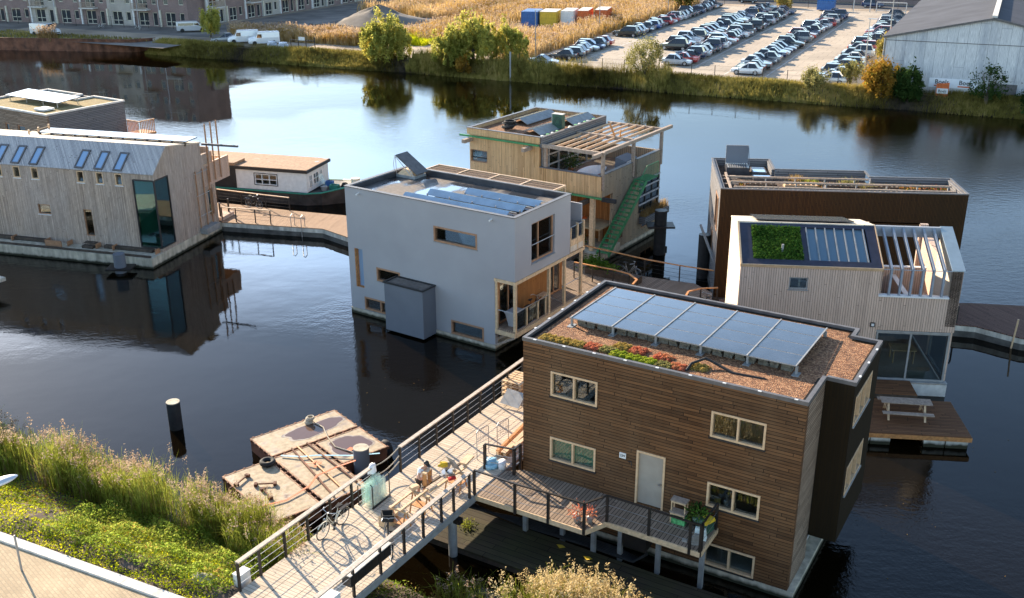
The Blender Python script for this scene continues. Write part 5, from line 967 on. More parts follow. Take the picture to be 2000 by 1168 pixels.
# ---- the white houseboat
Bt = thing("houseboat", "old houseboat with white cabin, tan flat roof and dark hull moored beyond the jetty", "boat", (-16.4, 79.9, 0), -16)
def hull():
    m = MB(); st = []; n = 15
    for i in range(n):
        t = i / (n - 1); x = -15 + 19.0 * t; k = max(0, (x + .2) / 4.2); hw = 2.35 * (1 - k ** 2.2) if k < 1 else .02; sh = 1.0 + .75 * k ** 1.8; hb = 2.15 * (1 - (k * 1.15) ** 1.6) if k * 1.15 < 1 else .01
        xb = x - .55 * k; st.append([(x, 2 - max(hw, .05), sh), (xb, 2 - max(hb, .03), -.4), (xb, 2 + max(hb, .03), -.4), (x, 2 + max(hw, .05), sh), (x, 2, sh - .25)])
    V = [p for s in st for p in s]; F = []
    for i in range(n - 1):
        for j in range(5): F.append((i * 5 + j, i * 5 + (j + 1) % 5, (i + 1) * 5 + (j + 1) % 5, (i + 1) * 5 + j))
    F.append((0, 1, 2, 3, 4)); F.append(tuple((n - 1) * 5 + j for j in (4, 3, 2, 1, 0))); m.add(V, F); return m, st
m, st = hull(); m.build("hull", M["hull_dark"], Bt)
m = MB(); m.tube([s[0] for s in st] , .07, 6); m.tube([s[3] for s in st], .07, 6); m.build("gunwale", M["teal_trim"], Bt)
WBt = (-4.6, -2.6, 1.42, 2.32)
m = MB(); m.wall(FR(), -6.3, 0, 1.0, 2.62, [WBt], .15); m.wall(RT(0), .15, 4, 1.0, 2.62, [(.5, 1.05, 1.25, 2.3), (1.25, 2.2, 1.35, 2.3), (2.4, 2.9, 1.35, 2.3)], .15); m.wall(BK(4), -14, -.15, 1.0, 2.62, [], .15); m.wall(FR(.0), -14, -8.3, 1.0, 2.62, [], .15); m.build("cabin", M["white_paint"], Bt)
m = MB(); m.box(-8.3, -6.3, -.05, 1.5, 1.0, 2.9); m.build("cabin_porch", M["black_paint"], Bt)
m = MB(); m.box(-14, .18, -.18, 4.2, 2.62, 2.86); m.build("roof_trim", M["black_paint"], Bt)
m = MB(); m.box(-14, .12, -.12, 4.14, 2.86, 2.89); m.build("roof", M["boat_roof"], Bt)
m = MB(); m.hexa([(-7.9, -.1, 2.89), (-6.3, -.1, 2.89), (-6.3, 1.6, 2.89), (-7.9, 1.6, 2.89)], [(-7.9, -.1, 3.1), (-6.3, -.1, 3.1), (-6.3, 1.6, 3.1), (-7.9, 1.6, 3.1)]); m.build("roof_hatch", M["boat_roof"], Bt)
window(Bt, FR(), *WBt, M["white_paint"], M["clear_glass"], mull=[-3.95, -3.3], trans=[1.85], fw=.07, rec=.0, proud=.02, curtain=None)
m = MB()
for a, b, c, d in ((WBt[0] - .06, WBt[0], 1.36, 2.38), (WBt[1], WBt[1] + .06, 1.36, 2.38), (WBt[0], WBt[1], 1.36, 1.42), (WBt[0], WBt[1], 2.32, 2.38)): m.box(a, b, -.035, .0, c, d)
m.build("window_surround", M["black_paint"], Bt)
for h in ((.5, 1.05, 1.25, 2.3), (1.25, 2.2, 1.35, 2.3), (2.4, 2.9, 1.35, 2.3)): window(Bt, RT(0), *h, M["white_paint"], M["clear_glass"], mull=[(h[0] + h[1]) / 2], trans=[1.85], fw=.06, rec=0, proud=.02)
m = MB(); m.box(-13.9, -.2, .2, 3.9, .9, 1.0); m.build("interior", M["inner_warm"], Bt)
m = MB(); m.tube([(3.35, 2, 1.4), (3.35, 2, 1.95)], .38, 14); m.build("bow_bollard", M["cream_paint"], Bt)
for k, (x, y, s, mt, nm, lb) in enumerate(((1.6, 1.7, .35, "teal_trim", "crate", "teal crate among the clutter on the houseboat's foredeck"), (1.0, 1.0, .28, "zinc", "bucket", "grey bucket close to the cabin on the houseboat's foredeck"), (2.2, 2.4, .3, "black_rubber", "rope_pile", "dark heap of rope by the bollard on the houseboat's bow"), (.9, 2.3, .3, "blue_paint", "jerrycan", "blue jerrycan on the houseboat's foredeck"))):
    m = MB()
    if k in (0, 3): m.box(-s, s, -s * .7, s * .7, 0, .06); m.box(-s, -s + .05, -s * .7, s * .7, .06, .4); m.box(s - .05, s, -s * .7, s * .7, .06, .4); m.box(-s + .05, s - .05, -s * .7, -s * .7 + .05, .06, .4); m.box(-s + .05, s - .05, s * .7 - .05, s * .7, .06, .4)
    elif k == 1: m.tube([(0, 0, 0), (0, 0, .35), (0, 0, .36)], [s * .7, s, s], 14)
    else:
        for q in range(5): m.torus((0, 0, .05 + q * .06), s * (1 - q * .1), .045, 'z', 16)
    o = m.build(nm, M[mt]); o.matrix_world = Bt.matrix_basis @ Matrix.Translation((x, y, .98 + .1 * k / 3)); tag(o, lb, nm.replace("_", " "))
m = MB(); m.hexa([(0, 0, 0), (.05, 0, 0), (.05, .6, 0), (0, .6, 0)], [(-.5, 0, 1.1), (-.45, 0, 1.1), (-.45, .6, 1.1), (-.5, .6, 1.1)]); o = m.build("leaning_sheet", M["glass_green_sheet"]); o.matrix_world = Bt.matrix_basis @ Matrix.Translation((.75, 1.6, 1.0)); tag(o, "pale sheet leaning against the houseboat's end wall", "sheet")
# ================================================================== JETTIES AND THE FOOTBRIDGE
def jetty(name, label, poly, z, mat, cat="jetty", yaw=0.0, th=.5, group="floating jetties"):
    """poly in world xy; deck sheet on a concrete float"""
    c = Vector((sum(p[0] for p in poly) / len(poly), sum(p[1] for p in poly) / len(poly), 0)); t = thing(name, label, cat, (c.x, c.y, 0), yaw, group)
    inv = Matrix.Rotation(-R(yaw), 3, 'Z'); P = [tuple((inv @ (Vector((p[0], p[1], 0)) - c))[:2]) for p in poly]
    m = MB(); m.prism(P, z - .06, z); m.build("deck", mat, t)
    k = [(p[0] * .985, p[1] * .985) for p in P]; m = MB(); m.prism(k, z - .36, z - .06); m.build("float", M["float_white"], t); k2 = [(p[0] * .97, p[1] * .97) for p in P]; m = MB(); m.prism(k2, -.3, z - .36); m.build("float_dark_reflection", M["concrete_dark"], t); return t  # lower float coloured dark to stand in for the reflection under the pale strip
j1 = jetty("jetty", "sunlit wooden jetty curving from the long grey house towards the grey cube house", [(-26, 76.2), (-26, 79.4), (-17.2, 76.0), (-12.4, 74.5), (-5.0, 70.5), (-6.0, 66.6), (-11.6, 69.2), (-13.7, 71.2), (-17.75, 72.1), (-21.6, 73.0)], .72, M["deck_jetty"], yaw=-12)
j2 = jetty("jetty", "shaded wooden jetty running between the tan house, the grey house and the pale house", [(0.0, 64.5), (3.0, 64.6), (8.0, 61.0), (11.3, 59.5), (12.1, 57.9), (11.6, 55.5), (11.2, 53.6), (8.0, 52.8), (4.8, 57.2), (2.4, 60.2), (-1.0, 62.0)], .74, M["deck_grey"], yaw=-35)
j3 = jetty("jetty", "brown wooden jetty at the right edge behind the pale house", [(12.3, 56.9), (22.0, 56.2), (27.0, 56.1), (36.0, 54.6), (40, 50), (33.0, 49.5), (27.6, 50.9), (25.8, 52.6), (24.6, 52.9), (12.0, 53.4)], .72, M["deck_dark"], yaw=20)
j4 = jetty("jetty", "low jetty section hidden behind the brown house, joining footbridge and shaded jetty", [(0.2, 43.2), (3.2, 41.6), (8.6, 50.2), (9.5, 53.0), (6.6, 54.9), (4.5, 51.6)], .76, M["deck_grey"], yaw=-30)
def railing(parent, pts, z0, h, pmat, rmat, wires=3, wide=.16, pr=.07, rail_first=True, posts=None, wr=.006, wm="steel"):
    """posts at pts, a flat handrail along their tops and thin wires between"""
    for p in (posts or pts):
        m = MB(); m.box(p[0] - pr / 2, p[0] + pr / 2, p[1] - pr / 2, p[1] + pr / 2, z0 - .18, z0 + h - .03); m.build("railing_post", pmat, parent)
    m = MB()
    for a, b in zip(pts[:-1], pts[1:]): m.beam((a[0], a[1], z0 + h), (b[0], b[1], z0 + h), wide, .05)
    m.build("handrail", rmat, parent)
    if wires:
        m = MB()
        for k in range(wires):
            z = z0 + h * (k + 1) / (wires + 1) * .98
            for a, b in zip(pts[:-1], pts[1:]): m.beam((a[0], a[1], z), (b[0], b[1], z), wr * 2, wr * 2)
        m.build("railing_wire", M[wm], parent)
def rthing(label, pts, z0, h=1.05, pm="dark_metal", rm="orange_wood", wires=3, wide=.12, group="jetty railings", name="railing", wm="dark_metal"):
    t = thing(name, label, "railing", (pts[0][0], pts[0][1], 0), 0, group); q = [(p[0] - pts[0][0], p[1] - pts[0][1]) for p in pts]
    railing(t, q, z0, h, M[pm], M[rm], wires, wide, wm=wm); return t
rthing("pale topped railing at the far side of the sunlit jetty, in front of the houseboat", [(-23.2, 78.4), (-21.1, 77.5), (-19, 76.6), (-17.0, 75.8)], .72, 1.05, rm="frame_pale")
rthing("pale topped railing at the near side of the sunlit jetty, beside the long grey house", [(-21.5, 73.3), (-20.4, 73.0), (-18.9, 72.7), (-17.7, 72.35)], .72, 1.05, rm="frame_pale")
rthing("brown railing behind the parked bicycle on the shaded jetty", [(3.4, 64.9), (5.7, 63.2), (8.4, 61.1), (10.4, 59.9), (12.4, 58.9)], .74)
t = rthing("curved brown railing beside the porch of the grey house", [(3.9, 60.6), (5.0, 59.9), (6.2, 59.2), (7.1, 58.4), (7.45, 57.4), (7.1, 56.6)], .74)
rthing("curved brown railing next to the bright end wall of the pale house", [(9.9, 54.6), (10.2, 55.4), (11.0, 55.9), (12.0, 56.0)], .74, rm="orange_wood")
rthing("short railing end at the right edge jetty", [(22.2, 53.9), (24.6, 53.2), (24.9, 53.1)], .72, rm="grey_wood")
for k, (x, y, h, lb) in enumerate(((-16.1, 71.8, 1.0, "left of the two thin steel ladder poles on the sunlit jetty"), (-15.3, 71.5, .9, "right of the two thin steel ladder poles on the sunlit jetty"))):
    m = MB(); m.tube([(x, y, -.3), (x, y, 1.5), (x + .1, y + .15, 1.62), (x + .2, y + .3, 1.5), (x + .2, y + .3, .72)], .028); tag(m.build("ladder_pole", M["steel"]), lb, "ladder pole", "steel ladder poles on the jetty")
m = MB(); m.tube([(27.2, 51.2, -.4), (27.35, 51.2, 1.7)], .05); tag(m.build("mooring_stake", M["frame_pale"]), "thin pale mooring stake at the edge of the right jetty", "stake")
# mooring posts
def dolphin(x, y, r, h, label, mat="black_rubber", cap="concrete", collar=None):
    t = thing("mooring_post", label, "mooring post", (x, y, 0), 0, "steel mooring posts"); m = MB(); m.tube([(0, 0, -.6), (0, 0, h)], r, 24); o = m.build("tube", M[mat], t); m = MB(); m.tube([(0, 0, h), (0, 0, h + .04)], r * .99, 24); m.build("cap", M[cap], t)
    if collar is not None:
        m = MB(); m.box(-r * 2.2, r * 2.2, -r * 1.5, r * 1.5, collar, collar + .12); m.build("collar", M["dark_metal"], t)
dolphin(-15.7, 42.5, .31, 1.35, "round black mooring post standing alone in open water with a pale top")
dolphin(-6.45, 38.35, .34, 1.25, "grey round mooring post between the barge and the footbridge", "render_slate", "concrete")
dolphin(-25.9, 64.1, .38, 1.25, "grey mooring post in front of the long grey house's pontoon", "render_slate", "render_slate", .25)
dolphin(10.2, 67.4, .42, 3.1, "tall black mooring post at the corner of the tan house", "black_rubber", "black_paint", 2.0)
dolphin(12.35, 62.6, .38, 2.9, "black mooring post at the far left corner of the dark house", "black_rubber", "black_paint")
m = MB(); m.beam((12.0, 62.5, 3.6), (12.9, 58.7, .9), .12, .12); tag(m.build("mooring_strut", M["zinc"]), "slanting pale steel strut between the black mooring post and the jetty", "strut")
# ------------------------------------------------ footbridge: frame along its left rail
BY = 58.9; Br = thing("footbridge", "sunlit wooden footbridge from the bank to the houses, with dark posts and pale handrails", "footbridge", (-8.83, 27.56, 0), BY)
bi = Br.matrix_basis.inverted()
def bl(x, y, z=0.0): q = bi @ Vector((x, y, z)); return (q.x, q.y, q.z)
ZB = 2.1
m = MB(); m.prism([(-6.0, .05), (20.2, .05), (20.2, -3.3), (14.0, -3.3), (12.9, -3.35), (-6, -3.35)], ZB - .06, ZB)
o = m.build("deck", M["deck_light"], Br)
m = MB(); m.box(-6, 20.2, -.02, .06, ZB - .34, ZB - .06); m.box(-6, 20.2, -3.40, -3.33, ZB - .30, ZB - .02); m.box(-6, 20, -1.0, -.8, ZB - .4, ZB - .07); m.box(-6, 20, -2.6, -2.4, ZB - .4, ZB - .07); m.build("edge_beam", M["zinc"], Br)
for x, y in ((2.0, -.3), (2.0, -3.1), (7.6, -.3), (7.6, -3.1), (13.2, -.3), (13.2, -3.1), (18.8, -.3), (18.8, -3.1)):
    m = MB(); m.tube([(x, y, -.8), (x, y, ZB - .34)], .17, 16); m.build("pile", M["zinc"], Br)
for x in (2.0, 7.6, 13.2, 18.8): m = MB(); m.box(x - .12, x + .12, -3.5, .1, ZB - .6, ZB - .4); m.build("cross_beam", M["dark_metal"], Br)
# left rail: first stretch up to the gap, second stretch after it
railing(Br, [(.0, .02), (.95, .02), (2.15, .02), (3.3, .02), (4.5, .02), (5.7, .02), (6.95, .02)], ZB, 1.1, M["dark_metal"], M["rail_pale"], 3, .17, .08)
railing(Br, [(8.65, .02), (9.9, .02), (11.1, .02), (12.3, .02), (13.4, .02), (14.4, .02), (15.5, .02), (16.7, .02), (18, .02), (19.3, .02)], ZB, 1.1, M["dark_metal"], M["rail_pale"], 3, .17, .08)
RP_ = [bl(-5.9, 25.7), bl(-4.97, 27.2), bl(-4.32, 28.43), bl(-3.76, 29.62), bl(-3.11, 30.53), bl(-2.54, 31.48), bl(-2.21, 32.2), bl(-1.6, 33.06)]
railing(Br, [(p[0], -3.33) for p in RP_], ZB, 1.1, M["dark_metal"], M["rail_pale"], 3, .17, .08)
railing(Br, [bl(.08, 35.0)[:2], bl(.85, 36.2)[:2], bl(1.6, 37.4)[:2], bl(2.4, 38.7)[:2]], ZB, 1.1, M["dark_metal"], M["frame_pale"], 3, .15, .08)
m = MB()
for y in (-.85, -1.7, -2.5): m.box(-6, 20, y - .006, y + .006, ZB - .001, ZB + .003)
m.build("deck_seam", M["dark_wood"], Br)
# ropes closing the gap in the left rail
for k, (za, zb, sag) in enumerate(((ZB + 1.12, ZB + 1.12, .32), (ZB + .72, ZB + .75, .38), (ZB + .38, ZB + .5, .30))):
    m = MB(); pts = []
    for i in range(11): t = i / 10; pts.append((6.95 + 1.7 * t, .02 + .05 * math.sin(t * 3), za + (zb - za) * t - sag * 4 * t * (1 - t) * .6))
    m.tube(pts, .022, 6); m.build("rope", M["rope"], Br)
# deck of the brown house
Dk = thing("access_deck", "grey wooden access deck with dark railing along the front of the brown house", "deck"); Dk.matrix_world = A.matrix_basis.copy()
m = MB(); m.prism([(-11.35, -2.5), (-6.70, -2.5), (-6.28, -1.62), (-2.68, -1.70), (-2.68, -.02), (-10.6, -.02), (-11.9, -1.0)], ZB - .10, ZB - .03); m.build("deck", M["deck_grey"], Dk)
m = MB()
for a, b in (((-11.35, -2.53), (-6.70, -2.53)), ((-6.68, -2.52), (-6.26, -1.66)), ((-6.24, -1.66), (-2.66, -1.74)), ((-2.65, -1.7), (-2.65, -.02))): m.beam((a[0], a[1], ZB - .14), (b[0], b[1], ZB - .14), .06, .20)
m.build("fascia", M["new_wood"], Dk)
for x, y in ((-8.4, -.9), (-6.95, -1.2), (-6.0, -.9), (-4.5, -.9), (-2.85, -.9), (-9.8, -1.3)): m = MB(); m.box(x - .08, x + .08, y - .08, y + .08, -.4, ZB - .1); m.build("support_post", M["zinc"], Dk)
railing(Dk, [(-11.3, -2.55), (-9.5, -2.62), (-8.15, -2.55), (-6.72, -2.52), (-6.24, -1.64), (-4.6, -1.68), (-3.05, -1.75), (-2.68, -1.72)], ZB - .05, 1.1, M["dark_metal"], M["dark_metal"], 2, .07, .09)
railing(Dk, [(-2.68, -1.6), (-2.68, -.15)], ZB - .05, 1.1, M["dark_metal"], M["dark_metal"], 2, .07, .09)
railing(Dk, [(-11.95, -.75), (-10.75, -.55), (-10.75, -.05)], ZB - .05, 1.15, M["dark_metal"], M["dark_metal"], 2, .07, .10)
m = MB(); m.box(-5.85, -4.95, -1.0, -.35, .78, 1.5); m.build("meter_box", M["dark_metal"], Dk)
# cable bundle between landing and house
Cb = thing("cable_bundle", "bundle of dark hoses and pipes lying in the gap beside the brown house", "hoses"); Cb.matrix_world = A.matrix_basis.copy()
for k in range(6):
    m = MB(); o_ = -.62 - k * .09; m.tube([(-12.2, -1.6 + k * .05, .75), (-11.4, -1.1, .42), (-10, o_ - .05, .32), (-8.5, o_ - .02 * math.sin(k), .3), (-7, o_, .33), (-6.1, o_, .30), (-5.4, o_ + .02, .12 + .03 * k), (-5.05, -.65, .45), (-5.15, -.6, .95)], .055, 8); m.build("hose", M["black_rubber"], Cb, True)
# mossy landing beside the brown house
Ld = thing("wooden_landing", "low dark mossy wooden landing stage between footbridge and brown house", "landing stage"); Ld.matrix_world = A.matrix_basis.copy()
m = MB(); m.prism([(-12.9, -3.55), (-8.8, -3.55), (2.0, -3.9), (2.0, -1.35), (-4, -1.35), (-10.6, -1.15), (-12.95, -1.0)], .22, .30); m.build("deck", M["deck_mossy"], Ld)
m = MB(); m.box(-12.85, 2, -3.5, -1.5, -.4, .2); m.build("frame", M["dark_wood"], Ld)
g = np.random.default_rng(31)
def tuft(name, label, cat, c, n, rad, h, mat, seed, leafy=True, ls=.06, group=None, w=.02):
    gg = np.random.default_rng(seed); P = np.stack([gg.normal(0, rad * .5, n), gg.normal(0, rad * .5, n), np.zeros(n)], 1)
    if leafy: P[:, 2] = np.abs(gg.normal(0, h * .5, n)); v, f = leaves(P, gg.uniform(.5, 1.2, n) * ls, seed)
    else: v, f, _ = blades(P, gg.uniform(.5, 1, n) * h, gg.uniform(.5, 1, n) * w, .5, seed=seed)
    o = raw_mesh(name, v, f, M[mat]); o.location = c; return tag(o, label, cat, group)
tuft("weed", "small green weed growing on the mossy landing stage", "weed", A.matrix_basis @ Vector((-11.9, -2.2, .3)), 160, .35, .25, "reed_leaf", 5)
for k, (x, y, lb) in enumerate(((-8.1, -1.6, "yellow leaf lying on the landing stage, nearest the footbridge"), (-6.9, -1.75, "smaller yellow leaf on the landing stage, further right"))):
    m = MB(); m.add([(0, -.12, 0), (.2, 0, .03), (0, .12, 0), (-.2, .02, .02)], [(0, 1, 2, 3)]); o = m.build("fallen_leaf", M["yellow_paint"]); o.matrix_world = A.matrix_basis @ Matrix.Translation((x, y, .32)); tag(o, lb, "leaf", "fallen leaves on the landing stage")
# ------------------------------------------------ things on the deck of the brown house
def onA(name, mb, mat, loc, label, cat, rz=0.0, group=None, smooth=False):
    o = mb.build(name, M[mat], None, smooth); o.matrix_world = A.matrix_basis @ Matrix.Translation(loc) @ Matrix.Rotation(R(rz), 4, 'Z'); return tag(o, label, cat, group)
Zd = ZB - .03
def stool(loc, label, rz):
    t = thing("wooden_stool", label, "stool", group="wooden stools beside the door"); t.matrix_world = A.matrix_basis @ Matrix.Translation(loc) @ Matrix.Rotation(R(rz), 4, 'Z')
    m = MB(); m.box(-.3, .3, -.17, .17, .42, .46); m.build("seat", M["grey_wood"], t)
    for x in (-.27, .23):
        for y in (-.15, .11): m = MB(); m.box(x, x + .04, y, y + .04, 0, .42); m.build("leg", M["new_wood"], t)
    m = MB(); m.box(-.26, .26, -.16, -.13, .36, .42); m.build("rail", M["new_wood"], t)
stool((-4.0, -.35, Zd + .46), "upper pale wooden stool standing on the lower one beside the grey door", 0); stool((-4.0, -.40, Zd), "lower pale wooden stool carrying the upper one beside the grey door", 0)
m = MB(); m.box(-.25, .25, -.15, .15, 0, .03); m.box(-.25, -.22, -.15, .15, .03, .30); m.box(.22, .25, -.15, .15, .03, .30); m.box(-.22, .22, -.15, -.12, .03, .30); m.box(-.22, .22, .12, .15, .03, .30)
onA("beer_crate", m, "bag_green", (-3.95, -.42, Zd + .01), "green plastic crate standing under the wooden stools", "crate")
for k, (x, y, lb) in enumerate(((-3.35, -1.4, "left brick of the little brick pile at the end of the deck"), (-3.12, -1.42, "upright brick in the middle of the little pile on the deck"), (-2.95, -1.38, "tall stack of bricks by the railing corner of the deck"))):
    m = MB(); h = (.12, .34, .42)[k]
    for i in range(max(1, int(h / .1))): m.box(-.1 + .01 * (i % 2), .1, -.05, .05, i * .105, i * .105 + .1)
    onA("brick_pile", m, "stone", (x, y, Zd), lb, "bricks", 15 * k, "bricks at the end of the deck")
m = MB(); m.hexa([(-.22, -.12, 0), (.22, -.12, 0), (.22, .12, 0), (-.22, .12, 0)], [(-.19, -.05, .42), (.19, -.07, .42), (.17, .06, .42), (-.2, .07, .42)]); onA("cement_bag", m, "bag_white", (-2.95, -.95, Zd), "white paper bag leaning in the corner of the deck railing", "bag", 10)
m = MB(); m.box(-.25, .25, -.17, .17, 0, .08); m.box(-.23, .22, -.16, .16, .08, .15); onA("yellow_bag", m, "yellow_paint", (-2.9, -.5, Zd + .45), "flat yellow bag on the box in the deck corner", "bag", 70)
m = MB(); m.box(-.3, .3, -.2, .2, 0, .45); onA("storage_crate", m, "dark_green", (-2.98, -.45, Zd), "dark green box at the railing end of the deck, below the yellow bag", "box", 80)
def atA(x, y, z): return A.matrix_basis @ Matrix.Translation((x, y, z))
potted("flower_pot", "dark green plant in a pot standing behind the wooden stools", "flower pot", atA(-3.35, -.25, Zd), "dark_leaf", 220, .4, .6, "black_rubber", .17, .26, 41)
potted("flower_pot", "larger zinc bucket with reddish dead plants in the bend of the deck railing", "flower pot", atA(-7.15, -2.2, Zd), "sedum_red", 140, .38, .35, "zinc", .17, .28, 42, .06, "zinc buckets in the railing bend")
potted("flower_pot", "smaller zinc bucket with reddish dead plants beside the larger one", "flower pot", atA(-6.75, -2.0, Zd), "sedum_red", 120, .34, .35, "zinc", .14, .25, 43, .06, "zinc buckets in the railing bend")
potted("planter_pot", "green tray of seedlings hanging in the railing corner of the deck", "planter", atA(-3.0, -1.15, Zd + .75), "roof_plants", 160, .4, .35, "dark_green", .2, .15, 44, .06)
# ------------------------------------------------ things on the footbridge
def onB(o, x, y, z=ZB, rz=0.0, ex=None):
    q = Matrix.Translation((x, y, z)) @ Matrix.Rotation(R(rz), 4, 'Z'); o.matrix_world = q if ex is None else q @ ex; return o
def bicycle(label, x, y, rz, lean, body, crate=False, grp=None, z=ZB, fm="cream_paint", seatm="black_rubber"):
    t = thing("bicycle", label, "bicycle", group=grp); onB(t, x, y, z, rz, Matrix.Rotation(R(lean), 4, 'X'))
    for wx in (-.53, .55):
        m = MB(); m.torus((0, 0, 0), .335, .02, 'y', 36, 6); w_ = m.build("wheel", M["black_rubber"], t); w_.location = (wx, 0, .355)
        m = MB(); m.torus((0, 0, 0), .312, .010, 'y', 30, 4)
        m.build("rim", M["steel"], w_); m = MB(); m.tube([(0, -.04, 0), (0, .04, 0)], .025)
        for k in range(16): a = k * math.pi / 8; m.beam((0, .02 * (-1) ** k, 0), (.31 * math.cos(a), 0, .31 * math.sin(a)), .004, .004)
        m.build("spokes", M["steel"], w_)
    m = MB(); hd = (.36, 0, .90); bb = (-.06, 0, .30); st_ = (-.20, 0, .78)
    m.tube([hd, (.12, 0, .52), (-.02, 0, .36), bb], .018); m.tube([(.38, 0, .80), (.14, 0, .42), bb], .018); m.tube([bb, st_, (-.23, 0, .95)], .016); m.tube([bb, (-.53, .04, .355)], .012); m.tube([bb, (-.53, -.04, .355)], .012); m.tube([(-.19, 0, .74), (-.53, .04, .355)], .010); m.tube([(-.19, 0, .74), (-.53, -.04, .355)], .010)
    m.tube([(.34, 0, 1.0), hd, (.44, .05, .62), (.55, .05, .355)], .014); m.tube([(.44, -.05, .62), (.55, -.05, .355)], .014); m.build("frame", M[fm], t)
    m = MB(); m.tube([(.18, .28, 1.04), (.32, .22, 1.07), (.36, .05, 1.04), (.34, 0, 1.02), (.36, -.05, 1.04), (.32, -.22, 1.07), (.18, -.28, 1.04)], .013); m.build("handlebar", M["steel"], t)
    m = MB(); m.hexa([(-.36, -.09, .95), (-.10, -.03, .97), (-.10, .03, .97), (-.36, .09, .95)], [(-.38, -.10, 1.01), (-.09, -.035, 1.01), (-.09, .035, 1.01), (-.38, .10, 1.01)]); m.build("saddle", M[seatm], t)
    m = MB()
    for wx in (-.53, .55):
        pts = [(wx + .37 * math.cos(a), 0, .355 + .37 * math.sin(a)) for a in [R(d) for d in range(10 if wx < 0 else 40, 175, 15)]]
        for p, q in zip(pts[:-1], pts[1:]): m.beam(p, q, .05, .008)
    m.build("mudguard", M[fm], t)
    m = MB(); m.box(-.82, -.36, -.06, .06, .74, .755)
    for sy in (-.06, .06): m.tube([(-.78, sy, .74), (-.53, sy, .36)], .007, 5)
    m.build("carrier", M["dark_metal"], t); m = MB(); m.tube([(.47, 0, .82), (.53, 0, .82)], .045, 10); m.build("headlight", M["steel"], t)
    m = MB(); m.tube([(-.06, -.05, .30), (-.06, .05, .30)], .08, 14); m.tube([(-.06, .06, .30), (.08, .07, .20)], .012, 5); m.tube([(-.06, -.06, .30), (-.2, -.07, .40)], .012, 5); m.box(.03, .13, .07, .15, .19, .21); m.box(-.25, -.15, -.15, -.07, .39, .41); m.build("crank", M["dark_metal"], t)
    if crate:
        m = MB(); m.box(.42, .80, -.20, .20, .84, .86); m.box(.42, .44, -.20, .20, .86, 1.10); m.box(.78, .80, -.20, .20, .86, 1.10)
        for sy in (-.20, .185): m.box(.44, .78, sy, sy + .015, .86, .92); m.box(.44, .78, sy, sy + .015, 1.04, 1.10); m.box(.53, .56, sy, sy + .015, .92, 1.04); m.box(.66, .69, sy, sy + .015, .92, 1.04)
        m.build("front_crate", M["black_rubber"], t)
    return t
p = Vector((-6.38, 30.92)); bicycle("cream framed city bicycle leaning against the left railing of the footbridge", p.x, p.y, 239.5, -7, None)
bicycle("dark bicycle with a black front crate, parked at the right railing of the footbridge", -4.32, 29.8, 105, 8, None, True, fm="dark_metal")
bicycle("grey bicycle standing on the shaded jetty near the flower planter", 7.35, 60.6, -32, 3, None, z=.74, fm="zinc")
bicycle("dark bicycle on the sunlit jetty beside the houseboat railing", -19.9, 76.6, -28, 4, None, z=.72, fm="dark_metal")
bicycle("dark bicycle against the railing next to the bright end wall of the pale house", 11.0, 54.9, 60, 5, None, z=.74, fm="dark_metal")
_q = B.matrix_basis @ Vector((.75, 2.6, 1.42)); bicycle("black bicycle parked on the porch of the grey house", _q.x, _q.y, 56, 3, None, z=1.41, fm="dark_metal")
# glass sheets in a rack
gr = thing("glass_rack", "rack of pale green glass sheets standing against the gap in the bridge railing", "glass rack"); onB(gr, -5.15, 32.95, ZB, BY + 2)
for k in range(7):
    m = MB(); a = -.50 + .04 * (k % 3); m.hexa([(a, -.24 + k * .07, .05), (a + 1.0, -.24 + k * .07, .05), (a + 1.0, -.225 + k * .07, .05), (a, -.225 + k * .07, .05)], [(a + .03 * (k % 2), -.22 + k * .07, .80 + .03 * (k % 4)), (a + .95, -.22 + k * .07, .80 + .02 * k), (a + .95, -.205 + k * .07, .80 + .02 * k), (a + .03 * (k % 2), -.205 + k * .07, .80 + .03 * (k % 4))]); m.build("glass_sheet", M["glass_green_sheet"], gr)
for x in (-.52, .52):
    m = MB(); m.tube([(x, -.32, 0), (x, -.32, .95), (x, -.24, 1.0)], .02); m.build("rack_post", M["dark_metal"], gr); m = MB(); m.tube([(x, .34, 0), (x, .34, .8)], .02); m.build("rack_post", M["dark_metal"], gr)
m = MB(); m.box(-.55, .55, -.34, -.28, 0, .05); m.box(-.55, .55, .3, .36, 0, .05); m.build("rack_base", M["dark_metal"], gr)
m = MB(); k = 12; V = []; F = []
for i in range(k):
    for j in range(8): a = 6.283 * i / k; rr = .13 + .05 * (j / 7) * (1 + .5 * math.sin(3 * a)); V.append((rr * math.cos(a) * (1.2 if j else .6), rr * math.sin(a) * .7, .10 - .34 * (j / 7) + .03 * math.sin(4 * a + j)))
for i in range(k):
    for j in range(7): F.append((i * 8 + j, ((i + 1) % k) * 8 + j, ((i + 1) % k) * 8 + j + 1, i * 8 + j + 1))
F.append(tuple(i * 8 for i in range(k))); m.add(V, F); o = m.build("towel", M["cloth_white"], None, True); onB(o, -5.25, 33.5, ZB + 1.12, BY); tag(o, "white cloth hanging over the end of the left bridge railing", "towel")
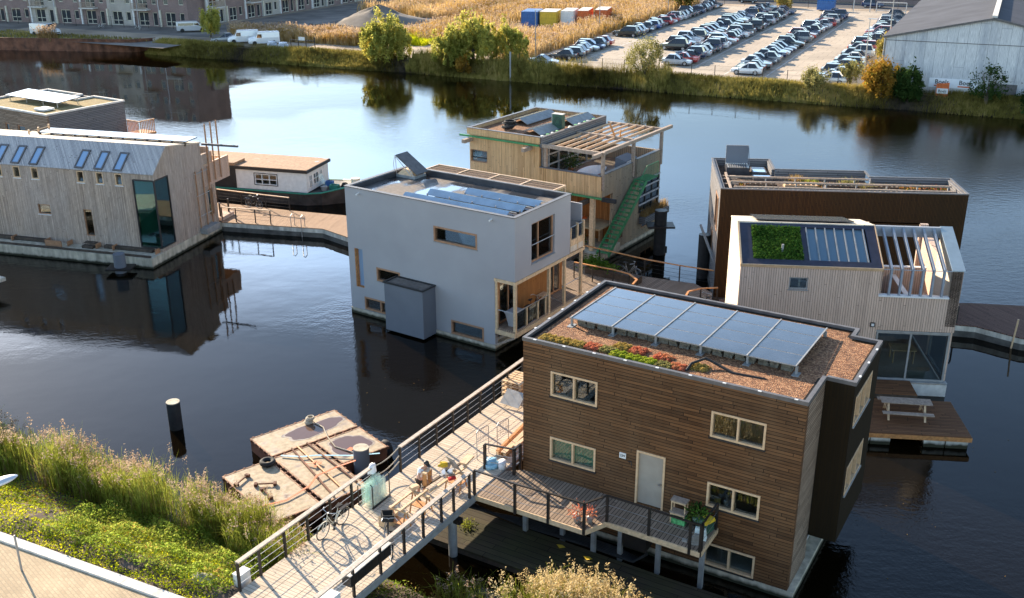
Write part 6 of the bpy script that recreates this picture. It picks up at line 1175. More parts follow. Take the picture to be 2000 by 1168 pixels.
# work bench on trestles along the right rail
def trestle(x, y, rz, label):
    t = thing("trestle", label, "trestle", group="wooden work trestles"); onB(t, x, y, ZB, rz)
    for sx in (-.32, .32):
        for sy in (-1, 1): m = MB(); m.beam((sx, sy * .04, .72), (sx, sy * .27, 0), .045, .035); m.build("leg", M["orange_wood"], t)
    m = MB(); m.box(-.4, .4, -.05, .05, .70, .78); m.build("top_beam", M["new_wood"], t); m = MB(); m.box(-.3, .3, -.19, .19, .28, .31); m.build("stretcher", M["orange_wood"], t)
RY = BY - 90
trestle(-4.05, 31.15, RY, "wooden trestle nearest the crate bicycle, lowest of the row"); trestle(-3.35, 32.15, RY, "wooden trestle in the middle below the saw table"); trestle(-2.15, 33.75, RY, "wooden trestle at the far end, right of the mitre saw")
def plank(a, b, w, h, mat, label, cat="plank", grp="planks on the trestles", name="plank"):
    m = MB(); A_, B_ = Vector(a), Vector(b); c = (A_ + B_) / 2; m.beam(A_ - c, B_ - c, w, h); o = m.build(name, M[mat]); o.location = c; return tag(o, label, cat, grp)
z = ZB + .81
plank((-4.35, 31.15, z), (-3.45, 32.6, z), .09, .06, "new_wood", "left plank spanning the two lower trestles"); plank((-4.0, 30.95, z), (-3.1, 32.4, z), .09, .06, "new_wood", "right plank spanning the two lower trestles")
plank((-3.3, 32.5, z), (-2.0, 34.2, z), .10, .06, "dark_wood", "dark plank under the mitre saw"); plank((-3.05, 32.2, z), (-1.75, 34.0, z), .10, .06, "new_wood", "pale plank nearer the rail, right of the mitre saw")
plank((-1.9, 34.0, z + .10), (-1.6, 34.6, z + .12), .30, .08, "new_wood", "short stack of pale boards beside the mitre saw", name="board_stack")
def crate(x, y, z, rz, label, s=(.30, .22, .42)):
    m = MB()
    for i in range(4): m.box(-s[0], s[0], -s[1] + i * s[1] * .5, -s[1] + i * s[1] * .5 + s[1] * .46, s[2] - .03, s[2])
    for sy in (-s[1], s[1] - .03):
        for i in range(4): q = -s[0] + i * s[0] * .5; m.box(q, q + s[0] * .46, sy, sy + .03, 0, s[2] - .031)
    m.box(-s[0], -s[0] + .03, -s[1] + .03, s[1] - .03, 0, s[2] - .031); m.box(s[0] - .03, s[0], -s[1] + .03, s[1] - .03, 0, s[2] - .031); o = m.build("wooden_crate", M["new_wood"]); onB(o, x, y, z, rz); return tag(o, label, "crate")
crate(-4.45, 31.4, ZB, BY, "pale slatted wooden crate standing at the near end of the trestles")
fr = thing("timber_box", "small new wooden frame the worker is screwing together on the bench", "frame"); onB(fr, -3.14, 32.74, z + .03, BY + 8)
for sx in (-.22, .16): m = MB(); m.box(sx, sx + .05, -.08, .08, 0, .50); m.build("upright", M["orange_wood"], fr)
m = MB(); m.box(-.22, .21, -.08, .08, .50, .55); m.build("top_board", M["frame_pale"], fr); m = MB(); m.box(-.17, .16, -.08, .08, 0, .04); m.build("bottom_board", M["orange_wood"], fr)
ms = thing("mitre_saw", "yellow and grey mitre saw with raised guard on the trestle bench", "saw"); onB(ms, -2.45, 33.45, z + .03, BY - 10)
m = MB(); m.tube([(0, 0, 0), (0, 0, .07)], .22, 20); m.build("turntable", M["steel"], ms); m = MB(); m.box(-.35, .35, -.05, .08, .0, .06); m.build("base", M["zinc"], ms)
m = MB(); m.hexa([(-.30, -.05, .38), (-.02, -.05, .30), (-.02, .10, .30), (-.30, .10, .38)], [(-.26, -.05, .58), (.0, -.05, .48), (0, .10, .48), (-.26, .10, .58)]); m.tube([(-.28, .02, .48), (-.42, .02, .50)], .05, 10); m.build("motor", M["yellow_paint"], ms)
m = MB(); m.tube([(.05, .0, .28), (.05, .03, .28)], .15, 22); m.build("blade", M["steel"], ms); m = MB(); m.beam((.02, .05, .08), (-.1, .05, .42), .06, .08); m.build("arm", M["dark_metal"], ms)
m = MB(); m.hexa([(.0, -.25, .10), (.03, -.25, .10), (.03, .25, .10), (.0, .25, .10)], [(-.35, -.22, .72), (-.32, -.22, .72), (-.32, .22, .72), (-.35, .22, .72)]); o = m.build("sheet", M["zinc"]); onB(o, -2.1, 33.55, z + .05, BY - 15); tag(o, "grey sheet leaning behind the mitre saw", "sheet")
m = MB(); m.box(-.14, .14, -.06, .06, 0, .1); o = m.build("tool_case", M["red_paint"]); onB(o, -2.25, 33.0, z + .04, 30); tag(o, "small red tool box on the bench beside the saw", "tool box")
m = MB(); m.box(-.16, .16, -.10, .10, 0, .12); o = m.build("timber_block", M["new_wood"]); onB(o, -3.6, 32.4, z + .03, 40); tag(o, "thick timber offcut lying on the lower end of the bench", "offcut")
# trolley frames, lumber, pallet and board near the brown house
def hoop(x, y, label, h=1.2):
    m = MB(); m.tube([(0, 0, 0), (0, 0, h), (.10, 0, h + .08), (.62, 0, h + .08), (.72, 0, h), (.72, 0, 0)], .018); m.tube([(0, 0, h * .75), (.72, 0, h * .75)], .012)
    for i in range(6): m.tube([(.12 + i * .1, 0, h * .55), (.12 + i * .1, 0, h + .06)], .006, 5)
    m.tube([(0, 0, h * .55), (.72, 0, h * .55)], .010); o = m.build("trolley_frame", M["steel"]); onB(o, x, y, ZB, BY - 8); return tag(o, label, "trolley frame", "steel trolley frames on the footbridge")
hoop(-1.42, 35.9, "left steel trolley frame standing on the footbridge"); hoop(-.62, 36.5, "right steel trolley frame, beside the lumber pile on the footbridge")
lp = rnd
for k in range(9):
    s_ = .10 * k; plank((-.62 + .10 * (k % 4), 36.15 - .06 * (k % 4), ZB + .06 + .09 * (k // 3)), (.75 + .12 * (k % 4), 38.6 + .1 * (k % 3), ZB + .06 + .09 * (k // 3) + .08), .12, .05, ("frame_pale", "new_wood", "orange_wood")[k % 3], f"{('pale', 'light brown', 'reddish')[k % 3]} board, {('bottom', 'middle', 'top')[k // 3]} layer of the lumber pile beside the brown house", "board", "boards of the lumber pile")
m = MB(); pts = [(.3 * math.cos(a) * (1 + .12 * math.sin(5 * a)), .22 * math.sin(a)) for a in [6.283 * i / 14 for i in range(14)]]
m.prism(pts, 0, .2); m.prism([(a * .8, b * .8) for a, b in pts], .2, .36); o = m.build("insulation_sack", M["sky_blue"], None, True); onB(o, -.85, 35.3, ZB, 20); tag(o, "blue and white plastic sack at the foot of the lumber pile", "sack")
m = MB(); m.prism([(a * .7 + .1, b * .7) for a, b in pts], 0, .3); o = m.build("cement_sack", M["cloth_white"], None, True); onB(o, -.45, 35.15, ZB, 70); tag(o, "white sack beside the blue one at the lumber pile", "sack")
pa = thing("pallet_stack", "stack of weathered wooden pallets against the far bridge railing beside the brown house", "pallets"); onB(pa, .25, 41.9, ZB, BY)
for k in range(4):
    m = MB()
    for y in (-.5, -.05, .4): m.box(-.6, .6, y, y + .1, k * .2, k * .2 + .1)
    for i in range(6): m.box(-.6 + i * .21, -.45 + i * .21, -.5, .5, k * .2 + .1, k * .2 + .125)
    m.build("pallet", M["new_wood"], pa)
m = MB(); m.hexa([(-.5, -.35, .15), (.5, -.35, .15), (.5, -.32, .13), (-.5, -.32, .13)], [(-.5, .25, .62), (.5, .25, .62), (.5, .28, .60), (-.5, .28, .60)]); o = m.build("leaning_board", M["zinc"]); onB(o, .05, 40.55, ZB, BY - 95); tag(o, "grey board propped up beside the pallets on the footbridge", "board")
# cabinet at the bridge head, letterbox bar on the right rail
m = MB(); m.box(-.24, .24, -.16, .16, 0, .62); m.box(-.26, .26, -.18, .18, .62, .66); o = m.build("cabinet", M["white_paint"]); onB(o, -8.95, 28.25, 1.72, BY); bevel(o, .01); tag(o, "white utility cabinet behind the start of the left bridge railing", "cabinet")
lb_ = thing("letterbox_row", "long black letterbox bank with pale top hanging inside the right bridge railing", "letterboxes"); onB(lb_, -4.78, 28.15, ZB + .42, BY)
m = MB(); m.box(-1.05, 1.05, -.18, .18, 0, .42); m.build("box", M["black_paint"], lb_); m = MB(); m.box(-1.08, 1.08, -.20, .20, .42, .45); m.build("lid", M["kerb_stone"], lb_)
for k in range(6): m = MB(); m.box(-1.0 + k * .34, -.72 + k * .34, -.195, -.182, .08, .34); m.build("flap", M["dark_metal"], lb_)
m = MB(); m.box(-.3, .3, -.2, .2, 0, .6); o = m.build("cabinet", M["white_paint"]); onB(o, -5.75, 26.55, ZB, BY); bevel(o, .01); tag(o, "white cabinet at the bottom edge beside the right bridge railing", "cabinet")
# ------------------------------------------------ pontoon barge of four modules
BO = Vector((-11.68, 40.36, 0)); BA = 39.5
bt = thing("work_barge", "sand coloured work barge of four joined steel pontoons moored beside the footbridge", "barge", BO, BA)
def q_(a, w_): return (a, -w_)
mods = [(0.0, 4.28, 0.0, 2.02), (2.06, 4.28, 2.22, 4.5), (-.04, 1.90, 2.22, 6.7), (-2.35, -.24, 2.22, 6.65)]
for k, (a0, a1, w0, w1) in enumerate(mods):
    m = MB(); m.box(a0, a1, -w1, -w0, -.5, .56); mo = m.build("pontoon", M["rust"], bt); m = MB(); m.box(a0 + .05, a1 - .05, -w1 + .05, -w0 - .05, .56, .60); m.build("top_plate", M["barge_top"], mo); m = MB(); m.box(a0 - .02, a1 + .02, -w1 - .02, -w1 + .048, .565, .61); m.box(a0 - .02, a1 + .02, -w0 - .048, -w0 + .02, .565, .61); m.box(a0 - .02, a0 + .048, -w1 + .05, -w0 - .05, .565, .61); m.box(a1 - .048, a1 + .02, -w1 + .05, -w0 - .05, .565, .61); m.build("rim", M["rust_light"], mo)
    m = MB(); x = a0 + .1
    while x < a1: m.box(x, x + .10, -w0, -w0 + .07, .50, .62); m.box(x, x + .10, -w1 - .07, -w1, .50, .62); x += .42
    y = w0 + .1
    while y < w1: m.box(a0 - .07, a0, -y - .10, -y, .50, .62); m.box(a1, a1 + .07, -y - .10, -y, .50, .62); y += .42
    m.build("edge_lugs", M["rust"], mo)
def pud(cx, cy, rx, ry, rot, seed):
    for k, (sc, mt, z) in enumerate(((1.12, "barge_rim", .602), (1.0, "barge_puddle", .606))):
        P = []
        for i in range(40):
            a = 2 * math.pi * i / 40; w_ = sc * (1 + .09 * math.sin(3 * a + seed) + .05 * math.sin(7 * a + 2 * seed)); x = rx * w_ * abs(math.cos(a)) ** .75 * (1 if math.cos(a) > 0 else -1); y = ry * w_ * abs(math.sin(a)) ** .75 * (1 if math.sin(a) > 0 else -1)
            P.append((cx + x * math.cos(rot) - y * math.sin(rot), cy + x * math.sin(rot) + y * math.cos(rot)))
        m = MB(); m.prism(P, z, z + .003); m.build("puddle", M[mt], bt)
pud(2.65, -1.0, 1.35, .52, .05, 1); pud(3.1, -3.35, .85, .78, .0, 2.4)
def barge(mb, name, mat, label, cat, a, w_, z=.61, rz=0, grp=None, smooth=False):
    o = mb.build(name, M[mat], None, smooth); o.matrix_world = bt.matrix_basis @ Matrix.Translation((a, -w_, z)) @ Matrix.Rotation(R(rz), 4, 'Z'); return tag(o, label, cat, grp)
m = MB(); m.torus((0, 0, .12), .24, .11, 'z', 28, 10); barge(m, "tyre", "black_rubber", "black tyre lying flat on the left barge module", "tyre", -.45, 2.55, smooth=True)
for k, (y, lb) in enumerate(((0, "leftmost of the three long rusty pipes on the barge"), (.28, "middle one of the three long rusty pipes on the barge"), (.75, "rightmost of the three long rusty pipes on the barge"))):
    m = MB(); m.tube([(0, 0, .05), (4.6 - .2 * k, .1 * k, .06)], .045, 8); barge(m, "pipe", "rust" if k != 1 else "orange_wood", lb, "pipe", .95 + y, 2.05, rz=-97 + k * 2, grp="rusty pipes on the barge")
for k, (a, w_, rz, lb) in enumerate(((-1.9, 3.1, 30, "winch bar nearest the left corner of the barge"), (-1.3, 4.0, -35, "winch bar in the middle of the left barge module"), (-1.6, 4.7, -95, "winch bar near the orange strap on the left barge module"))):
    m = MB(); m.beam((-.38, 0, .08), (.38, 0, .08), .05, .05); m.box(-.45, -.33, -.10, .10, 0, .12); m.box(.33, .45, -.10, .10, 0, .12); barge(m, "winch_bar", "rust", lb, "winch bar", a, w_, rz=rz, grp="winch bars on the barge")
def strap(pts, mat, label, w_=.09):
    m = MB(); P = [bt.matrix_basis @ Vector((a, -b, .64 + c)) for a, b, c in pts]
    for p, q in zip(P[:-1], P[1:]): m.beam(p, q, w_, .012)
    c = P[0].copy()
    m.v = [(v[0] - c.x, v[1] - c.y, v[2] - c.z) for v in m.v]; o = m.build("strap", M[mat]); o.location = c; return tag(o, label, "strap", "lashing straps on the barge")
strap([(-2.2, 5.4, .03), (-1.2, 5.6, .01), (0, 5.3, .04), (.6, 4.9, .12), (1.6, 4.8, .1), (2.4, 5.0, .2)], "orange_paint", "long orange lashing strap across the lower barge modules")
strap([(.3, 2.3, .02), (.9, 3.0, .05), (1.5, 3.3, .03), (2.6, 4.3, .05), (3.6, 5.0, .1)], "sky_blue", "blue lashing strap across the middle of the barge")
strap([(.8, 3.6, .05), (1.0, 3.9, .10), (1.2, 3.7, .05), (1.3, 4.0, .06), (.9, 4.1, .04)], "orange_paint", "small tangled orange strap in the middle of the barge")
m = MB(); P = [bt.matrix_basis @ Vector(p) for p in ((2.9, -.5, .66), (3.0, -1.2, .64), (2.7, -2.1, .66), (2.5, -3.1, .64), (2.9, -4.2, .66), (3.2, -5.0, .9))]
m.tube(P, .028, 6); tag(m.build("rope", M["rope"], None, True), "thick pale rope running over the barge to the mooring post", "rope")
m = MB()
for i in range(6): m.torus((.02 * i, .03 * math.sin(i), .05 + .05 * i), .16 + .02 * math.sin(i * 2), .035, 'z', 16)
barge(m, "rope_coil", "rope", "coil of pale rope on the rear barge module beside the puddle", "rope", 2.7, .4)
m = MB(); m.box(-.16, .16, -.12, .12, 0, .02); barge(m, "plate", "orange_paint", "small orange plate lying in the second puddle of the barge", "plate", 2.9, 3.7, rz=20)
m = MB(); m.torus((0, 0, 0), .30, .13, 'x', 24, 10); o = m.build("tyre", M["black_rubber"], None, True); o.matrix_world = bt.matrix_basis @ Matrix.Translation((4.45, -4.2, .30)); tag(o, "black fender tyre hanging at the right corner of the barge", "tyre")
# moored red canoe, just visible behind the brown house
m = MB(); V = []; F = []; n = 11
for i in range(n):
    t = i / (n - 1); x = -1.9 + 3.8 * t; k = math.sin(math.pi * t) ** .6 * .38 + .02
    for j in range(7): a = math.pi * j / 6; V.append((x, -k * math.cos(a), .42 + .12 * (2 * t - 1) ** 2 - .42 * math.sin(a) * min(1, k / .2)))
for i in range(n - 1):
    for j in range(6): F.append((i * 7 + j, (i + 1) * 7 + j, (i + 1) * 7 + j + 1, i * 7 + j + 1))
m.add(V, F); o = m.build("canoe", M["red_paint"], None, True); o.location = (1.9, 48.7, 0); o.rotation_euler = (0, 0, R(55)); s_ = o.modifiers.new("solid", 'SOLIDIFY'); s_.thickness = .03; tag(o, "red canoe moored between the grey house and the brown house", "canoe")
# flower planter on the shaded jetty
pl_ = thing("jetty_planter", "brown planter full of green leafy plants beside the stair foot on the shaded jetty", "planter", (6.6, 60.4, .74), -34)
m = MB(); m.box(-2.2, 1.6, -.25, .25, 0, .45); m.build("box", M["dark_wood"], pl_)
g = np.random.default_rng(77); P = np.concatenate([g.normal((-1.6, 0, .75), (.35, .2, .2), (500, 3)), g.normal((-.9, .05, .62), (.5, .2, .14), (260, 3))]); v, f = leaves(P, g.uniform(.06, .13, len(P)), 8); raw_mesh("plants", v, f, M["roof_plants"], None, pl_)
# street lamp at the left edge
sl2 = thing("street_lamp", "street lamp with rounded pale head reaching in at the left edge above the pavement", "street lamp", (-15.3, 23.6, 1.9))
m = MB(); m.tube([(0, 0, 0), (0, 0, 5.4), (.1, .02, 5.9), (.35, .25, 6.05), (1.0, .78, 6.12)], [.07, .055, .05, .045, .045], 12); m.build("pole", M["lamp_head"], sl2, True)
m = MB(); V = []; F = []; n = 10
for i in range(n + 1):
    t = i / n; x = -.12 + .82 * t; ww = .20 * math.sin(math.pi * min(.985, t * .94 + .05)) ** .6
    for j in range(12): a = 6.283 * j / 12; V.append((x, ww * math.cos(a), (.11 if math.sin(a) > 0 else .05) * ww / .2 * math.sin(a)))
for i in range(n):
    for j in range(12): F.append((i * 12 + j, (i + 1) * 12 + j, (i + 1) * 12 + (j + 1) % 12, i * 12 + (j + 1) % 12))
F.append(tuple(range(12))); F.append(tuple(n * 12 + j for j in range(12))); m.add(V, F); o = m.build("lamp_head", M["lamp_head"], sl2, True); o.location = (1.0, .78, 6.14); o.rotation_euler = (0, R(-6), R(38))
for k, (x, y, lb, mt, r_) in enumerate(((-16.6, 29.0, "slim grey metal post standing on the tan paving at the lower left", "zinc", .035),)):
    m = MB(); m.tube([(0, 0, 0), (0, 0, 1.35), (0, 0, 1.4)], [r_, r_, r_ * .7], 10); o = m.build("bollard_post", M[mt]); o.location = (x, y, 1.9); tag(o, lb, "post")
m = MB(); V = []; F = []
for i in range(7):
    for j in range(10): a = 6.283 * j / 10; b = math.pi * i / 12; V.append((.55 * math.cos(a) * math.cos(b) * (1 + .12 * math.sin(3 * a)), .36 * math.sin(a) * math.cos(b), .34 * math.sin(b) * (1 + .1 * math.sin(2 * a + 1))))
for i in range(6):
    for j in range(10): F.append((i * 10 + j, i * 10 + (j + 1) % 10, (i + 1) * 10 + (j + 1) % 10, (i + 1) * 10 + j))
m.add(V, F); o = m.build("boulder", M["stone"], None, True); o.location = (-10.3, 28.5, 1.75); o.rotation_euler = (0, 0, R(-20)); tag(o, "grey boulder half hidden in the weeds beside the kerb", "boulder")

# ================================================================== THE WORKER
def skin(name, verts, edges, radii, mat, parent, sub=2, root=0):
    me = bpy.data.meshes.new(name); me.from_pydata(verts, edges, []); me.materials.append(mat); o = bpy.data.objects.new(name, me); scene.collection.objects.link(o); o.parent = parent
    s = o.modifiers.new("skin", 'SKIN'); s.use_smooth_shade = True
    for i, r_ in enumerate(radii):
        sv = me.skin_vertices[0].data[i]; sv.radius = (r_, r_) if not isinstance(r_, tuple) else r_; sv.use_root = (i == root)
    b = o.modifiers.new("sub", 'SUBSURF'); b.levels = sub; b.render_levels = sub; return o
def person():
    t = thing("person", "person in white T-shirt, black shorts and dark cap bending over the trestle bench", "person"); onB(t, -3.42, 33.08, ZB, -48)
    V = []; E = []; Rr = []
    def v(p, r_, c=None): V.append(p); Rr.append(r_); i = len(V) - 1; (E.append((c, i)) if c is not None else None); return i
    pel = v((0, 0, .93), .135); w1 = v((.05, 0, 1.08), .13, pel); ch = v((.15, 0, 1.26), (.15, .13), w1); sh = v((.24, 0, 1.42), (.12, .10), ch); nk = v((.30, 0, 1.49), .055, sh); h1 = v((.35, 0, 1.56), .075, nk); h2 = v((.39, 0, 1.63), .098, h1); h3 = v((.40, 0, 1.71), .085, h2)
    nose = v((.49, 0, 1.62), .018, h2)
    for s in (-1, 1):
        hip = v((0, s * .10, .88), .095, pel); kn = v((.05, s * .13, .48), .062, hip); cf = v((.01, s * .14, .30), .058, kn); an = v((-.03, s * .14, .09), .038, cf); hl = v((-.05, s * .14, .04), .040, an); to = v((.14, s * .16, .03), .034, hl)
        so = v((.24, s * .19, 1.38), .065, sh)
        el = v((.22 if s > 0 else .34, s * .34, 1.16 if s > 0 else 1.13), .044, so); wr = v((.44, s * .17, 1.05), .028, el); pm = v((.50, s * .13, 1.03), .034, wr); 
        for k in range(4): a = v((.545, s * (.10 + .018 * k), 1.035 - .012 * k), .0095, pm); b = v((.575 - .005 * abs(k - 1), s * (.085 + .018 * k), 1.01 - .012 * k), .0085, a); v((.57, s * (.07 + .018 * k), .985 - .010 * k), .008, b)
        a = v((.50, s * .095, 1.05), .011, pm); v((.53, s * .07, 1.04), .010, a)
        ear = v((.385, s * .085, 1.63), .018, h2)
    skin("body", V, E, Rr, M["skin"], t)
    V = []; E = []; Rr = []
    a = v((.02, 0, .96), (.17, .155)); b = v((.06, 0, 1.10), (.165, .15), a); c = v((.16, 0, 1.27), (.185, .155), b); d = v((.24, 0, 1.41), (.15, .12), c)
    for s in (-1, 1): e = v((.24, s * .19, 1.385), .088, d); v((.24 if s > 0 else .29, s * .27, 1.27), .075, e)
    skin("t_shirt", V, E, Rr, M["cloth_white"], t)
    V = []; E = []; Rr = []
    a = v((0, 0, .93), (.165, .15))
    for s in (-1, 1): e = v((.0, s * .10, .82), .118, a); f = v((.03, s * .125, .60), .098, e); v((.045, s * .13, .50), .092, f)
    skin("shorts", V, E, Rr, M["black_paint"], t)
    for s in (-1, 1):
        V = []; E = []; Rr = []; a = v((-.06, s * .14, .05), .055); b = v((.04, s * .15, .045), .055, a); v((.17, s * .165, .04), .045, b); skin("shoe", V, E, Rr, M["dark_metal"], t, 1)
    m = MB(); V2 = []; F2 = []
    for i in range(5):
        for j in range(14): a_ = 6.283 * j / 14; b_ = math.pi * i / 8.4; V2.append((.112 * math.cos(a_) * math.cos(b_), .105 * math.sin(a_) * math.cos(b_), .10 * math.sin(b_)))
    for i in range(4):
        for j in range(14): F2.append((i * 14 + j, i * 14 + (j + 1) % 14, (i + 1) * 14 + (j + 1) % 14, (i + 1) * 14 + j))
    F2.append(tuple(range(4 * 14, 5 * 14))); m.add(V2, F2); m.hexa([(.06, -.08, -.01), (.21, -.05, -.03), (.21, .05, -.03), (.06, .08, -.01)], [(.06, -.08, .015), (.21, -.05, -.015), (.21, .05, -.015), (.06, .08, .015)]); o = m.build("cap", M["dark_metal"], t, True); o.location = (.395, 0, 1.67); o.rotation_euler = (0, R(18), 0)
    for s in (-1, 1): m = MB(); m.tube([(0, 0, 0), (.006, 0, 0)], .011, 8); o = m.build("eye", M["black_paint"], t); o.location = (.482, s * .035, 1.64)
    m = MB(); m.beam((.472, -.025, 1.575), (.472, .025, 1.575), .012, .008); m.build("mouth", M["terracotta"], t)
    return t
person()

# ================================================================== NEAR VEGETATION
def strip(n, t0, t1, n0, n1, seed): g = np.random.default_rng(seed); return g.uniform(t0, t1, n), g.uniform(n0, n1, n), g
def place_nb(t, n): z = np.array([nbz(x) for x in n]); a = R(-26); return np.stack([t * math.cos(a) - n * math.sin(a), t * math.sin(a) + n * math.cos(a), np.maximum(z, -.05)], 1)
BT0, BT1 = -40.0, -20.6      # where the bank is seen left of the footbridge (t of the bridge head ~ -20)
def make_reeds(name, label, t0, t1, n0, n1, n, hmean, seed, plume=.16, dry=.2, pm="plume"):
    t, nn, g = strip(n, t0, t1, n0, n1, seed); keep = (np.sin(t * 1.7 + nn) + np.sin(t * .83 + 2) + g.uniform(-1.2, 1.2, n)) > -.9; t, nn = t[keep], nn[keep]
    P = place_nb(t, nn); k = len(P); h = np.clip(g.normal(hmean, .28, k) * (1 + .16 * np.sin(t * 1.1)), .7, 3.1); isdry = g.uniform(size=k) < dry
    parts = []
    v, f, tip = blades(P[~isdry], h[~isdry], g.uniform(.016, .034, (~isdry).sum()), .16, .25, seed, 3); parts.append((v, f, 0))
    v, f, tip2 = blades(P[isdry], h[isdry] * .8, g.uniform(.014, .026, isdry.sum()), .2, .3, seed + 1, 3); parts.append((v, f, 1))
    # arching side leaves along the stems
    s = g.integers(0, k, int(k * 2.2)); q = P[s] + np.stack([g.normal(0, .06, len(s)), g.normal(0, .06, len(s)), h[s] * g.uniform(.25, .8, len(s))], 1); v, f, _ = blades(q, g.uniform(.25, .6, len(s)), g.uniform(.016, .030, len(s)), .9, 1.2, seed + 2, 2); parts.append((v, f, 0))
    pl = g.uniform(size=len(tip)) < plume; tp = tip[pl]; m_ = 16
    q = np.repeat(tp, m_, 0) + g.normal(size=(len(tp) * m_, 3)) * np.array([.045, .045, .11]) + np.array([0, 0, .05]); v, f = leaves(q, g.uniform(.03, .06, len(q)), seed + 3); parts.append((v, f, 2))
    V, F, MI = join(parts); o = raw_mesh(name, V, F, [M["reed_leaf"], M["reed_dry"], M[pm]], MI); return tag(o, label, "reeds", kind="stuff")
make_reeds("reeds", "tall green reeds with pinkish plumes along the near bank left of the footbridge", -42, -22.6, 24.0, 26.0, 9000, 2.05, 101)
make_reeds("reeds", "lower reeds and grasses in the gap between barge and footbridge", -22.8, -17.9, 23.3, 25.6, 2200, 1.15, 120, .10)
make_reeds("reeds", "dense dry plumed reeds at the bottom edge in front of the landing stage", -12.6, -4.4, 24.5, 26.2, 9500, 1.95, 140, .42, .3, "plume_gold")
make_reeds("reeds", "sparse reeds rising from the dark water under the right side of the footbridge", -15.2, -10.5, 25.0, 26.2, 420, .9, 150, .2, .5)
def ground_cover(name, label, n, t0, t1, n0, n1, seed, mats, hh=(.04, .2), size=(.03, .07), cut=None, clump=0.5):
    t, nn, g = strip(n, t0, t1, n0, n1, seed)
    if cut is not None: k = cut(t, nn, g); t, nn = t[k], nn[k]
    P = place_nb(t, nn); k = len(P); top = (hh[0] + (hh[1] - hh[0]) * (.5 + .5 * np.sin(t * 2.3 + 1.5 * np.sin(nn * 1.9)) * np.cos(nn * 2.7 + t * .6)))
    P[:, 2] += g.uniform(0, 1, k) ** .6 * top; v, f = leaves(P, g.uniform(size[0], size[1], k), seed, .25); mi = (g.uniform(size=k) < .25).astype(int)
    o = raw_mesh(name, v, f, [M[x] for x in mats], mi); return tag(o, label, "ground cover", kind="stuff")
def lush(t, n, g): return (n < 22.6 + .5 * np.sin(t * .7)) | (g.uniform(size=len(t)) < .25)
ground_cover("grass", "bright yellow green grass and moss on the near bank", 42000, -44, -20.7, 20.05, 24.4, 201, ["grass_bright", "grass_bright"], (.02, .20), (.025, .06), lush)
ground_cover("weeds", "taller leafy weeds on the bank close to the bridge head", 16000, -29, -20.5, 20.6, 24.6, 202, ["herb_leaf", "reed_leaf"], (.15, .75), (.035, .075))
ground_cover("weeds", "reddish brown low weeds between the grass and the reeds", 5000, -42, -26, 22.0, 24.2, 203, ["herb_leaf", "autumn_leaf"], (.03, .25), (.03, .07))
ground_cover("weeds", "shore weeds under and right of the footbridge at the bottom edge", 7000, -20.2, -9.5, 22.5, 25.6, 204, ["herb_leaf", "reed_dry"], (.1, .45), (.03, .07))

# floating specks on the water
g = np.random.default_rng(404); n = 170; P = np.concatenate([np.stack([g.uniform(12, 27, n // 2), g.uniform(29, 44, n // 2), np.full(n // 2, .012)], 1), np.stack([g.uniform(-8, 2, n // 2), g.uniform(34, 48, n // 2), np.full(n // 2, .012)], 1)])
v, f = leaves(P, g.uniform(.015, .05, len(P)) , 404, 1.0); v[:, 2] = .012; tag(raw_mesh("floating_leaves", v, f, M["reed_dry"]), "tiny leaves and specks floating on the water", "leaves", kind="stuff")
# ================================================================== FAR SHORE
def fs(P): a = R(-25.2); P = np.asarray(P, float); return np.stack([P[:, 0] * math.cos(a) - P[:, 1] * math.sin(a), P[:, 0] * math.sin(a) + P[:, 1] * math.cos(a), P[:, 2]], 1)
LY = -25.2
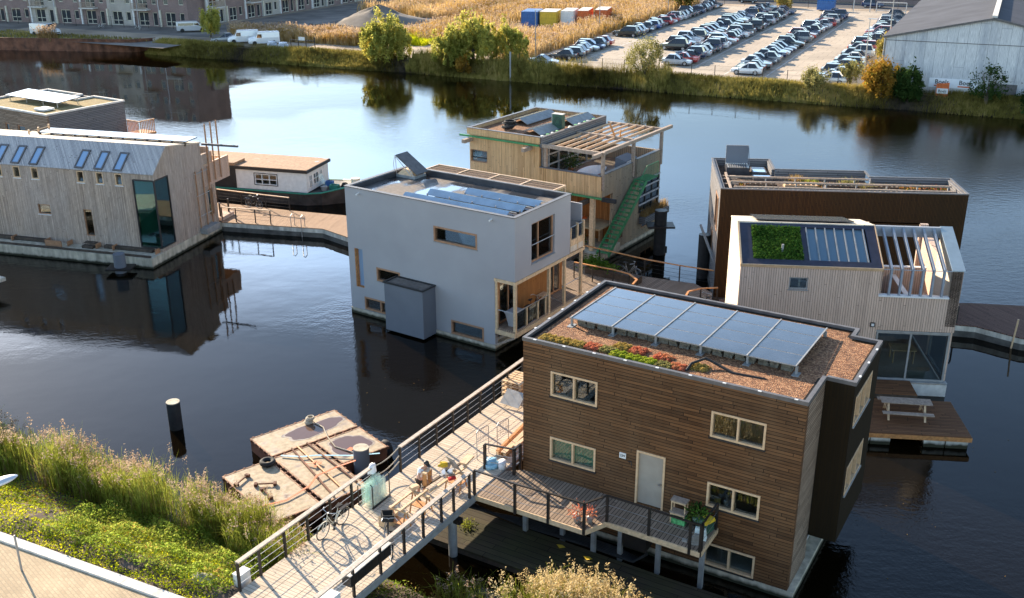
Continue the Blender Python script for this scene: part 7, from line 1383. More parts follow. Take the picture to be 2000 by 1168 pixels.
# ---- cars
def car_mesh(kind):
    """profile rows along x (front at +x): (x, half width, sill z, waist z)"""
    Lc = {"hatchback": 4.1, "estate": 4.6, "saloon": 4.5, "suv": 4.5}[kind]; h = Lc / 2; W = .90 if kind != "suv" else .94; wz = {"hatchback": .88, "estate": .90, "saloon": .88, "suv": 1.02}[kind]; rz = {"hatchback": 1.48, "estate": 1.48, "saloon": 1.43, "suv": 1.72}[kind]
    st = [(-h, .70, .36, wz - .18), (-h + .06, .80, .26, wz - .02), (-h + .55, W, .22, wz + .02), (-.6, W + .01, .20, wz), (.45, W + .01, .20, wz - .02), (h - 1.15, W, .20, wz - .06), (h - .45, W - .04, .22, wz - .17), (h - .10, .74, .25, wz - .26), (h, .60, .32, wz - .38)]
    m = MB(); V = []
    for x, w_, a, b in st: V += [(x, -w_ * .93, a), (x, -w_, (a + b) / 2), (x, -w_ * .95, b), (x, w_ * .95, b), (x, w_, (a + b) / 2), (x, w_ * .93, a)]
    F = []
    for i in range(len(st) - 1):
        for j in range(6): F.append((i * 6 + j, i * 6 + (j + 1) % 6, (i + 1) * 6 + (j + 1) % 6, (i + 1) * 6 + j))
    F.append((0, 1, 2, 3, 4, 5)); k = (len(st) - 1) * 6; F.append((k + 5, k + 4, k + 3, k + 2, k + 1, k)); m.add(V, F)
    fx = h - 1.35; rb = {"hatchback": -h + .45, "estate": -h + .30, "saloon": -h + 1.15, "suv": -h + .30}[kind]; rt = {"hatchback": -h + .95, "estate": -h + .62, "saloon": -h + 1.75, "suv": -h + .60}[kind]
    rx = fx - .85
    m.hexa([(rt, -.62, rz - .06), (rx, -.60, rz - .06), (rx, .60, rz - .06), (rt, .62, rz - .06)], [(rt + .06, -.57, rz), (rx - .06, -.55, rz), (rx - .06, .55, rz), (rt + .06, .57, rz)])
    for s in (-1, 1):      # pillars
        for (xa, xb) in ((fx, rx), (rb, rt), (-.25, -.22)): m.beam((xa, s * .82, wz - .02), (xb, s * .61, rz - .05), .07, .05)
    g = MB(); g.hexa([(rb, -.80, wz - .03), (fx, -.80, wz - .04), (fx, .80, wz - .04), (rb, .80, wz - .03)], [(rt, -.60, rz - .065), (rx, -.58, rz - .065), (rx, .58, rz - .065), (rt, .60, rz - .065)])
    return m, g, h, Lc, wz
CARCOL = {"black": (.012, .012, .014), "dark grey": (.05, .053, .058), "silver": (.48, .49, .50), "grey": (.20, .21, .22), "white": (.72, .72, .71), "dark blue": (.015, .03, .09), "blue": (.03, .09, .28), "red": (.38, .02, .02), "dark green": (.02, .05, .04)}
CM = {}
for n_, c in CARCOL.items():
    m, nt, b = newmat("car_paint_" + n_.replace(" ", "_")); b.inputs["Base Color"].default_value = rgb(c); b.inputs["Roughness"].default_value = .35; b.inputs["Metallic"].default_value = .2; b.inputs["Coat Weight"].default_value = 1; b.inputs["Coat Roughness"].default_value = .06; CM[n_] = m
PROTO = {}
def car_proto(kind):
    m, g, h, Lc, wz = car_mesh(kind); t = bpy.data.objects.new("parked_car", None); scene.collection.objects.link(t)
    b = m.build("body", CM["black"], t); bevel(b, .05, 2); g.build("window_glass", M["car_glass"], t)
    for x in (-h + .82, h - .85):
        for s in (-1, 1):
            w_ = MB(); w_.tube([(0, -.10, 0), (0, .10, 0)], .32, 16); o = w_.build("wheel", M["black_rubber"], t); o.location = (x, s * .80, .32); r_ = MB(); r_.tube([(0, s * .095, 0), (0, s * .115, 0)], .20, 12); r_.build("rim", M["steel"], o)
    for s in (-1, 1):
        q = MB(); q.box(-.06, .03, -.14, .14, -.07, .07); o = q.build("headlight", M["lamp_head"], t); o.location = (h - .12, s * .55, wz - .30)
        q = MB(); q.box(-.03, .05, -.13, .13, -.09, .09); o = q.build("tail_light", M["red_paint"], t); o.location = (-h + .04, s * .60, wz - .12)
    return t
CARK = ["hatchback", "estate", "saloon", "suv"]
for k in CARK: PROTO[k] = car_proto(k)
used = set(); ORD = ["", "first", "second", "third", "fourth", "fifth", "sixth", "seventh", "eighth", "ninth", "tenth", "eleventh", "twelfth", "thirteenth", "fourteenth", "fifteenth", "sixteenth", "seventeenth", "eighteenth", "nineteenth", "twentieth"] + ["twenty " + x for x in ("first", "second", "third", "fourth", "fifth", "sixth", "seventh", "eighth", "ninth")] + ["thirtieth"] + ["thirty " + x for x in ("first", "second", "third", "fourth", "fifth", "sixth")]
def car(kind, col, u, v, z, ang, label, group):
    if kind in used: t = copy_tree(PROTO[kind])
    else: t = PROTO[kind]; used.add(kind)
    t.location = lw(u, v, z); t.rotation_euler = (0, 0, R(LY + ang)); tag(t, label, "car", group)
    for ch in t.children:
        if ch.name.startswith("body"): ch.material_slots[0].link = 'OBJECT'; ch.material_slots[0].material = CM[col]
    return t
cr = random.Random(5)
KN = {"hatchback": "hatchback", "estate": "estate car", "saloon": "saloon", "suv": "tall car"}
def row(u, v0, v1, rowname, cols, kinds, flip, gap=(), step=2.32):
    v = v0; i = 0; palette = ["black", "dark grey", "dark blue", "grey", "dark grey", "black", "black", "silver", "white", "dark blue", "grey", "black", "red", "dark green"]
    while v < v1:
        if any(a < v < b for a, b in gap): v += step; continue
        c = cols[i] if i < len(cols) else cr.choice(palette); k = kinds[i] if i < len(kinds) else cr.choice(["hatchback", "hatchback", "estate", "suv", "saloon", "hatchback"])
        ang = (180 if flip else 0) + cr.uniform(-1.5, 1.5) + 4; 
        if cr.random() < .3: ang += 180
        i += 1; car(k, c, u + cr.uniform(-.25, .25), v, 1.525, ang, f"{c} {KN[k]}, {ORD[i]} from the water, {rowname}", "cars in the waterside car park"); v += step
car("saloon", "silver", -57.1, 131.8, 1.525, 4, "silver white saloon parked alone at the water end of the car park's left side", "cars in the waterside car park")
row(-56.9, 138.0, 155, "near part of the reed side row", ["black", "dark grey", "black", "dark grey", "grey", "dark blue"], ["hatchback", "estate", "hatchback", "hatchback", "hatchback", "estate"], True)
row(-56.9, 166.2, 221, "far part of the reed side row", ["black", "dark grey", "grey", "black", "grey", "blue", "dark grey", "black", "red", "silver", "red", "white", "silver", "grey"], ["suv", "hatchback", "hatchback"], True)
row(-45.3, 154.0, 220, "left half of the double row", ["black", "red", "black", "silver", "white", "dark grey", "silver", "dark blue", "red", "black", "black"], ["suv", "hatchback", "estate"], False)
row(-40.3, 139.4, 215, "right half of the double row", ["silver", "red", "black", "dark blue", "silver", "black", "dark grey", "dark blue", "white", "silver", "grey", "red", "black", "dark blue"], ["hatchback", "saloon", "hatchback", "suv"], True)
row(-29.9, 135.4, 212, "single middle row", ["white", "black", "black", "silver", "dark grey", "grey", "black", "dark blue", "silver"], ["hatchback", "hatchback", "saloon"], False)
row(-18.9, 132.2, 213, "row beside the metal shed", ["white", "grey", "silver", "dark grey", "black", "white", "black", "dark grey", "white"], ["hatchback", "saloon", "hatchback", "estate", "suv"], True)
for i, (u, c, lb) in enumerate(((-52, "black", "dark car on the street behind the car park, left of the blue bin"), (-26, "dark blue", "dark blue car on the street behind the car park, right of the bin"), (-70, "dark grey", "grey car on the street beyond the reed field"), (-12, "black", "black car on the street nearest the shed roof"))): car("suv" if i else "hatchback", c, u, 232, 1.53, 3, lb, "cars on the street")
# ---- vans
def van(u, v, z, ang, label, long=False, col="white"):
    t = thing("van", label, "van", lw(u, v, z), LY + ang, "vans and cars on the left bank"); h = 2.6 if long else 2.45; H = 2.0 if col == "white" else 1.85
    m = MB(); st = [(-h, .80, .40, H - .1), (-h + .05, .92, .30, H - .02), (-.3, .95, .28, H), (.9, .95, .28, H - .02), (h - 1.15, .93, .28, 1.25), (h - .35, .90, .30, 1.08), (h - .05, .80, .32, .85), (h, .72, .38, .62)]; V = []; F = []
    for x, w_, a, b in st: V += [(x, -w_, a), (x, -w_, (a + b) / 2), (x, -w_ * .90, b), (x, w_ * .90, b), (x, w_, (a + b) / 2), (x, w_, a)]
    for i in range(len(st) - 1):
        for j in range(6): F.append((i * 6 + j, i * 6 + (j + 1) % 6, (i + 1) * 6 + (j + 1) % 6, (i + 1) * 6 + j))
    F.append((0, 1, 2, 3, 4, 5)); k = (len(st) - 1) * 6; F.append((k + 5, k + 4, k + 3, k + 2, k + 1, k)); m.add(V, F); b = m.build("body", CM[col], t); bevel(b, .05, 2)
    m = MB(); m.hexa([(h - 1.18, -.80, 1.29), (h - 1.14, -.80, 1.27), (h - 1.14, .80, 1.27), (h - 1.18, .80, 1.29)], [(.98, -.74, H - .12), (1.02, -.74, H - .10), (1.02, .74, H - .10), (.98, .74, H - .12)]); m.build("windscreen", M["car_glass"], t)
    for s in (-1, 1):
        m = MB(); m.hexa([(.35, s * .955, 1.15), (h - 1.30, s * .945, 1.15), (h - 1.30, s * .935, 1.15), (.35, s * .935, 1.15)], [(.35, s * .92, H - .30), (1.0, s * .92, H - .30), (1.0, s * .90, H - .30), (.35, s * .90, H - .30)])
        if col != "white": m.hexa([(-h + .3, s * .955, 1.12), (.28, s * .955, 1.12), (.28, s * .935, 1.12), (-h + .3, s * .935, 1.12)], [(-h + .35, s * .92, H - .30), (.28, s * .92, H - .30), (.28, s * .90, H - .30), (-h + .35, s * .90, H - .30)])
        m.build("side_window", M["car_glass"], t)
        m = MB(); m.box(h - .16, h - .04, s * .62 - .14, s * .62 + .14, .70, .88); m.build("headlight", M["lamp_head"], t)
        for x in (-h + .95, h - .95): m = MB(); m.tube([(x, s * .78, .34), (x, s * .97, .34)], .34, 16); m.build("wheel", M["black_rubber"], t)
    m = MB(); m.box(h - .06, h + .01, -.5, .5, .45, .62); m.build("grille", M["black_paint"], t)
van(-106.3, 133.9, 1.52, -135, "white van nearest the willow, front towards the water"); van(-110.6, 134.2, 1.52, -138, "white van second from the willow, beside the dark car"); van(-148.0, 128.6, 1.52, 5, "white van parked behind the rusty sheet piling at the far left", True)
van(-128.4, 142.6, 1.52, 40, "silver people carrier parked in front of the brick flats", True, "silver")
car("hatchback", "grey", -113.8, 133.4, 1.52, -140, "grey car beside the white vans on the left bank", "vans and cars on the left bank")
# ---- sheet piling
sp = thing("sheet_piling", "rusty steel sheet pile wall along the left bank", "sheet piling")
m = MB(); pts = []; x = 0; path = [(-205, 111.5), (-160, 118.3), (-151, 119.9), (-127.6, 127.0), (-125.6, 130.6)]
for a, b in zip(path[:-1], path[1:]):
    A_, B_ = Vector(a), Vector(b); n = max(2, int((B_ - A_).length / .45)); d = (B_ - A_).normalized(); q = Vector((d.y, -d.x))
    for i in range(n): p = A_ + (B_ - A_) * i / n + q * (.16 if (i // 2) % 2 else 0); pts.append(p)
V = []; F = []
for p in pts: V += [lw(p.x, p.y, -.6), lw(p.x, p.y, 1.95)]
for i in range(len(pts) - 1): F.append((2 * i, 2 * i + 2, 2 * i + 3, 2 * i + 1))
m.add(V, F); m.build("piles", M["rust"], sp, fix=False)
m = MB()
for a, b in zip(path[:-1], path[1:]): m.beam(lw(*a, 1.98), lw(*b, 1.98), .3, .08)
m.build("capping", M["rust"], sp)
# ---- metal shed
sh = thing("metal_shed", "large pale corrugated metal shed with dark pitched roof at the right", "shed", lw(-12.6, 130, 0), LY)
Wd, Ea, Pk, Pu, Ln = 22.4, 7.7, 10.15, 11.2, 62
m = MB(); m.wall(FR(), 0, Wd, .9, Ea - .3, [(11.65, 14.6, .9, 3.05)], .15); m.add([(0, 0, Ea - .3), (Wd, 0, Ea - .3), (Wd, 0, Ea), (Pu, 0, Pk), (0, 0, Ea)], [(0, 1, 2, 3, 4)]); m.add([(0, .15, Ea - .3), (Wd, .15, Ea - .3), (Wd, .15, Ea), (Pu, .15, Pk), (0, .15, Ea)], [(0, 1, 2, 3, 4)]); m.box(0, .15, .15, Ln, .9, Ea); m.box(Wd - .15, Wd, .15, Ln, .9, Ea); m.build("wall", M["corrugated"], sh)
plain("roof_grey", (0.085, 0.09, 0.105), .95, 0, var=.1, vs=.25, spec=.08)
m = MB(); m.hexa([(-.35, -.25, Ea - .06), (Pu, -.25, Pk + .02), (Pu, Ln, Pk + .02), (-.35, Ln, Ea - .06)], [(-.35, -.25, Ea + .10), (Pu, -.25, Pk + .18), (Pu, Ln, Pk + .18), (-.35, Ln, Ea + .10)]); m.hexa([(Pu, -.25, Pk + .02), (Wd + .35, -.25, Ea - .06), (Wd + .35, Ln, Ea - .06), (Pu, Ln, Pk + .02)], [(Pu, -.25, Pk + .18), (Wd + .35, -.25, Ea + .10), (Wd + .35, Ln, Ea + .10), (Pu, Ln, Pk + .18)]); rf = m.build("roof", M["roof_grey"], sh)
m = MB(); m.box(Pu - .28, Pu + .28, 0, Ln, Pk + .19, Pk + .42); m.build("ridge_cap", M["kerb_stone"], rf)
m = MB(); m.box(-.02, Wd, -.03, .0, Ea - .35, Ea - .28); m.beam((-.3, -.28, Ea + .02), (Pu, -.28, Pk + .10), .05, .22); m.beam((Pu, -.28, Pk + .10), (Wd + .3, -.28, Ea + .02), .05, .22); m.build("verge", M["lead_edge"], sh)
m = MB(); m.box(11.6, 14.65, -.05, .0, .9, 3.1); m.build("gate", M["lead_edge"], sh)
m = MB(); m.tube([(-.12, -.1, 1.0), (-.12, -.1, Ea - .1)], .09, 8); m.build("downpipe", M["zinc"], sh)
m = MB(); m.box(5.3, 10.75, -.10, -.04, 2.30, 3.35); sg = m.build("banner", M["banner_white"], sh)
text(sg, "Boels", .70, (6.7, -.115, 2.94), R(90), M["black_paint"]); text(sg, "Boels", .70, (9.3, -.115, 2.94), R(90), M["black_paint"])
m = MB(); m.box(5.9, 7.2, -.115, -.10, 2.44, 2.58); m.box(8.45, 9.75, -.115, -.10, 2.44, 2.58); m.build("banner_stripe", M["orange_paint"], sg)
fl = thing("advertising_flag", "small orange advertising banner on a pole in front of the metal shed", "banner", lw(-6.4, 128.6, 1.2), LY)
m = MB(); m.tube([(0, 0, -.4), (0, 0, 2.0)], .03); m.build("pole", M["zinc"], fl); m = MB(); n = 8
for i in range(n): x0, x1 = .05 + i * .17, .05 + (i + 1) * .17; m.quad((x0, .06 * math.sin(i), .25 - .02 * i), (x1, .06 * math.sin(i + 1), .23 - .02 * i), (x1, .06 * math.sin(i + 1), 1.75 + .02 * i), (x0, .06 * math.sin(i), 1.73 + .02 * i))
fo = m.build("flag", M["orange_paint"], fl); m = MB(); m.box(.15, 1.35, -.075, -.07, .62, 1.22); m.build("flag_panel", M["white_paint"], fo); text(fo, "Boels", .42, (.75, -.085, .92), R(90), M["black_paint"])
# ---- apartments
def apartments(name_label, o, yaw, n, H, bay, storeys, seed):
    t = thing("apartment_building", name_label, "building", o, yaw, "brick apartment blocks"); g = random.Random(seed); x = 0.0
    body = MB(); pale = MB(); slabs = MB()
    for i in range(n):
        mat_p = i % 3 == 2; x0, x1 = -(i + 1) * bay, -i * bay; holes = []
        for s in range(storeys):
            z0 = .05 + s * 3.0
            if s == 0 or (i + s) % 2 == 0: holes.append((x0 + .9, x0 + 3.0, z0 + .05, z0 + 2.45))
            else: holes.append((x0 + .7, x0 + 1.7, z0 + .8, z0 + 2.3))
            holes.append((x0 + bay - 1.75, x0 + bay - .75, z0 + (.05 if s == 0 and i % 2 else .8), z0 + 2.4))
        (pale if mat_p else body).wall(FR(), x0, x1, 0, H, holes, .35)
        for h in holes:
            wide = h[1] - h[0] > 1.5
            window(t, FR(), *h, M["cream_paint"], M["far_pane"], mull=[(h[0] + h[1]) / 2] if wide else (), trans=[h[2] + .8] if wide else (), fw=.11, rec=.14)
        for s in range(1, storeys):
            if i % 2 == s % 2:
                z = s * 3.0 - .15; m = MB(); m.box(x0 + .4, x0 + 3.6, -1.35, -.01, z, z + .2); m.box(x0 + .4, x0 + 3.6, -1.38, -1.32, z + .2, z + 1.2) if False else None
                b = m.build("balcony", M["kerb_stone"], t); m = MB(); k = x0 + .42
                while k < x0 + 3.6: m.box(k, k + .06, -1.34, -1.30, z + .2, z + 1.2); k += .16
                m.box(x0 + .4, x0 + 3.6, -1.36, -1.28, z + 1.2, z + 1.26); m.build("balcony_railing", M["grey_wood"], b)
        m = MB(); m.box(x0 - .14, x0 + .14, -.28, -.01, 0, 5.6 if i % 2 else 2.9); m.build("pier", M["white_paint"] if i % 2 else M["cream_paint"], t)
        if i % 4 == 1: m = MB(); m.tube([(x1 - .3, -.12, 0), (x1 - .3, -.12, H)], .06, 6); m.build("downpipe", M["lamp_head"], t)
    if body.v: body.build("brick_wall", M["brick_mauve"], t)
    if pale.v: pale.build("pale_wall", M["brick_pale"], t)
    m = MB(); m.box(-n * bay, 0, .36, 11, 0, H); m.box(-n * bay - .1, .1, -.1, 11.1, H, H + .3); m.build("core", M["brick_mauve"], t); return t
apartments("long mauve brick apartment block with balconies facing the water at the top left", lw(-133.2, 147.2, 1.5), LY + 8.6, 14, 15.5, 5.6, 5, 3)
apartments("lower brick terrace receding behind the pond at the top", lw(-133.4, 153.0, 1.5), LY + 91, 12, 8.8, 5.4, 3, 8).rotation_euler = (0, 0, R(LY + 90 + 180 * 0))
bpy.data.objects["apartment_building.001"].location = lw(-133.2, 215.0, 1.5) if False else lw(-133.0, 152.0 + 12 * 5.4, 1.5)
bk = thing("office_building", "long dark industrial building behind the street at the top right", "building", lw(-75, 242, 1.5), LY)
m = MB(); m.wall(FR(), 0, 90, 0, 6, [(2 + i * 4.4, 5.2 + i * 4.4, .9, 2.7) for i in range(20)], .3); m.box(0, 90, .31, 12, 0, 5.9); m.build("wall", M["brick_mauve"], bk)
for i in range(20): window(bk, FR(), 2 + i * 4.4, 5.2 + i * 4.4, .9, 2.7, M["dark_metal"], M["far_pane"], mull=[3.6 + i * 4.4], fw=.1, rec=.1)
# ---- fences, lamp posts, containers, bin
def fence(label, a, b, z, h, step, group="wire fences", mat="dark_metal", wires=3):
    t = thing("fence", label, "fence", lw(a[0], a[1], z), 0, group); A_ = lw(*a, 0); B_ = lw(*b, 0); d = B_ - A_; n = int(d.length / step)
    for i in range(n + 1): p = d * i / n; m = MB(); m.tube([(p.x, p.y, 0), (p.x, p.y, h)], .045, 6); m.build("fence_post", M[mat], t)
    m = MB()
    for k in range(wires): zz = h * (k + 1) / wires - .05; m.beam((0, 0, zz), (d.x, d.y, zz), .018, .018)
    m.build("fence_wire", M[mat], t)
fence("low wire fence along the water edge of the car park", (-60, 130.3), (-14.5, 130.0), 1.5, 1.7, 3.0); fence("tall mesh fence with posts at the back of the car park", (-60, 225.5), (-16, 225.5), 1.5, 2.2, 4.0)
fence("thin fence in front of the brick flats at the top left", (-172, 138.5), (-134, 144.0), 1.5, 1.9, 2.4)
def lamp(u, v, h, label, arm=True):
    t = thing("lamp_post", label, "lamp post", lw(u, v, 1.5), LY, "grey lamp posts"); m = MB(); m.tube([(0, 0, 0), (0, 0, h)], [.09, .05], 8); m.build("pole", M["zinc"], t)
    if arm: m = MB(); m.box(-.2, .9, -.1, .1, h, h + .1); m.build("lamp_head", M["lamp_head"], t)
lamp(-61.5, 139, 6.5, "thin lamp post among the reeds nearest the isolated silver car"); lamp(-62.5, 168, 7, "thin lamp post among the reeds left of the far car row"); lamp(-61.8, 205, 7, "far lamp post where the reeds meet the trees"); lamp(-15.9, 141, 7.0, "lamp post in the grass strip beside the shed, nearer the water"); lamp(-15.6, 165, 7.5, "lamp post in the grass strip beside the shed, further back"); lamp(-139, 141, 9, "lamp post in front of the brick flats right of the silver people carrier")
def container(u, v, ang, mat, label, L_=2.45, W_=6.0):
    t = thing("container", label, "container", lw(u, v, 1.5), LY + ang, "shipping containers beyond the reeds"); m = MB(); m.box(0, L_, 0, W_, .1, 2.6); b = m.build("box", M[mat], t)
    m = MB(); k = .15
    while k < L_ - .1: m.box(k, k + .09, -.04, 0, .2, 2.5); k += .22
    k = .15
    while k < W_ - .1: m.box(L_, L_ + .04, k, k + .12, .2, 2.5); k += .3
    m.build("ribs", M[mat], b)
    for x in (0, L_ - .12): m = MB(); m.box(x, x + .12, -.06, -.045, .1, 2.6); m.build("corner_post", M[mat], t)
    m = MB(); m.box(-.03, L_ + .03, -.03, W_, 2.6, 2.66); m.build("roof", M["kerb_stone"] if mat != "blue_paint" else M[mat], t)
container(-78.9, 172, 12, "blue_paint", "blue shipping container at the left end of the row", 2.9, 5.5); container(-75.8, 173.2, 12, "yellow_paint", "yellow shipping container next to the blue one", 2.9, 5.5)
container(-72.7, 175.5, 12, "white_paint", "white shipping container right of the yellow one", 2.2, 6.0); container(-70.3, 177.5, 12, "orange_paint", "first orange shipping container right of the white one", 1.9, 6.0); container(-67.9, 180.0, 12, "orange_paint", "orange shipping container at the far right end of the row", 2.2, 6.0)
bn = thing("waste_container", "blue waste container behind the car park", "container", lw(-35.5, 220.8, 1.5), LY); m = MB(); m.box(0, 3.4, 0, 2, .2, 2.0); m.build("box", M["blue_paint"], bn); m = MB(); m.hexa([(-.05, -.1, 2.0), (3.45, -.1, 2.0), (3.45, 2.1, 2.0), (-.05, 2.1, 2.0)], [(.1, .3, 2.35), (3.3, .3, 2.35), (3.3, 1.7, 2.35), (.1, 1.7, 2.35)]); m.build("lid", M["blue_paint"], bn)
gt = thing("gate_frame", "pale metal gate frame at the back of the car park, right of the blue bin", "gate", lw(-28.5, 222, 1.5), LY); m = MB()
for a, b in (((0, 0, 0), (0, 0, 3)), ((0, 0, 3), (3.2, 0, 3)), ((3.2, 0, 3), (3.2, 0, 0)), ((4.4, 0, 0), (4.4, 0, 2)), ((4.4, 0, 2), (10, 0, 2)), ((10, 0, 2), (10, 0, 0)), ((4.4, 0, .4), (10, 0, .4))): m.beam(a, b, .16, .16)
m.build("frame", M["kerb_stone"], gt)
ib = thing("sign_frame", "dark metal frame with a small white sign beside the sandy track", "sign", lw(-98.5, 130.4, 1.5), LY); m = MB()
for x in (0, 1.4, 2.8, 4.4): m.box(x, x + .1, 0, .1, 0, 1.6 if x < 3 else 2.1)
m.box(0, 4.5, .02, .08, 1.5, 1.6); m.build("frame", M["dark_metal"], ib); m = MB(); m.box(1.6, 2.7, -.04, .0, 1.55, 2.05); m.build("sign_plate", M["white_paint"], ib)
for k, (u, v, s, lb) in enumerate(((-102.6, 131.2, .75, "left grey white sack of sand beside the white vans"), (-100.3, 130.9, .8, "right grey white sack of sand near the sign frame"))):
    m = MB(); pts = [(s * math.cos(a) * (1 + .1 * math.sin(3 * a)), s * .8 * math.sin(a)) for a in [6.283 * i / 10 for i in range(10)]]; m.prism(pts, 0, .7); m.prism([(a * .8, b * .8) for a, b in pts], .7, 1.0); o = m.build("sand_sack", M["lamp_head"], None, True); o.location = lw(u, v, 1.5); tag(o, lb, "sack", "sand sacks by the vans")
m = MB(); V = []; F = []; g = random.Random(2); n = 26
for i in range(9):
    for j in range(n): a = 6.283 * j / n; r_ = 7.5 * (1 - (i / 8) ** .9) + .01; V.append((r_ * math.cos(a) * 1.25 * (1 + .12 * math.sin(3 * a + i)), r_ * math.sin(a) * (1 + .1 * math.cos(4 * a)), 3.0 * (i / 8) * (1 + .1 * math.sin(5 * a))))
for i in range(8):
    for j in range(n): F.append((i * n + j, i * n + (j + 1) % n, (i + 1) * n + (j + 1) % n, (i + 1) * n + j))
m.add(V, F); o = m.build("sand_heap", M["dirt_dark"], None, True); o.location = lw(-106.5, 168.5, 1.45); tag(o, "brown heap of excavated sand behind the willow tree", "heap")
# ---- vegetation on the far shore
def far_blades(name, label, n, u0, u1, v0, v1, h, w, mat, seed, kind=True, cut=None, z=1.5, plume=None, pf=.25):
    g = np.random.default_rng(seed); u = g.uniform(u0, u1, n); v = g.uniform(v0, v1, n)
    if cut is not None: k = cut(u, v, g); u, v = u[k], v[k]
    zz = z(u, v) if callable(z) else np.full(len(u), z); P = fs(np.stack([u, v, zz], 1)); hh = g.uniform(.6, 1.1, len(u)) * h * (1 + .25 * np.sin(u * .55) * np.cos(v * .47)); a, f, tip = blades(P, hh, g.uniform(.6, 1.3, len(u)) * w, .22, .3, seed, 2); parts = [(a, f, 0)]
    if plume: s = g.uniform(size=len(tip)) < pf; q = np.repeat(tip[s], 3, 0) + g.normal(0, .09, (s.sum() * 3, 3)); b, f2 = leaves(q, g.uniform(.10, .2, len(q)), seed); parts.append((b, f2, 1))
    V, F, MI = join(parts); o = raw_mesh(name, V, F, [M[mat]] + ([M[plume]] if plume else []), MI); return tag(o, label, "reeds", kind="stuff")
def bankz(u, v): return np.clip(1.5 * (v - 126.2) / 2.4, -.05, 1.5)
far_blades("bank_vegetation", "rough green brown growth on the far bank slope below the car park", 26000, -62, 14, 126.0, 130.0, .75, .10, "bank_green", 301, z=bankz)
far_blades("bank_vegetation", "yellow green grass on the far bank slope left of the willow", 20000, -124, -62, 126.2, 130.6, .85, .10, "bank_green", 302, z=lambda u, v: np.clip(1.5 * (v - 126.6) / 2.4, -.05, 1.5))
far_blades("bank_vegetation", "taller dark reeds at the water's edge below the bushes", 5200, -76, -38, 126.4, 129.0, 2.0, .10, "bank_green", 303, z=bankz)
far_blades("reed_field", "tawny reed field between the containers and the car park", 30000, -92, -61.3, 133, 228, 2.1, .16, "far_reed", 304, cut=lambda u, v, g: (u > -66 - .02 * (v - 133)) | ((v > 146) & ~((u > -82) & (u < -68) & (v > 163) & (v < 197))), plume="plume")
far_blades("reed_field", "golden reed belt between the sandy track and the pond", 9000, -117, -92, 138, 147, 2.1, .14, "far_reed", 305, cut=lambda u, v, g: v < 147 - .25 * np.abs(u + 104), plume="plume")
far_blades("reed_field", "reed belt beyond the sand heap at the top", 9000, -118, -90, 178, 226, 2.4, .2, "far_reed", 306, plume="plume")
far_blades("reed_tuft", "pale sunlit reed tuft on top of the rusty sheet piling", 260, -143.6, -140.6, 122.8, 124.6, 2.4, .10, "reed_dry", 307, plume="plume", pf=.5)["category"] = "reeds"
far_blades("grass_patch", "sunlit yellow green grass beyond the willow", 5000, -92, -82, 142, 156, 1.2, .14, "grass_bright", 308); far_blades("grass_patch", "weedy strip behind the sheet piling", 4200, -160, -126, 121, 131, .5, .10, "bank_green", 309, cut=lambda u, v, g: v > 120.5 + (u + 151) * .31 + .6)
far_blades("grass_patch", "lawn between the shed and the last row of cars", 5200, -15.0, -12.8, 129.6, 172, .22, .08, "grass_bright", 310)
def tree(name, label, cat, u, v, z, h, rx, leafm, n, clumps, seed, size=(.10, .24), trunk_h=.35, group="trees and bushes on the far bank", sq=1.0, zc=.56):
    t = thing(name, label, cat, lw(u, v, z), LY, group); r = np.array([rx, rx * .9, h * .46]); g = np.random.default_rng(seed); P = crown_points((0, 0, h * zc), r, n, clumps, seed, .98)
    if cat == "tree" and leafm == "willow_leaf":      # a willow is a bundle of upswept limbs, each with its own ragged plume of leaves
        out = []; nl = 15
        for k in range(nl):
            an = 2.4 * k + seed; q = rx * .78 * math.sqrt((k + .5) / nl); hh = h * (1.0 - .42 * (q / rx) ** 1.5) * g.uniform(.82, 1.08); zb = h * .05
            out.append(crown_points((q * math.cos(an), q * math.sin(an) * .9, (hh + zb) / 2), np.array([rx * g.uniform(.24, .36), rx * g.uniform(.24, .36), (hh - zb) / 2]), n // nl, max(6, clumps // 8), seed * 50 + k, .98))
        P = np.concatenate(out)
    P = P[P[:, 2] > .02]; a, f = leaves(P, g.uniform(size[0], size[1], len(P)), seed)
    raw_mesh("crown", a, f, M[leafm], None, t); m = MB()
    for k in range(6): an = k * 1.05 + seed; q = rx * .5 * (.5 + .5 * math.sin(k * 2.3)); m.tube([(0, 0, -.4), (.1 * math.cos(an), .1 * math.sin(an), h * trunk_h * .6), (q * .5 * math.cos(an), q * .5 * math.sin(an), h * .5), (q * math.cos(an), q * math.sin(an), h * .82)], [.16 * h / 8, .12 * h / 8, .07 * h / 8, .02], 6)
    m.build("trunk", M["bark"], t); return t
tree("willow", "rounded yellow green willow standing alone on the far bank", "tree", -80.3, 128.4, .5, 8.6, 4.1, "willow_leaf", 20000, 170, 1)
tree("willow", "broad pale green willow in the middle of the far bank group", "tree", -67.0, 130, 1.0, 8.8, 4.2, "willow_leaf", 17000, 150, 2); tree("willow", "left willow of the far bank group, leaning over the water", "tree", -70.2, 128.6, .5, 7.2, 3.0, "willow_leaf", 9000, 90, 3); tree("willow", "right golden willow of the far bank group beside the reeds", "tree", -63.0, 133, 1.4, 6.2, 3.2, "willow_leaf", 8500, 80, 4)
tree("bush", "low golden bush at the foot of the willow group", "bush", -67.0, 127.0, .1, 2.4, 1.4, "autumn_leaf", 2200, 26, 5)
tree("bush", "thin pale leaved bush on the bank in front of the double car row", "bush", -41.4, 128.4, .7, 5.6, 3.3, "pale_leaf", 5600, 60, 6, (.07, .16))
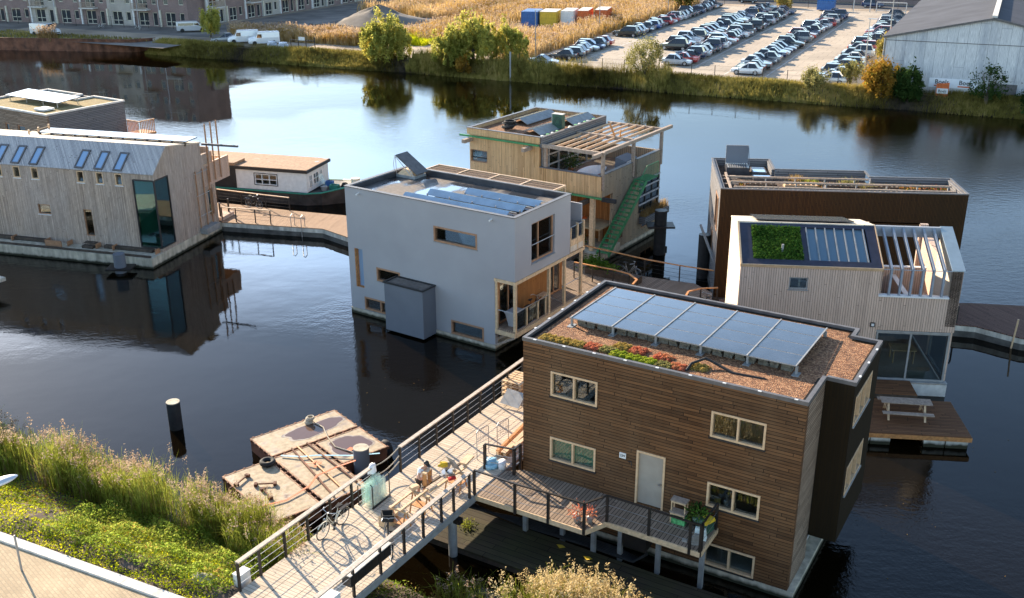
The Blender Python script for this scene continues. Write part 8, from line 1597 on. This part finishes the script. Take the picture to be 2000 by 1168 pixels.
tree("bush", "small pale bush before the last cars by the water", "bush", -19.8, 128.6, .9, 2.9, 2.1, "pale_leaf", 3600, 40, 7, (.07, .16)); tree("bush", "yellow green bush at the edge of the lawn strip", "bush", -16.4, 132.4, 1.4, 3.0, 1.8, "pale_leaf", 2600, 32, 8, (.07, .16))
tree("bush", "big orange and yellow autumn bush at the corner of the shed", "bush", -12.2, 127.9, .3, 5.0, 2.6, "autumn_leaf", 7000, 70, 9); tree("bush", "dark green bush right of the autumn one at the shed", "bush", -9.2, 127.8, .3, 4.4, 2.1, "dark_leaf", 6500, 60, 10)
tree("bush", "round olive bush against the side wall of the shed", "bush", -14.3, 149.0, 1.5, 4.4, 1.6, "bank_green", 3800, 40, 11); tree("tree", "thin sprawling young tree in front of the shed gate", "tree", -.9, 127.6, .3, 5.2, 2.4, "dark_leaf", 1500, 36, 12, (.10, .2))
tree("tree", "dense green tree clump where the reeds meet the back of the car park", "tree", -61.5, 213, 1.5, 6, 4.0, "bank_green", 5000, 50, 13, (.2, .4)); tree("bush", "round hedge bush beside the blue bin", "bush", -42.5, 224, 1.5, 1.9, 2.6, "bank_green", 2000, 30, 14, (.15, .3)); tree("bush", "golden shrub left of the golden reed belt", "bush", -120, 137.5, 1.5, 4.6, 2.4, "willow_leaf", 4000, 45, 15); tree("bush", "low dark scrub right of the shed gate", "bush", 4.4, 127.8, .2, 2.6, 3.0, "dark_leaf", 4500, 50, 16)
# bicycles and small things by the flats
for k, (u, v, lb) in enumerate(((-146.6, 139.5, "parked bicycle in front of the brick flats, left one"), (-139.4, 141.0, "parked bicycle in front of the brick flats, right one"))): q = lw(u, v, 0); bicycle(lb, q.x, q.y, LY + 10, 4, None, False, "bicycles by the brick flats", z=1.52, fm="white_paint")
m = MB(); m.tube([(0, 0, -.5), (0, 0, 3.2)], .10, 10); m.box(-.12, .12, -.02, .02, 3.2, 3.9); o = m.build("marker_post", M["zinc"]); o.location = lw(-59.5, 126.2, 0); tag(o, "tall grey marker post standing in the water before the far bank", "post")
